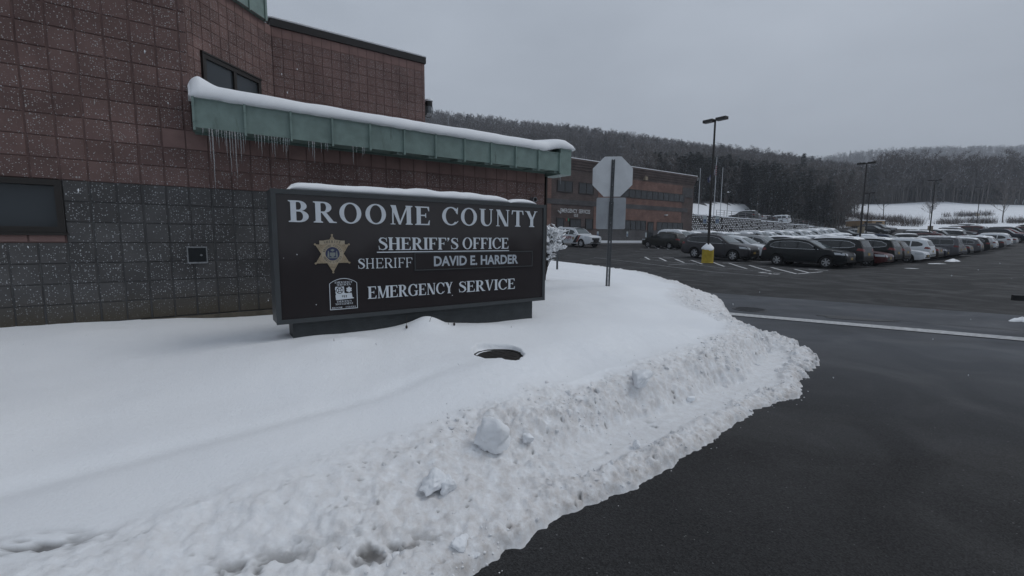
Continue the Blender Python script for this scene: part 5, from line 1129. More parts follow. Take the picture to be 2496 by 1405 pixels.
# ================================================================== RETAINING WALL, RAILING, FLAGPOLES
def stw(s, t, z): x, y = from_st(s, t); return np.array([x, y, z])
RW = empty('retaining_wall', stw(S_WALL, T_BLD, 0), RZ, label='tall stepped retaining wall of dark split blocks with snow on every ledge', cat='retaining wall')
TL = 70.0; BH, BWD = .30, .54
def rw_top(x):                                     # the top steps down towards the far end
    return z_terrace(T_BLD + x) + .12 - .22 * max(0, math.floor((x - 26) / 6.0) + 1) * (x > 26) * .55
blk = MB(); snw = MB(); rs_ = random.Random(12)
ncou = 17
for c in range(ncou):
    for k in range(int(TL / BWD)):
        x0 = k * BWD + (BWD / 2 if c % 2 else 0); xm = x0 + BWD / 2
        zb_ = 1.0 + c * BH; X, Y = from_st(S_WALL, T_BLD + xm)
        if zb_ + BH > rw_top(xm) + .08 or zb_ + BH < hl(X, Y) - .1: continue
        y0 = c * .05 + rs_.uniform(-.02, .02); x1 = x0 + BWD - .02; e = .07
        blk.add([(x0 + e, y0, zb_ + .02), (x1 - e, y0, zb_ + .02), (x1 - e, y0 + .03, zb_ + BH - .02), (x0 + e, y0 + .03, zb_ + BH - .02), (x0, y0 + .17, zb_), (x1, y0 + .17, zb_), (x1, y0 + .17, zb_ + BH), (x0, y0 + .17, zb_ + BH)], [(0,1,2,3), (4,5,1,0), (5,6,2,1), (6,7,3,2), (7,4,0,3)])
        if rs_.random() < .93:
            a, b2 = x0 + rs_.uniform(.09, .17), x1 - rs_.uniform(.09, .17); hgt = rs_.uniform(.11, .19)
            snw.add([(a, y0 + .02, zb_ + BH - .02), (b2, y0 + .02, zb_ + BH - .02), (b2, y0 + .20, zb_ + BH - .02), (a, y0 + .20, zb_ + BH - .02), (a + .04, y0 + .04, zb_ + BH + hgt), (b2 - .04, y0 + .04, zb_ + BH + hgt), (b2 - .04, y0 + .2, zb_ + BH + hgt), (a + .04, y0 + .2, zb_ + BH + hgt)], [(0,1,5,4), (1,2,6,5), (2,3,7,6), (3,0,4,7), (4,5,6,7)])
blk.obj('wall_blocks', mat('dark_split_block', (.036, .031, .029), .9, var=.3, vscale=4), RW, kind='stuff'); snw.obj('ledge_snow', GSNOW, RW, kind='stuff')
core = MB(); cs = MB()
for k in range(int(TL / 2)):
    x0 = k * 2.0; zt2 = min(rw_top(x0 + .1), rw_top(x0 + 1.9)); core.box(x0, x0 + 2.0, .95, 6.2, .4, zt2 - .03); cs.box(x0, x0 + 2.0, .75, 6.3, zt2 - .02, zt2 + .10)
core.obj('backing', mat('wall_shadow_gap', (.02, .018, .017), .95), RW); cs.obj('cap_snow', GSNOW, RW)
RL = empty('guard_railing', stw(S_WALL + 1.3, T_BLD + 12, 0), RZ, label='grey metal guard railing along the top of the retaining wall', cat='railing'); RAILM = mat('grey_rail', (.16, .16, .17), .5)
rx = np.arange(0, 64, 2.4)
def rzt(x): return rw_top(12 + x) + .05
for x in rx: b = MB(); b.box(-.03, .03, -.03, .03, -.05, 1.10); o = b.obj('post', RAILM, RL); o.location = (x, 0, rzt(x))
for hz in (.35, .70, 1.08):
    b = MB(); b.tube([(x, 0, rzt(x) + hz) for x in rx], .028, 5); b.obj('rail', RAILM, RL)
POLE = mat('flagpole_aluminium', (.46, .48, .50), .4, metal=.4)
def flagpole(pxb, pyt, s0, label, flag=None, h=None):
    p = on_plane(pxb, 515, 11.64 + s0); gz_ = float(ground_h(p[0], p[1])); zt2 = float(at_y(pxb + 7, pyt, p[1])[2])
    r = empty('flagpole', (p[0], p[1], gz_), RZ, label=label, cat='flagpole'); H = zt2 - gz_
    b = MB(); b.tube([(0, 0, 0), (0, 0, H)], [.075, .05], 8); b.obj('pole', POLE, r); b = MB(); b.lathe([(.001, H + .16), (.07, H + .12), (.09, H + .07), (.07, H + .02), (.001, H)], 10); b.obj('finial', POLE, r)
    if flag:
        col, top_, ln, wd_ = flag; FM = mat(label[:12] + '_cloth', col, .85); b = MB(); n = 10; vs_ = []
        for i in range(n + 1):
            f_ = i / n
            for j in range(7):
                g = j / 6; vs_.append((-.07 - wd_ * f_ * (1 - .25 * g), .10 * math.sin(f_ * 7 + g * 2), H - top_ - ln * g * .62 - ln * .55 * f_ ** 1.2))
        b.add(vs_, [(i*7+j, i*7+j+1, (i+1)*7+j+1, (i+1)*7+j) for i in range(n) for j in range(6)])
        fl = b.obj('flag', FM, smooth=True, label=flag_label[label], cat='flag'); fl.location = r.location; fl.rotation_euler = r.rotation_euler
        return r, fl, H
    return r, None, H
flag_label = {'left flagpole beside the office building corner': 'black flag with a white emblem hanging limp by the office corner', 'second flagpole almost behind the nearest lamp post': 'dark blue flag with a pale emblem hanging behind the lamp post', 'tallest flagpole just right of the nearest lamp post': 'striped red and white flag wrapped around the tallest flagpole'}
BFACE = mat('flag_emblem_white', (.35, .36, .37), .8)
def emblem(fl, H, top_, ln, wd_):
    b = MB(); cx0, cz0 = -.07 - wd_ * .62, H - top_ - ln * .31 - ln * .55 * .62 ** 1.2
    for k in range(14):
        a0_, a1_ = 2 * math.pi * k / 14, 2 * math.pi * (k + 1) / 14; r0, r1 = .16, .25
        b.poly([(cx0 + r0 * math.cos(a0_), -.16, cz0 + r0 * math.sin(a0_)), (cx0 + r1 * math.cos(a0_), -.16, cz0 + r1 * math.sin(a0_)), (cx0 + r1 * math.cos(a1_), -.16, cz0 + r1 * math.sin(a1_)), (cx0 + r0 * math.cos(a1_), -.16, cz0 + r0 * math.sin(a1_))])
    b.obj('emblem', BFACE, fl)
r, fl, H = flagpole(1702, 413, 33.5, 'left flagpole beside the office building corner', ((.008, .009, .010), .8, 1.5, 1.25)); emblem(fl, H, .8, 1.5, 1.25)
r, fl, H = flagpole(1730, 414, 33.5, 'second flagpole almost behind the nearest lamp post', ((.022, .030, .085), .8, 1.4, 1.1)); emblem(fl, H, .8, 1.4, 1.1)
r, fl, H = flagpole(1740, 386, 33.5, 'tallest flagpole just right of the nearest lamp post', ((.30, .30, .33), 1.0, 2.0, .42))
b = MB()
for k in range(5): b.box(-.46, -.10, -.18, -.175, H - 1.55 - k * .36, H - 1.40 - k * .36)
b.obj('red_stripes', mat('flag_red', (.20, .03, .035), .85), fl)
flagpole(1756, 411, 33.0, 'bare flagpole right of the tallest one above the retaining wall')
# lantern and little red sign on the terrace
p = on_plane(1772, 520, 11.64 + 36); gz_ = float(ground_h(p[0], p[1])); r = empty('path_lantern', (p[0], p[1], gz_), 0, label='small dark path lantern with snowy cap between the flagpoles and the woods', cat='lantern')
hh_ = float(at_y(1771, 470, p[1])[2]) - gz_; b = MB(); b.tube([(0, 0, 0), (0, 0, hh_)], .05, 6); b.obj('post', LAMP, r); b = MB(); b.lathe([(.001, hh_ + .1), (.22, hh_ + .02), (.14, hh_ - .35), (.001, hh_ - .4)], 10); b.obj('lantern_head', LAMP, r); b = MB(); b.lathe([(.24, hh_ + .03), (.18, hh_ + .13), (.001, hh_ + .2)], 10); b.obj('snow_cap', SNOW, r)
p = on_plane(1883, 520, 11.64 + 44); gz_ = float(ground_h(p[0], p[1])); r = empty('red_notice_sign', (p[0], p[1], gz_), RZ, label='small square red sign on a post in front of the woods', cat='sign')
hh_ = float(at_y(1883, 505, p[1])[2]) - gz_; b = MB(); b.box(-.04, .04, -.04, .04, 0, hh_); b.obj('post', CHAN, r); b = MB(); b.box(-.3, .3, -.06, -.045, hh_ - .35, hh_ + .3); b.obj('plate', mat('faded_red_plate', (.22, .05, .05), .7), r)
# ================================================================== VEHICLES (local: x forward, y left, z up, origin on the ground under the middle)
RUB = mat('tyre_rubber', (.011, .011, .011), .85); RIM = mat('alloy_rim', (.42, .43, .45), .35, metal=.6, spec=.5); RIMD = mat('dark_wheel_gap', (.008, .008, .009), .6); PLAS = mat('black_plastic', (.013, .013, .014), .6)
CGL = mat('car_glass', (.026, .030, .032), .05, spec=.5); WSH = mat('windshield_glass', (.075, .098, .106), .05, spec=.6); HLT = mat('headlight', (.42, .45, .48), .12, spec=.6); TLT = mat('tail_light', (.16, .012, .012), .2, spec=.5); CHR = mat('chrome', (.58, .60, .62), .18, metal=.9); PLT = mat('amber_plate', (.34, .23, .06), .6); FOG = mat('amber_lamp', (.4, .16, .03), .3)
def paint(name, c, rough=.28, metal=.0): return mat('paint_' + name, c, rough, spec=.22, coat=.06, metal=metal)
PT = {'black': paint('black', (.007, .009, .010)), 'dark': paint('dark', (.013, .015, .017)), 'charcoal': paint('charcoal', (.040, .039, .043)), 'grey': paint('grey', (.095, .095, .105)), 'silver': paint('silver', (.27, .28, .29), metal=.2), 'white': paint('white', (.60, .63, .66)),
      'brown': paint('brown', (.034, .028, .024)), 'maroon': paint('maroon', (.065, .013, .014)), 'red': paint('red', (.16, .022, .022)), 'navy': paint('navy', (.011, .015, .028)), 'blue': paint('blue', (.014, .026, .055)), 'olive': paint('olive', (.020, .021, .018))}
def wheel_meshes(r, w=.22):
    b = MB(); h = w / 2; b.lathe([(r * .64, -h), (r * .90, -h), (r * .98, -h * .75), (r, -h * .3), (r, h * .3), (r * .98, h * .75), (r * .90, h), (r * .64, h)], 26, 'y'); tm = b.mesh('wheel', RUB); smooth_angle(tm, 40)
    b = MB(); y = h * .86
    b.lathe([(r * .001, y - .06), (r * .64, y - .06)], 24, 'y', mi=1); b.lathe([(r * .59, y - .05), (r * .60, y), (r * .655, y), (r * .66, y - .08)], 26, 'y'); b.lathe([(.001, y - .015), (r * .16, y - .018), (r * .18, y - .05)], 14, 'y')
    for k in range(6):
        a = k * math.pi / 3 + .3; c, s = math.cos(a), math.sin(a); q = np.array([-s, 0, c]); d = np.array([c, 0, s]); o = np.array([0, y - .05, 0])
        w0, w1 = r * .075, r * .115
        A = [o + d * r * .13 + q * w0, o + d * r * .13 - q * w0, o + d * r * .61 - q * w1, o + d * r * .61 + q * w1]; B = [p + np.array([0, .036, 0]) for p in A]
        b.add(A + B, [(4, 5, 6, 7), (0, 1, 5, 4), (1, 2, 6, 5), (2, 3, 7, 6), (3, 0, 4, 7)])
    return tm, b.mesh('rim', [RIM, RIMD])
def smooth1(a, k):
    ker = np.exp(-np.linspace(-2, 2, 2 * k + 1) ** 2); ker /= ker.sum(); return np.convolve(np.pad(a, k, mode='edge'), ker, 'valid')
SPECS = {
 'crossover': dict(L=4.55, W=1.82, wb=2.62, fo=.93, r=.345, sill=.25, clad=True, rails=False,
    top=[(0,.66),(.03,.78),(.12,.90),(.4,.99),(1.05,1.07),(1.14,1.09),(1.92,1.50),(2.15,1.585),(2.7,1.645),(3.4,1.64),(3.95,1.575),(4.15,1.52),(4.43,1.12),(4.50,.98),(4.55,.60)], belt=[(0,.80),(1.1,1.0),(4.55,1.09)],
    wins=[([(1.36,1.03),(1.9,1.035),(2.44,1.045)],[(1.47,1.09),(1.93,1.37),(2.44,1.475)]),([(2.52,1.045),(3.0,1.05),(3.44,1.065)],[(2.52,1.48),(3.0,1.495),(3.44,1.47)]),([(3.51,1.07),(3.78,1.10),(4.03,1.16)],[(3.51,1.46),(3.78,1.42),(4.03,1.27)])], ws=(1.18,1.94), rw=(1.13,1.47), rx=4.3),
 'suv': dict(L=4.9, W=1.93, wb=2.8, fo=.95, r=.375, sill=.27, clad=True, rails=True,
    top=[(0,.70),(.03,.86),(.14,1.0),(.45,1.08),(1.22,1.15),(1.3,1.17),(2.02,1.60),(2.28,1.69),(2.9,1.74),(3.8,1.73),(4.4,1.67),(4.58,1.61),(4.80,1.17),(4.86,1.0),(4.9,.62)], belt=[(0,.88),(1.2,1.08),(4.9,1.15)],
    wins=[([(1.5,1.11),(2.05,1.115),(2.6,1.12)],[(1.62,1.18),(2.05,1.46),(2.6,1.565)]),([(2.68,1.12),(3.2,1.125),(3.68,1.135)],[(2.68,1.57),(3.2,1.58),(3.68,1.56)]),([(3.76,1.14),(4.12,1.155),(4.42,1.22)],[(3.76,1.555),(4.12,1.52),(4.42,1.36)])], ws=(1.34,2.05), rw=(1.20,1.56), rx=4.7),
 'bigsuv': dict(L=5.18, W=2.02, wb=2.95, fo=1.0, r=.40, sill=.32, clad=False, rails=True,
    top=[(0,.80),(.02,1.0),(.10,1.10),(.5,1.17),(1.42,1.22),(1.5,1.24),(2.12,1.74),(2.35,1.83),(3.0,1.885),(4.5,1.87),(4.92,1.82),(5.0,1.75),(5.12,1.22),(5.15,1.0),(5.18,.62)], belt=[(0,.98),(1.4,1.16),(5.18,1.18)],
    wins=[([(1.75,1.2),(2.3,1.2),(2.8,1.2)],[(1.85,1.27),(2.25,1.58),(2.8,1.68)]),([(2.88,1.2),(3.4,1.2),(3.85,1.2)],[(2.88,1.69),(3.4,1.7),(3.85,1.69)]),([(3.95,1.2),(4.4,1.2),(4.82,1.22)],[(3.95,1.69),(4.4,1.68),(4.75,1.62)])], ws=(1.55,2.15), rw=(1.26,1.68), rx=5.0),
 'sedan': dict(L=4.8, W=1.83, wb=2.75, fo=.95, r=.33, sill=.20, clad=False, rails=False,
    top=[(0,.56),(.03,.68),(.15,.77),(.6,.86),(1.25,.93),(1.34,.95),(2.15,1.35),(2.42,1.425),(2.9,1.45),(3.3,1.42),(3.6,1.34),(4.12,1.07),(4.22,1.05),(4.58,1.03),(4.7,.97),(4.8,.58)], belt=[(0,.70),(1.3,.90),(4.8,.98)],
    wins=[([(1.58,.93),(2.1,.94),(2.62,.95)],[(1.72,.99),(2.15,1.23),(2.62,1.315)]),([(2.7,.95),(3.1,.96),(3.5,.98)],[(2.7,1.32),(3.1,1.31),(3.42,1.24)]),([(3.55,.985),(3.68,.995),(3.8,1.02)],[(3.5,1.23),(3.66,1.15),(3.8,1.07)])], ws=(1.40,2.18), rw=None, rx=3.9),
 'pickup': dict(L=5.6, W=2.0, wb=3.55, fo=.98, r=.40, sill=.36, clad=False, rails=False,
    top=[(0,.82),(.02,1.02),(.10,1.12),(.5,1.19),(1.42,1.24),(1.5,1.26),(2.1,1.74),(2.3,1.82),(2.9,1.85),(3.4,1.83),(3.55,1.75),(3.66,1.24),(3.75,1.22),(5.5,1.22),(5.56,1.12),(5.6,.65)], belt=[(0,1.0),(1.4,1.17),(5.6,1.19)],
    wins=[([(1.72,1.21),(2.15,1.21),(2.6,1.21)],[(1.82,1.28),(2.18,1.57),(2.6,1.66)]),([(2.68,1.21),(3.05,1.21),(3.4,1.21)],[(2.68,1.66),(3.05,1.67),(3.38,1.62)])], ws=(1.55,2.12), rw=None, rx=3.6)}
PROTO = {}
def make_proto(kind):
    S = SPECS[kind]; Lc, Wc, r = S['L'], S['W'], S['r']; H2 = Lc / 2
    tx, tz = zip(*S['top']); xs = np.unique(np.r_[np.linspace(0, Lc, 90), np.linspace(0, .2, 8)])
    fine = np.linspace(0, Lc, 400); tzf = smooth1(np.interp(fine, tx, tz), 3); ztop = lambda x: np.interp(x, fine, tzf)
    bx_, bz = zip(*S['belt']); belt = lambda x: np.minimum(np.interp(x, bx_, bz), ztop(x) - .025)
    plan = lambda x: Wc / 2 * np.interp(x / Lc, [0, .012, .05, .12, .22, .78, .92, .985, 1], [.70, .82, .92, .975, 1, 1, .975, .90, .84])
    wc = [S['fo'], S['fo'] + S['wb']]; Ra = r + .055
    rings = []
    for x in xs:
        hw, zt, zb_, zl = plan(x), float(ztop(x)), float(belt(x)), S['sill'] + .12 * max(0, 1 - x / .5) ** 2 + .16 * max(0, 1 - (Lc - x) / .55) ** 2
        zb_ = max(zb_, zl + .06); zt = max(zt, zb_ + .02)
        ar = 0.0
        for c in wc:
            if abs(x - c) < Ra: ar = max(ar, r + math.sqrt(Ra * Ra - (x - c) ** 2) * .98)
        gh = zt - zb_; wt = hw * .955 - .36 * max(0, gh - .05) - .02 if gh > .06 else hw * .93
        zz = lambda z: max(z, ar)
        pts = [(0, zl), (hw - .30, zl), (hw - .28, zz(zl)), (hw * .965, zz(zl + .01)), (hw * .99, zz(zl + .10)), (hw, max(zl + .35 * (zb_ - zl), ar + .01)), (hw * .998, max(zl + .65 * (zb_ - zl), ar + .02)), (hw * .985, max(zb_ - .07, ar + .03)), (hw * .955, max(zb_, ar + .04)),
               ((hw * .955 + wt) / 2 + .012 * (gh > .2), (zb_ + zt - .07) / 2 if gh > .1 else zt - .012), (wt + .012, zt - .075 if gh > .1 else zt - .010), (wt - .03, zt - .028 if gh > .1 else zt - .007), (wt - .14, zt - .004), (wt * .5, zt + .014), (0, zt + .022)]
        rings.append([(H2 - x, y, z) for y, z in pts] + [(H2 - x, -y, z) for y, z in pts[-2:0:-1]])
    n = len(rings[0]); b = MB(); vs_ = [p for rg in rings for p in rg]; F0, F1 = [], []
    for i in range(len(rings) - 1):
        for j in range(n):
            jj = j if j < 14 else n - 1 - j
            f_ = (i*n+j, (i+1)*n+j, (i+1)*n+(j+1) % n, i*n+(j+1) % n)
            (F1 if jj <= 2 or (S['clad'] and jj == 3) else F0).append(f_)
    F0 += [tuple(range(n))[::-1], tuple((len(rings)-1)*n+j for j in range(n))]
    b.v = [tuple(map(float, p)) for p in vs_]; b.f = F0 + F1; b.mi = [0] * len(F0) + [1] * len(F1)
    me = b.mesh('body', [PT['grey'], PLAS]); smooth_angle(me, 32)
    root = bpy.data.objects.new('car', None); root['kind_'] = kind
    body = link('body', me, root); bvh = BVHTree.FromPolygons(b.v, b.f)
    def patch(name, corners, nrm, nu, nv, ma, off=.006, parent=root):
        c = [np.asarray(q, float) for q in corners]; nrm = np.asarray(nrm, float); nrm = nrm / np.linalg.norm(nrm); vs2 = []
        for i in range(nu + 1):
            for j in range(nv + 1):
                u_, v_ = i / nu, j / nv; p = (c[0] * (1 - u_) + c[1] * u_) * (1 - v_) + (c[3] * (1 - u_) + c[2] * u_) * v_
                h = bvh.ray_cast(Vector(p + nrm * 1.0), Vector(-nrm), 2.5)
                vs2.append(np.array(h[0]) + nrm * off if h[0] is not None else p)
        q = MB(); q.add(vs2, [(i*(nv+1)+j, (i+1)*(nv+1)+j, (i+1)*(nv+1)+j+1, i*(nv+1)+j+1) for i in range(nu) for j in range(nv)])
        return q.obj(name, ma, parent, smooth=True)
    def strips(name, bot, top_, sg, ma, off=.006):
        q = MB()
        for (b0, b1, t0, t1) in zip(bot[:-1], bot[1:], top_[:-1], top_[1:]):
            vs2 = []
            for i in range(4):
                for j in range(5):
                    u_, v_ = i / 3, j / 4; xb = b0[0] + (b1[0] - b0[0]) * u_; zb2 = b0[1] + (b1[1] - b0[1]) * u_; xt = t0[0] + (t1[0] - t0[0]) * u_; zt2 = t0[1] + (t1[1] - t0[1]) * u_
                    x, z = xb + (xt - xb) * v_, zb2 + (zt2 - zb2) * v_
                    h = bvh.ray_cast(Vector((H2 - x, sg * 2, z)), Vector((0, -sg, 0)), 3); y = h[0].y if h[0] is not None else sg * .8; vs2.append((H2 - x, y + sg * off, z))
            q.add(vs2, [(i*5+j, (i+1)*5+j, (i+1)*5+j+1, i*5+j+1) for i in range(3) for j in range(4)])
        return q.obj(name, ma, root, smooth=True)
    for sg in (-1, 1):
        for bot, top_ in S['wins']: strips('side_window', bot, top_, sg, CGL)
        loop = [p for w in S['wins'] for p in w[0]] + [p for w in reversed(S['wins']) for p in reversed(w[1])]
        q = MB(); pts = []
        for x, z in loop:
            h = bvh.ray_cast(Vector((H2 - x, sg * 2, z)), Vector((0, -sg, 0)), 3); pts.append((H2 - x, (h[0].y if h[0] is not None else sg * .8) + sg * .006, z))
        q.tube(pts + [pts[0]], .011, 4, cap=False); q.obj('window_trim', CHR, root)
        q = MB()                                        # door shut lines and handles
        for xd in ([S['wins'][0][0][0][0] + .02, S['wins'][0][0][-1][0] + .04, S['wins'][1][0][-1][0] + .04]):
            pp = []
            for z in np.linspace(S['sill'] + .16, float(belt(xd)) - .01, 7):
                h = bvh.ray_cast(Vector((H2 - xd, sg * 2, z)), Vector((0, -sg, 0)), 3)
                if h[0] is not None: pp.append((H2 - xd, h[0].y + sg * .001, z))
            if len(pp) > 2: q.tube(pp, .006, 3, cap=False)
        q.obj('door_seam', M_['black'], root)
        q = MB()
        for w in S['wins'][:2]:
            xh_ = w[0][-1][0] - .14; zh = float(belt(xh_)) - .13; h = bvh.ray_cast(Vector((H2 - xh_, sg * 2, zh)), Vector((0, -sg, 0)), 3)
            if h[0] is not None: y = h[0].y; q.box(H2 - xh_ - .09, H2 - xh_ + .09, min(y, y + sg * .03), max(y, y + sg * .03), zh - .014, zh + .014)
        q.obj('door_handle', PLAS, root)
        xm = S['wins'][0][0][0][0] + .12; zm = float(belt(xm)) + .05; y = sg * (Wc / 2 - .06); q = MB(); q.obox((H2 - xm - .05, y, zm), (.10, 0, 0), (0, sg * .20, .02), (-.02, 0, .14)); q.obj('mirror', body.data.materials[0], root)
        for c in wc:
            tm, rm = wheel_meshes_cache.setdefault(r, wheel_meshes(r)) if r not in wheel_meshes_cache else wheel_meshes_cache[r]
            wo = link('wheel', tm, root); wo.location = (H2 - c, sg * (Wc / 2 - .125), r); ro = link('rim', rm, wo)
            if sg < 0: wo.rotation_euler = (0, 0, math.pi)
        zh = float(ztop(.30)) - .17
        patch('headlight', [(H2 - .02, sg * Wc * .27, zh - .07), (H2 - .55, sg * Wc * .47, zh - .02), (H2 - .62, sg * Wc * .46, zh + .11), (H2 - .05, sg * Wc * .27, zh + .06)], (1, sg * .9, .15), 8, 3, HLT)
        zt2 = float(belt(Lc * .9)) - .12
        patch('tail_light', [(-H2 + .02, sg * Wc * .30, zt2 - .10), (-H2 + .38, sg * Wc * .48, zt2 - .02), (-H2 + .30, sg * Wc * .46, zt2 + .12), (-H2 + .05, sg * Wc * .32, zt2 + .06)], (-1, sg * .8, .1), 7, 4, TLT)
    x0, x1 = S['ws']
    patch('windshield', [(H2 - x0, -Wc * .40, 2), (H2 - x0, Wc * .40, 2), (H2 - x1, Wc * .325, 2), (H2 - x1, -Wc * .325, 2)], (.35, 0, 1) if False else (0, 0, 1), 8, 6, WSH, .008)
    if S['rw']: z0, z1 = S['rw']; patch('rear_window', [(-H2, -Wc * .36, z0), (-H2, Wc * .36, z0), (-H2, Wc * .31, z1), (-H2, -Wc * .31, z1)], (-1, 0, 0), 8, 5, CGL, .008)
    elif kind == 'sedan': patch('rear_window', [(H2 - 4.08, -Wc * .36, 2), (H2 - 4.08, Wc * .36, 2), (H2 - 3.42, Wc * .31, 2), (H2 - 3.42, -Wc * .31, 2)], (0, 0, 1), 8, 5, CGL, .008)
    else:
        patch('rear_window', [(H2 - 3.6, -Wc * .34, 1.32), (H2 - 3.6, Wc * .34, 1.32), (H2 - 3.6, Wc * .30, 1.70), (H2 - 3.6, -Wc * .30, 1.70)], (-1, 0, 0), 6, 4, CGL, .008)
    zg = float(ztop(.10)); patch('grille', [(H2, -Wc * .24, zg - .34), (H2, Wc * .24, zg - .34), (H2, Wc * .26, zg - .14), (H2, -Wc * .26, zg - .14)], (1, 0, 0), 6, 3, PLAS, .008)
    q = MB()
    for k in range(3):
        zz_ = zg - .30 + .07 * k; h = bvh.ray_cast(Vector((H2 + 1, 0, zz_)), Vector((-1, 0, 0)), 3); xx = h[0].x if h[0] is not None else H2; q.box(xx + .006, xx + .022, -Wc * .23, Wc * .23, zz_ - .010, zz_ + .010)
    q.obj('grille_bar', CHR, root)
    patch('bumper_inset', [(H2, -Wc * .33, S['sill'] + .10), (H2, Wc * .33, S['sill'] + .10), (H2, Wc * .36, S['sill'] + .24), (H2, -Wc * .36, S['sill'] + .24)], (1, 0, 0), 6, 2, PLAS, .007)
    patch('license_plate', [(H2, -.15, S['sill'] + .25), (H2, .15, S['sill'] + .25), (H2, .15, S['sill'] + .40), (H2, -.15, S['sill'] + .40)], (1, 0, 0), 1, 1, PLT, .02)
    patch('license_plate', [(-H2, .15, .72), (-H2, -.15, .72), (-H2, -.15, .87), (-H2, .15, .87)], (-1, 0, 0), 1, 1, PLT, .02)
    patch('rear_bumper_inset', [(-H2, -Wc * .38, S['sill'] + .14), (-H2, Wc * .38, S['sill'] + .14), (-H2, Wc * .40, S['sill'] + .30), (-H2, -Wc * .40, S['sill'] + .30)], (-1, 0, 0), 6, 2, PLAS, .006)
    if S['rails']:
        for sg in (-1, 1):
            q = MB(); pp = []
            for x in np.linspace(S['ws'][1] + .35, Lc - .65, 8):
                h = bvh.ray_cast(Vector((H2 - x, sg * Wc * .30, 3)), Vector((0, 0, -1)), 4); pp.append((H2 - x, sg * Wc * .30, h[0].z + .045))
            q.tube([pp[0][:2] + (pp[0][2] - .05,)] + pp + [pp[-1][:2] + (pp[-1][2] - .05,)], .018, 5); q.obj('roof_rail', PLAS, root)
    def snow_sheet(name, xa, xb, hw_, th, seed):
        q = MB(); nu, nv = 26, 14; vs2 = []
        for i in range(nu + 1):
            for j in range(nv + 1):
                x = xa + (xb - xa) * i / nu; y = hw_ * (2 * j / nv - 1); h = bvh.ray_cast(Vector((H2 - x, y, 3)), Vector((0, 0, -1)), 4); z = h[0].z if h[0] is not None else 1
                e = min(1, i / 2.5, (nu - i) / 2.5, j / 1.6, (nv - j) / 1.6); nz = float(fbm(np.array([x * 3 + seed]), np.array([y * 3.]), seed, 3)[0]); vs2.append((H2 - x, y, z + (th * (.55 + .9 * nz)) * e ** .5 - .004))
        q.add(vs2, [(i*(nv+1)+j, (i+1)*(nv+1)+j, (i+1)*(nv+1)+j+1, i*(nv+1)+j+1) for i in range(nu) for j in range(nv)]); return q.obj(name, SNOW, root, smooth=True)
    snow_sheet('roof_snow', S['ws'][1] + .12, (3.55 if kind in ('sedan',) else 3.35 if kind == 'pickup' else Lc - .42), Wc * .345, .075, 3)
    snow_sheet('hood_snow', .30, S['ws'][0] - .10, Wc * .38, .05, 4)
    if kind == 'pickup': snow_sheet('bed_snow', 3.75, 5.5, Wc * .42, .08, 5)
    return root
wheel_meshes_cache = {}
_before = set(bpy.data.objects)
for kd in SPECS: PROTO[kd] = make_proto(kd)
_protos = [o for o in bpy.data.objects if o not in _before or o in PROTO.values()]
SMALL = ('door_seam', 'door_handle', 'license_plate', 'bumper_inset', 'rear_bumper_inset', 'grille_bar', 'window_trim')
def kids(o): return [c for c in _protos if c.parent == o]
def put_car(kind, x, y, head, color, label, snow=0, trim=True, detail=True, name='car', cat='car', group=None, f=None, scale=1.0, taildark=False):
    """snow: 0 none, 1 roof, 2 roof and hood"""
    f = f or hl; src = PROTO[kind]; S = SPECS[kind]; d = (-NI if head == 'out' else NI if head == 'in' else np.array([math.cos(head), math.sin(head), 0]))
    zf, zr = f(x + d[0] * S['wb'] / 2, y + d[1] * S['wb'] / 2), f(x - d[0] * S['wb'] / 2, y - d[1] * S['wb'] / 2)
    side = np.array([-d[1], d[0]]); zl_, zr_ = f(x + side[0] * .8, y + side[1] * .8), f(x - side[0] * .8, y - side[1] * .8)
    root = empty(name, (x, y, (zf + zr) / 2), 0, label=label, cat=cat, group=group)
    root.rotation_euler = (math.atan2(zl_ - zr_, 1.6), -math.atan2(zf - zr, S['wb']), math.atan2(d[1], d[0])); root.scale = (scale,) * 3
    for ch in kids(src):
        bn = ch.name.split('.')[0]
        if bn == 'roof_snow' and snow < 1: continue
        if bn in ('hood_snow', 'bed_snow') and snow < 2: continue
        if bn == 'window_trim' and not trim: continue
        if not detail and bn in SMALL: continue
        c = ch.copy(); COL.objects.link(c); c.parent = root; c.name = bn
        if bn in ('body', 'mirror'):
            c.material_slots[0].link = 'OBJECT'; c.material_slots[0].material = PT[color]
        for g in kids(ch):
            q = g.copy(); COL.objects.link(q); q.parent = c; q.name = g.name.split('.')[0]
    return root
def px_line(px, n):
    m_ = (px - CX) / FPX; k = n / (NI[0] * m_ + NI[1]); return np.array([m_ * k, k, 0])
def row_car(px, s, near, **kw):                    # near end (metres in front of the car's middle) shows at pixel column px
    p = px_line(px, 11.64 + s - near) + NI * near; return put_car(x=p[0], y=p[1], **kw)
G1, G2, G3 = 'cars in the first row facing the road', 'cars in the second row behind the first', 'snow-capped cars in the far row below the retaining wall'
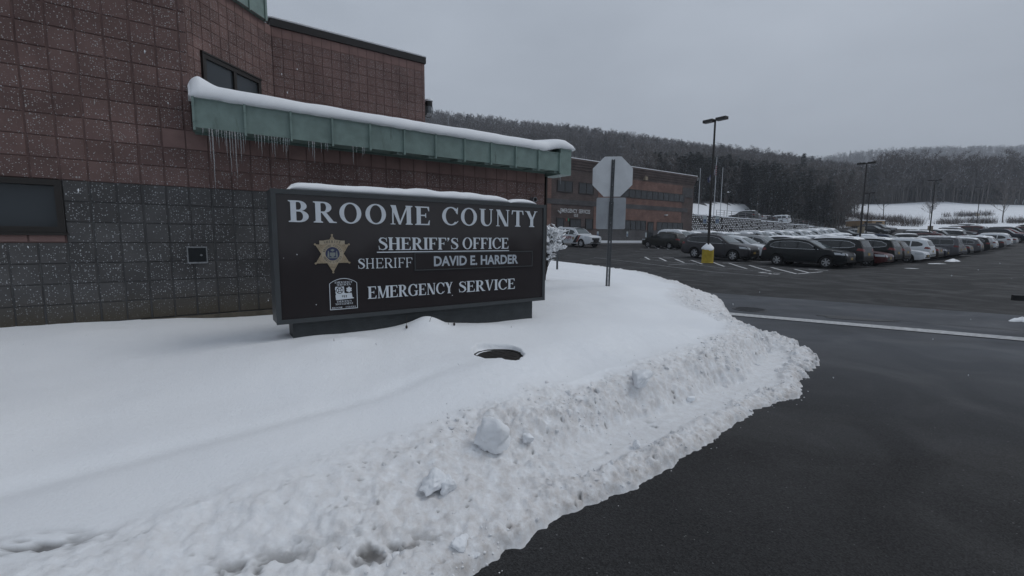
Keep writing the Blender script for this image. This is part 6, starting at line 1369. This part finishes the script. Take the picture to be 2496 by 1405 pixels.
# first row
row1 = [(2081, 'crossover', 'out', 'black', 0, 'black crossover with chrome window line, nearest parked car, nose to the road'),
        (2106, 'suv', 'in', 'dark', 1, 'dark SUV with snowy roof parked tail out beside the black crossover'),
        (2133, 'sedan', 'out', 'maroon', 0, 'maroon car peeping out between two dark SUVs'),
        (2160, 'suv', 'in', 'black', 1, 'black SUV with thin roof snow, third tail-out car of the front row'),
        (2196, 'crossover', 'in', 'brown', 0, 'dark brown crossover with red tail lights left of the white sedan'),
        (2229, 'sedan', 'out', 'white', 0, 'white sporty sedan, nose out, low beside the white SUV'),
        (2262, 'suv', 'in', 'white', 1, 'white SUV with dark rear window, tail out in the front row'),
        (2281, 'sedan', 'in', 'brown', 0, 'brown sedan mostly hidden right of the white SUV'),
        (2304, 'crossover', 'out', 'navy', 0, 'navy crossover nose out with bright headlights'),
        (2322, 'bigsuv', 'in', 'grey', 1, 'grey boxy wagon with snow along its roof, tail out'),
        (2342, 'sedan', 'in', 'navy', 2, 'navy sedan with snow on its boot, tail out'),
        (2361, 'sedan', 'in', 'dark', 0, 'dark sedan left of the grey crossover with snowy roof'),
        (2390, 'crossover', 'in', 'grey', 1, 'grey crossover with snow-covered roof and red tail lights'),
        (2406, 'suv', 'in', 'dark', 1, 'dark SUV right behind the grey crossover'),
        (2425, 'crossover', 'in', 'white', 1, 'white crossover with sloped rear window near the row end'),
        (2454, 'suv', 'in', 'white', 1, 'white SUV with square rear side window at the right of the row'),
        (2494, 'bigsuv', 'out', 'navy', 0, 'navy SUV nose out at the right edge of the picture')]
T1 = {2081: .35, 2106: 2.45, 2133: 5.2, 2160: 7.95, 2196: 10.7, 2229: 13.45, 2262: 16.2, 2281: 18.95, 2304: 21.7, 2322: 24.45, 2342: 27.2, 2361: 29.95}
for px, kd, hd, co, sn, lab in row1:
    tq = T1.get(px, float(st(*px_line(px, 9.34)[:2])[1])); xq, yq = from_st(-.35 if hd == 'out' and kd == 'sedan' else 0.0, tq)
    put_car(x=xq, y=yq, kind=kd, head=hd, color=co, snow=sn, label=lab, group=G1, trim=co in ('black', 'dark', 'grey') and kd != 'sedan', detail=True)
for tq, kd, hd, co, sn, lab in [(68.0, 'suv', 'out', 'red', 0, 'red SUV behind the navy SUV at the right edge'), (71.0, 'bigsuv', 'out', 'black', 1, 'black SUV roof above the red SUV at the right edge'), (74.2, 'suv', 'in', 'maroon', 0, 'maroon SUV tail near the end of the front row'), (77.2, 'crossover', 'out', 'silver', 1, 'silver crossover near the end of the front row'), (80.5, 'suv', 'in', 'dark', 1, 'dark SUV last in the front row'), (55.6, 'sedan', 'in', 'silver', 1, 'silver sedan between the white SUV and the navy SUV'), (47.2, 'sedan', 'in', 'charcoal', 0, 'charcoal sedan between the two white SUVs')]:
    xq, yq = from_st(0, tq); put_car(x=xq, y=yq, kind=kd, head=hd, color=co, snow=sn, label=lab, group=G1, trim=False, detail=False)
# second row
tH = st(*px_line(1836, 11.64 + 5.6 - 2.45)[:2])[1]
row2 = [(0, 'suv', 'out', 'charcoal', 0, 'charcoal grey SUV parked behind the yellow lamp base'), (1, 'crossover', 'out', 'white', 0, 'white crossover directly behind the charcoal grey SUV'), (2, 'suv', 'out', 'silver', 0, 'silver-trimmed SUV third from the lamp post in the second row'),
        (4, 'crossover', 'out', 'charcoal', 1, 'charcoal crossover roof showing just above the black crossover'), (6, 'suv', 'in', 'grey', 1, 'grey SUV with snowy rails between the two rows'), (7, 'sedan', 'out', 'white', 1, 'white sedan just right of the second lamp post'),
        (8, 'crossover', 'in', 'navy', 0, 'navy wagon with tall red lamps in the second row'), (9, 'sedan', 'out', 'blue', 0, 'blue sedan behind the white SUV'), (10, 'pickup', 'in', 'white', 2, 'white pickup loaded with snow in the second row'), (11, 'sedan', 'out', 'silver', 1, 'silver sedan with pale windshield behind the grey wagon'),
        (12, 'bigsuv', 'out', 'blue', 0, 'dark blue boxy SUV left of the third lamp post'), (13, 'crossover', 'out', 'dark', 0, 'dark crossover beside the third lamp post'), (14, 'suv', 'in', 'dark', 0, 'dark SUV with red lamp right of the third lamp post'), (15, 'sedan', 'in', 'black', 1, 'black sedan with snowy roof near the fourth lamp post'),
        (16, 'crossover', 'out', 'silver', 1, 'silver crossover with snow-streaked windshield in the second row'), (17, 'suv', 'in', 'maroon', 0, 'maroon SUV below the fourth lamp post'), (18, 'bigsuv', 'out', 'black', 1, 'black SUV with snowy roof past the third lamp post'), (19, 'suv', 'out', 'red', 0, 'red SUV under the third lamp post'),
        (20, 'bigsuv', 'out', 'dark', 1, 'dark wagon with thin roof snow past the third lamp post'), (21, 'suv', 'in', 'charcoal', 1, 'charcoal SUV right of the dark wagon in the second row'), (22, 'crossover', 'out', 'silver', 1, 'silver crossover before the snow bank in the second row'), (23, 'sedan', 'out', 'dark', 1, 'dark sedan below the fourth lamp post'), (24, 'suv', 'out', 'grey', 1, 'grey SUV just right of the fourth lamp post'),
        (25, 'bigsuv', 'in', 'maroon', 0, 'maroon boxy SUV deep in the second row'), (26, 'suv', 'out', 'black', 1, 'black SUV deep in the second row'), (27, 'crossover', 'in', 'white', 1, 'white crossover at the end of the second row'), (28, 'suv', 'out', 'dark', 1, 'dark SUV closing the second row')]
for i, kd, hd, co, sn, lab in row2:
    x, y = from_st(5.6, tH + 2.86 * i); put_car(kd, x, y, hd, co, lab, sn, trim=i < 3 and co != 'charcoal' or i == 0, detail=i < 5, group=G2)
# third row, snow-capped, under the retaining wall
t3 = st(*px_line(1663, 11.64 + 17.3 - 2.3)[:2])[1]
row3 = [(0, 'crossover', 'in', 'olive', 0, 'dark olive SUV parked nose-in near the office door')]
kinds3 = ['bigsuv', 'suv', 'bigsuv', 'suv', 'crossover', 'suv', 'bigsuv', 'suv', 'bigsuv', 'suv', 'bigsuv', 'suv', 'bigsuv', 'bigsuv', 'bigsuv']
nth = ['first', 'second', 'third', 'fourth', 'fifth', 'sixth', 'seventh', 'eighth', 'ninth', 'tenth', 'eleventh', 'twelfth', 'thirteenth', 'fourteenth', 'last']
for i, kd in enumerate(kinds3): row3.append((i + 1, kd, 'out', 'white', 2, 'snow-covered white patrol vehicle, %s from the olive SUV below the retaining wall' % nth[i]))
row3 += [(17.3, 'sedan', 'out', 'black', 0, 'black sedan right of the white patrol vehicles'), (19.0, 'sedan', 'out', 'silver', 0, 'silver sedan seen side-on under the second lamp post'), (21.5, 'suv', 'out', 'dark', 0, 'dark SUV to the right of the silver sedan'), (22.6, 'bigsuv', 'out', 'charcoal', 0, 'charcoal SUV last in the far row')]
for i, kd, hd, co, sn, lab in row3:
    x, y = from_st(17.3, t3 + 2.86 * i); put_car(kd, x, y, hd, co, lab, sn, trim=False, detail=i < 1, group=G3 if co == 'white' else None, name='patrol_car' if co == 'white' else 'car')
# upper terrace
gh = lambda x, y: rw_top(float(st(x, y)[1]) - T_BLD) + .10
for px, kd, co, sn, lab in [(1836, 'bigsuv', 'black', 1, 'black SUV behind the railing on top of the retaining wall'), (1857, 'sedan', 'silver', 2, 'snowy silver car beside the black SUV on the upper level'), (1884, 'sedan', 'dark', 1, 'low dark car left of the white van on the upper level'), (1916, 'bigsuv', 'white', 2, 'white van-like SUV behind the railing'), (1955, 'sedan', 'dark', 2, 'dark car right of the white van on the upper level'), (2052, 'pickup', 'red', 2, 'red pickup with snowy cab top on the upper level')]:
    row_car(px, S_WALL + 2.3 + SPECS[kd]['L'] / 2, SPECS[kd]['L'] / 2, kind=kd, head='in', color=co, label=lab, snow=sn, trim=False, detail=False, f=gh)
# patrol SUV by the entrance
pc_ = hit(1415, 603.5); ctr = pc_[:2] + NI[:2] * 1.475 + UD[:2] * .88
TA = put_car('bigsuv', ctr[0], ctr[1], 'out', 'white', 'white sheriff patrol SUV with black and red stripes by the office entrance', 0, trim=False, name='patrol_car')
tb = BVHTree.FromPolygons([v.co for v in PROTO['bigsuv'].children[0].data.vertices] if PROTO['bigsuv'].children else [v.co for v in kids(PROTO['bigsuv'])[0].data.vertices], [tuple(p.vertices) for p in kids(PROTO['bigsuv'])[0].data.polygons])
def side_decal(name, outline, ma, off=.012, sg=-1):
    q = MB(); vs2 = []
    (x0, z0), (x1, z1), (x2, z2), (x3, z3) = outline
    for i in range(9):
        for j in range(9):
            u_, v_ = i / 8, j / 8; x = (x0 * (1 - u_) + x1 * u_) * (1 - v_) + (x3 * (1 - u_) + x2 * u_) * v_; z = (z0 * (1 - u_) + z1 * u_) * (1 - v_) + (z3 * (1 - u_) + z2 * u_) * v_
            h = tb.ray_cast(Vector((x, sg * 2, z)), Vector((0, -sg, 0)), 3); vs2.append((x, (h[0].y if h[0] is not None else sg) + sg * off, z))
    q.add(vs2, [(i*9+j, (i+1)*9+j, (i+1)*9+j+1, i*9+j+1) for i in range(8) for j in range(8)]); return q.obj(name, ma, TA, smooth=True)
RS = mat('stripe_red', (.20, .035, .02), .4)
side_decal('black_stripe', [(.45, .42), (.92, .42), (1.25, 1.16), (1.02, 1.16)], M_['black']); side_decal('red_stripe', [(.95, .46), (1.12, .50), (1.52, 1.16), (1.28, 1.16)], RS)
me = font_mesh('door_lettering', 'SHERIFF', mat('decal_red', (.22, .012, .015), .5), 1.65, .30, offset=.02); o = link('door_lettering', me, TA); o.location = (-1.35, -1.03, .74); o.rotation_euler = (0, 0, 0)
me = font_mesh('door_lettering_small', 'BROOME COUNTY', mat('decal_black', (.02, .02, .02), .5), 1.4, .09, offset=.01); o = link('door_lettering_small', me, TA); o.location = (-1.20, -1.03, .60)
q = MB()
for k in range(12):
    r0 = .20 if k % 2 == 0 else .115; r1 = .20 if k % 2 else .115; a0_, a1_ = math.pi / 2 + k * math.pi / 6, math.pi / 2 + (k + 1) * math.pi / 6; q.poly([(.52, -1.028, .86), (.52 + r0 * math.cos(a0_), -1.028, .86 + r0 * math.sin(a0_)), (.52 + r1 * math.cos(a1_), -1.028, .86 + r1 * math.sin(a1_))])
q.obj('door_star', GOLD, TA)
q = MB(); q.box(.15, .45, -.62, .62, 1.90, 1.99); q.obj('light_bar', PLAS, TA)
q = MB(); q.box(2.55, 2.72, -.30, .30, .52, .82); q.obj('push_bumper', PLAS, TA)
for o in _protos:
    if o.name in bpy.data.objects: bpy.data.objects.remove(o, do_unlink=True)
# ================================================================== WOODS, TREES, BRAMBLES
BARK = mat('bare_bark', (.135, .122, .115), .95, var=.3, vscale=2); BARKG = mat('grey_bark', (.10, .095, .09), .95); BARKD = mat('twig_brown', (.135, .122, .116), .95); FROST = mat('frosted_twig', (.50, .53, .57), .8)
NEED = mat('pine_needles', (.095, .105, .100), .9, var=.3, vscale=1)
def bare_tree(seed, H=1.0, twigs=520, frost=.06, spread=.30, detail=1, rtrunk=.011, tw=.0032):
    rs_ = random.Random(seed); b = MB(); tips = []
    lean = np.array([rs_.gauss(0, .03), rs_.gauss(0, .03), 1.0]); k = 6; trunk = [lean * (H * .92 * i / (k - 1)) + np.array([rs_.gauss(0, .006), rs_.gauss(0, .006), 0]) * H for i in range(k)]; trunk[0] = np.zeros(3)
    b.tube(trunk, [rtrunk * H * (1 - .88 * i / (k - 1)) for i in range(k)], 5, cap=False)
    for i in range(15 * detail):
        f_ = rs_.uniform(.28, .92); p = trunk[0] + (np.array(trunk[-1]) - trunk[0]) * f_; a = rs_.uniform(0, 2 * math.pi); ln = H * spread * rs_.uniform(.6, 1.1) * (1.25 - f_ * .75); up_ = rs_.uniform(.5, 1.3)
        d = np.array([math.cos(a), math.sin(a), up_]); d /= np.linalg.norm(d); m1 = p + d * ln * .5; d2 = d + np.array([0, 0, .35]); d2 /= np.linalg.norm(d2); q = m1 + d2 * ln * .5
        r0 = rtrunk * H * .42 * (1.1 - f_ * .6); b.tube([p, m1, q], [r0, r0 * .6, r0 * .25], 3, cap=False); tips += [(p + (m1 - p) * .5, d), (m1, d), (m1 + (q - m1) * .5, d2), (q, d2)]
        for _ in range(3 * detail):
            c = m1 + (q - m1) * rs_.random(); e = np.array([rs_.gauss(0, 1), rs_.gauss(0, 1), abs(rs_.gauss(.5, .6))]) ; e = e / np.linalg.norm(e) * .6 + d2 * .7; e /= np.linalg.norm(e); g = c + e * ln * rs_.uniform(.25, .5); b.tube([c, g], [r0 * .35, r0 * .12], 3, cap=False); tips += [(g, e), ((c + g) / 2, e)]
    for _ in range(twigs):
        p, d = rs_.choice(tips); e = np.array([rs_.gauss(0, 1), rs_.gauss(0, 1), rs_.gauss(.35, .8)]); e = e / np.linalg.norm(e) * .8 + d * .6; e /= np.linalg.norm(e); ln = H * rs_.uniform(.035, .095); sd_ = np.cross(e, [rs_.gauss(0, 1), rs_.gauss(0, 1), rs_.gauss(0, 1)]); sd_ = sd_ / (np.linalg.norm(sd_) + 1e-6) * H * tw * rs_.uniform(.6, 1.3)
        b.add([p - sd_, p + sd_, p + e * ln], [(0, 1, 2)], 1 if rs_.random() > frost else 2)
    return b
def conifer(seed, H=1.0, tiers=17, frost=.22, w=.19):
    rs_ = random.Random(seed); b = MB(); b.tube([(0, 0, 0), (0, 0, H * .97)], [.012 * H, .002 * H], 5, cap=False)
    for i in range(tiers):
        f_ = .16 + .82 * i / tiers; n = rs_.randint(6, 9); Rr = H * w * (1 - f_) ** .8 * rs_.uniform(.75, 1.15) + .008 * H
        for k in range(n):
            a = 2 * math.pi * k / n + rs_.uniform(-.4, .4); z = H * f_ + rs_.gauss(0, .008) * H; L_ = Rr * rs_.uniform(.7, 1.15)
            for m in range(6):
                g = .25 + .75 * m / 5; c = np.array([math.cos(a) * L_ * g, math.sin(a) * L_ * g, z - L_ * .28 * g * g]); sp_w = H * .024 * (1.25 - g * .6) * rs_.uniform(.7, 1.3)
                e = np.array([rs_.gauss(math.cos(a), .6), rs_.gauss(math.sin(a), .6), rs_.gauss(-.15, .3)]); e /= np.linalg.norm(e); sd_ = np.cross(e, [0, 0, 1]); sd_ /= np.linalg.norm(sd_) + 1e-6
                b.add([c - sd_ * sp_w * .6, c + sd_ * sp_w * .6, c + e * sp_w * 1.6], [(0, 1, 2)], 1)
                if rs_.random() < frost: b.add([c - sd_ * sp_w * .45 + [0, 0, .004 * H], c + sd_ * sp_w * .45 + [0, 0, .004 * H], c + e * sp_w * 1.1 + [0, 0, .005 * H]], [(0, 1, 2)], 2)
    return b
tcol = bpy.data.collections.new('tree_templates'); NT = 0
for i in range(6):
    o = bpy.data.objects.new('tree_%02d' % i, bare_tree(10 + i, 1.0, 620, .05 + .05 * (i % 3 == 0), .26 + .05 * (i % 3)).mesh('bare_tree', [BARK, BARKD, FROST])); tcol.objects.link(o)
for i in range(3):
    o = bpy.data.objects.new('tree_%02d' % (6 + i), conifer(40 + i, 1.0, 17, .42 if i else .25, .17 + .03 * i).mesh('conifer', [BARK, NEED, FROST])); tcol.objects.link(o)
pts = []
rs_ = np.random.default_rng(21)
def scatter(n, ylo, yhi, m0, m1, power=1.0):
    Y = ylo + (yhi - ylo) * rs_.random(n) ** power; M = m0 + (m1 - m0) * rs_.random(n); X = M * Y; k = forest_mask(X, Y); return X[k], Y[k]
for n, ylo, yhi, m0, m1, pw in [(3000, 84, 175, .28, .84, 1), (2600, 158, 260, .24, 1.22, 1), (4300, 240, 640, -.30, .75, 1), (1500, 260, 420, .6, 1.25, 1), (3600, 640, 960, .2, 1.22, 1)]:
    X, Y = scatter(n, ylo, yhi, m0, m1, pw); pts.append(np.stack([X, Y], 1))
pts = np.vstack(pts); Z = ground_h(pts[:, 0], pts[:, 1]) - .3; rr = np.hypot(pts[:, 0], pts[:, 1])
n = len(pts); mm0 = pts[:, 0] / pts[:, 1]
con = rs_.random(n) < np.where((pts[:, 1] < 190) & (mm0 < .80), .30 * (vnoise(pts[:, 0] / 22, pts[:, 1] / 22, 6) > .45) + .03 + .45 * ((mm0 > .36) & (mm0 < .70) & (pts[:, 1] < 150)), .06 * (vnoise(pts[:, 0] / 60, pts[:, 1] / 60, 8) > .4) + .012)
ti = np.where(con, rs_.integers(6, 9, n), rs_.integers(0, 6, n)); scl = np.where(con, rs_.uniform(12, 19, n), rs_.uniform(10.5, 17.5, n)) * np.where(pts[:, 1] > 240, 1.05, np.where(mm0 > .72, 1.10, 1.0))
near_l = (mm0 < .80) & (pts[:, 1] < 260); scl = np.where(near_l, scl * np.interp(pts[:, 1], [95, 130, 260], [.62, .66, 1.0]), scl)
me = bpy.data.meshes.new('woods'); me.vertices.add(n); me.vertices.foreach_set('co', np.c_[pts, Z].astype(np.float32).reshape(-1))
for nm, ar, ty in [('sc', scl.astype(np.float32), 'FLOAT'), ('rz', rs_.uniform(0, 6.28, n).astype(np.float32), 'FLOAT'), ('ti', ti.astype(np.int32), 'INT')]:
    a = me.attributes.new(nm, ty, 'POINT'); a.data.foreach_set('value', ar)
me.update()
woods = link('woods', me, kind='stuff'); tag(woods, 'bare winter woods with snow-dusted pines covering the hills', 'woods')
ng = bpy.data.node_groups.new('scatter_trees', 'GeometryNodeTree'); ng.interface.new_socket('Geometry', in_out='INPUT', socket_type='NodeSocketGeometry'); ng.interface.new_socket('Geometry', in_out='OUTPUT', socket_type='NodeSocketGeometry')
gi = ng.nodes.new('NodeGroupInput'); go = ng.nodes.new('NodeGroupOutput'); ip = ng.nodes.new('GeometryNodeInstanceOnPoints'); ci = ng.nodes.new('GeometryNodeCollectionInfo'); ci.inputs['Collection'].default_value = tcol; ci.inputs['Separate Children'].default_value = True; ci.inputs['Reset Children'].default_value = True
def na(nm, ty): x = ng.nodes.new('GeometryNodeInputNamedAttribute'); x.data_type = ty; x.inputs['Name'].default_value = nm; return x
a1, a2, a3 = na('sc', 'FLOAT'), na('rz', 'FLOAT'), na('ti', 'INT'); cx3 = ng.nodes.new('ShaderNodeCombineXYZ'); sc3 = ng.nodes.new('ShaderNodeCombineXYZ')
ng.links.new(gi.outputs[0], ip.inputs['Points']); ng.links.new(ci.outputs[0], ip.inputs['Instance']); ip.inputs['Pick Instance'].default_value = True; ng.links.new(a3.outputs['Attribute'], ip.inputs['Instance Index']); ng.links.new(a2.outputs['Attribute'], cx3.inputs['Z']); ng.links.new(cx3.outputs[0], ip.inputs['Rotation'])
for k in 'XYZ': ng.links.new(a1.outputs['Attribute'], sc3.inputs[k])
ng.links.new(sc3.outputs[0], ip.inputs['Scale']); ng.links.new(ip.outputs[0], go.inputs[0])
md = woods.modifiers.new('scatter', 'NODES'); md.node_group = ng
# trees that stand apart
def lone(name, px, Y, py_top, label, kind='bare', seed=0, light=False):
    p = at_y(px, 560, Y); gz_ = float(ground_h(p[0], p[1])); H = float(at_y(px, py_top, Y)[2]) - gz_
    r = empty(name, (p[0], p[1], gz_ - .1), seed * 1.3, label=label, cat='tree')
    b = bare_tree(200 + seed, H, 900, .05, .42 if kind == 'wide' else .30, 2, .016 if kind == 'wide' else .012, .0022) if kind != 'pine' else conifer(300 + seed, H, 20, .3, .2)
    nT = 5 * 5 + 0; tr = MB(); cw = MB()
    # first tube = trunk
    ntv = 30 if kind != 'pine' else 10; ntf = 25 if kind != 'pine' else 5
    tr.v = b.v[:ntv]; tr.f = b.f[:ntf]; tr.mi = [0] * ntf; cw.v = b.v[ntv:]; cw.f = [tuple(i - ntv for i in f) for f in b.f[ntf:]]; cw.mi = b.mi[ntf:]
    tr.obj('trunk', BARKG if light else BARK, r); cw.obj('crown', [BARKG if light else BARK, NEED if kind == 'pine' else (BARKG if light else BARKD), FROST], r)
lone('bare_tree', 2050, 103, 415, 'tall slender pale bare tree left of the second lamp post', 'bare', 1, True); lone('bare_tree', 2095, 108, 425, 'slim bare tree just behind the second lamp post', 'bare', 2, True)
lone('bare_tree', 2262, 128, 480, 'short spreading bare tree behind the third lamp post', 'wide', 3); lone('bare_tree', 2441, 118, 445, 'dark spreading bare tree at the right on the snowy slope', 'wide', 4)
lone('bare_tree', 2150, 118, 440, 'bare tree midway between the second and third lamp posts', 'bare', 5, True); lone('bare_tree', 1985, 108, 450, 'thin bare tree at the end of the pine row', 'bare', 6)
for i, (px, Y, pt, lab) in enumerate([(1946, 150, 368, 'tall dark pine standing above the wood edge in the middle'), (1838, 160, 385, 'pointed pine above the woods left of the middle'), (1787, 165, 383, 'small pine top left of the pointed one'), (1880, 112, 430, 'snow-dusted pine at the wood edge above the white van'), (1800, 108, 430, 'snow-dusted pine behind the flagpoles'), (1850, 110, 425, 'frosted pine between the two at the wood edge'), (1725, 106, 425, 'frosted pine behind the black flag')]): lone('pine_tree', px, Y, pt, lab, 'pine', i)
# brambles
b = MB(); rs2 = random.Random(31)
def bramble(X, Y, h, n):
    gz_ = float(ground_h(X, Y))
    for _ in range(n):
        a = rs2.uniform(0, 6.28); l_ = h * rs2.uniform(.5, 1.2); p = np.array([X + rs2.gauss(0, .5), Y + rs2.gauss(0, .5), gz_ - .1]); q = p + np.array([math.cos(a) * l_ * .5, math.sin(a) * l_ * .5, l_]); m2 = (p + q) / 2 + np.array([0, 0, l_ * .12]); w = np.array([-math.sin(a), math.cos(a), 0]) * rs2.uniform(.012, .03)
        mi = 0 if rs2.random() < .9 else 1
        b.add([p - w, p + w, m2 + w * .8, m2 - w * .8, q], [(0, 1, 2, 3), (3, 2, 4)], mi)
for _ in range(900):
    m_ = rs2.uniform(.70, 1.22); Y = 118 + rs2.gauss(0, 3.0) - 10 * (m_ - .9) ; 
    if vnoise(np.array([m_ * 26]), np.array([Y / 7]), 3)[0] > .36: bramble(m_ * Y, Y, rs2.uniform(.9, 2.2), 12)
for _ in range(420):
    m_ = rs2.uniform(.95, 1.22); Y = 134 + rs2.gauss(0, 1.6); 
    if vnoise(np.array([m_ * 30]), np.array([3.3]), 5)[0] > .4: bramble(m_ * Y, Y, rs2.uniform(.8, 1.6), 12)
for _ in range(500): m_ = rs2.uniform(.60, .90); Y = rs2.uniform(98, 128); bramble(m_ * Y, Y, rs2.uniform(.8, 2.6), 10)
for _ in range(60): x, y = from_st(S_WALL + rs2.uniform(1.6, 3.5), T_BLD + rs2.uniform(0.5, 13)); bramble(x, y, rs2.uniform(.5, 1.0), 12)
o = b.obj('brambles', [mat('dead_bramble', (.058, .042, .034), .95, var=.3), FROST], kind='stuff'); tag(o, 'brown leafless brambles along the foot of the snowy slope', 'brambles')
# tan sheds, hoop tunnels, far sign
for px, Y, w, lab in [(2102, 99, 2.7, 'left tan box trailer with snow on its roof beyond the lot'), (2130, 98, 2.9, 'right tan box trailer with dark opening and snow roof')]:
    p = at_y(px, 553, Y); gz_ = float(ground_h(p[0], p[1])); H = float(at_y(px, 539, Y)[2]) - gz_; r = empty('box_trailer', (p[0], p[1], gz_), .1, label=lab, cat='trailer')
    b = MB(); b.box(-w / 2, w / 2, -1, 3, .35, H); b.obj('body', mat('tan_panel', (.30, .20, .11), .7, var=.15) if 'tan_panel' not in bpy.data.materials else bpy.data.materials['tan_panel'], r); b = MB(); b.box(-w / 2 - .05, w / 2 + .05, -1.05, 3.05, H + .001, H + .16); b.obj('roof_snow', SNOW, r); b = MB(); b.box(-w * .2, w * .3, -1.02, -1.001, .9, H - .25); b.obj('opening', M_['black'], r)
    b = MB()
    for x in (-w * .3, w * .3): b.lathe([(.001, -.1), (.33, -.1), (.35, 0), (.33, .1), (.001, .1)], 14, 'y', (x, -.8, .35))
    b.obj('wheels', RUB, r)
for px, lab in [(2476, 'left snowy hoop tunnel on top of the slope at the right edge'), (2495, 'right snowy hoop tunnel cut by the right edge')]:
    p = at_y(px, 497, 166); gz_ = float(ground_h(p[0], p[1])); r = empty('hoop_tunnel', (p[0], p[1], gz_ - .2), .5, label=lab, cat='hoop tunnel'); b = MB(); k = 12
    A = [(1.35 * math.cos(math.pi * i / k), 0, 1.9 * math.sin(math.pi * i / k)) for i in range(k + 1)]; b.add(A + [(x, 8, z) for x, y, z in A], [(i, i + 1, k + 2 + i, k + 1 + i) for i in range(k)] + [tuple(range(k + 1))]); b.obj('cover', mat('tunnel_plastic', (.12, .13, .15), .5) if 'tunnel_plastic' not in bpy.data.materials else bpy.data.materials['tunnel_plastic'], r); b = MB(); b.tube([(x * 1.03, -.05, z * 1.03) for x, y, z in A], .09, 5); b.obj('snowy_hoop', SNOW, r)
p = at_y(2369, 562, 92); r = empty('lot_notice', (p[0], p[1], float(ground_h(p[0], p[1]))), .7, label='narrow upright grey notice on two posts near the fourth lamp post', cat='sign'); b = MB(); b.box(-.25, .25, -.03, .03, .5, 2.4); b.obj('board', mat('notice_grey', (.12, .13, .15), .6), r); b = MB(); b.box(-.33, -.26, -.03, .03, -.2, 2.5); b.box(.26, .33, -.03, .03, -.2, 2.5); b.obj('posts', CHAN, r)
# barrier arm and snow leftovers at the right edge
q0 = at_y(2469, 726, 7.6); d_ = np.array([.93, -.36, 0]); BG = empty('barrier_gate', (q0[0] + d_[0] * 2.2, q0[1] + d_[1] * 2.2, 0), math.atan2(d_[1], d_[0]), label='black barrier arm reaching in from the right edge', cat='barrier'); b = MB(); b.box(-2.2, .3, -.035, .035, q0[2] - .047, q0[2] + .047); b.obj('arm', M_['black'], BG); b = MB(); b.box(-.12, .12, -.14, -.04, 0, 1.0); b.obj('post', M_['black'], BG)
def heap(px, py, r, hgt, label, seed):
    p = hit(px, py); rs3 = random.Random(seed); b = MB(); n = 26; rings = 6; vs_ = []
    for i in range(rings):
        f_ = i / (rings - 1)
        for k in range(n): a = 2 * math.pi * k / n; w = 1 + .35 * math.sin(2 * a + seed) + .2 * math.sin(5 * a + seed * 2) + rs3.uniform(-.06, .06); vs_.append((math.cos(a) * r * (1 - f_) * w * 1.5, math.sin(a) * r * (1 - f_) * w, hgt * (f_ ** .7) * rs3.uniform(.8, 1.15) if i else .0))
    b.add(vs_, [(i*n+k, i*n+(k+1)%n, (i+1)*n+(k+1)%n, (i+1)*n+k) for i in range(rings-1) for k in range(n)] + [tuple((rings-1)*n+k for k in range(n))]); o = b.obj('snow_heap', SNOW, smooth=True, label=label, cat='snow heap'); o.location = (p[0], p[1], hl(p[0], p[1]) + .004); o.rotation_euler = (0, 0, .3)
heap(2322, 638, .38, .22, 'small pointed snow heap on the asphalt in front of the first row', 1); heap(2282, 643.5, .34, .03, 'flat patch of leftover snow left of the pointed heap', 2); heap(2490, 784, .13, .09, 'snow lump at the right edge by the stop line', 3); heap(2222, 655, .2, .015, 'thin streak of snow on the asphalt before the white sedan', 4)
# snow flakes in the air
b = MB(); rs4 = random.Random(77)
for _ in range(420):
    Y = 1.6 + 22 * rs4.random() ** 1.4; px, py = rs4.uniform(0, 2496), rs4.uniform(0, 1405); p = at_y(px, py, Y)
    if p[2] > (1.55 if px > 900 else 2.6): continue
    if p[2] < .75 or NI @ p > 5.6: 
        if not (p[0] > 1.0 and p[2] > .2 and NI @ p < 9): continue
    r = rs4.uniform(.0016, .0032) * (1 + Y / 14); d = np.array([rs4.gauss(.3, .2), rs4.gauss(0, .2), -1]); d /= np.linalg.norm(d); a = np.cross(d, [0, 1, .1]); a /= np.linalg.norm(a); c = np.cross(d, a); L_ = r * rs4.uniform(1, 2.6)
    b.add([p + d * L_, p - d * L_, p + a * r, p - a * r, p + c * r, p - c * r], [(0, 2, 4), (0, 4, 3), (0, 3, 5), (0, 5, 2), (1, 4, 2), (1, 3, 4), (1, 5, 3), (1, 2, 5)])
o = b.obj('falling_snow', mat('flake', (.75, .78, .82), .8), kind='stuff'); tag(o, 'sparse snowflakes drifting through the air', 'snowflakes')
# haze
HAZE = bpy.data.materials.new('haze'); HAZE.use_nodes = True; t = HAZE.node_tree; t.nodes.clear(); pv = N(t, 'ShaderNodeVolumePrincipled'); pv.inputs['Color'].default_value = (.80, .85, .93, 1); pv.inputs['Density'].default_value = .00048; pv.inputs['Anisotropy'].default_value = .2; om = N(t, 'ShaderNodeOutputMaterial'); t.links.new(pv.outputs[0], om.inputs['Volume'])
b = MB(); b.box(-460, 1290, -120, 1130, -40, 260); hz = b.obj('haze', HAZE, kind='stuff'); tag(hz, 'thin winter haze filling the air to the hills', 'haze')
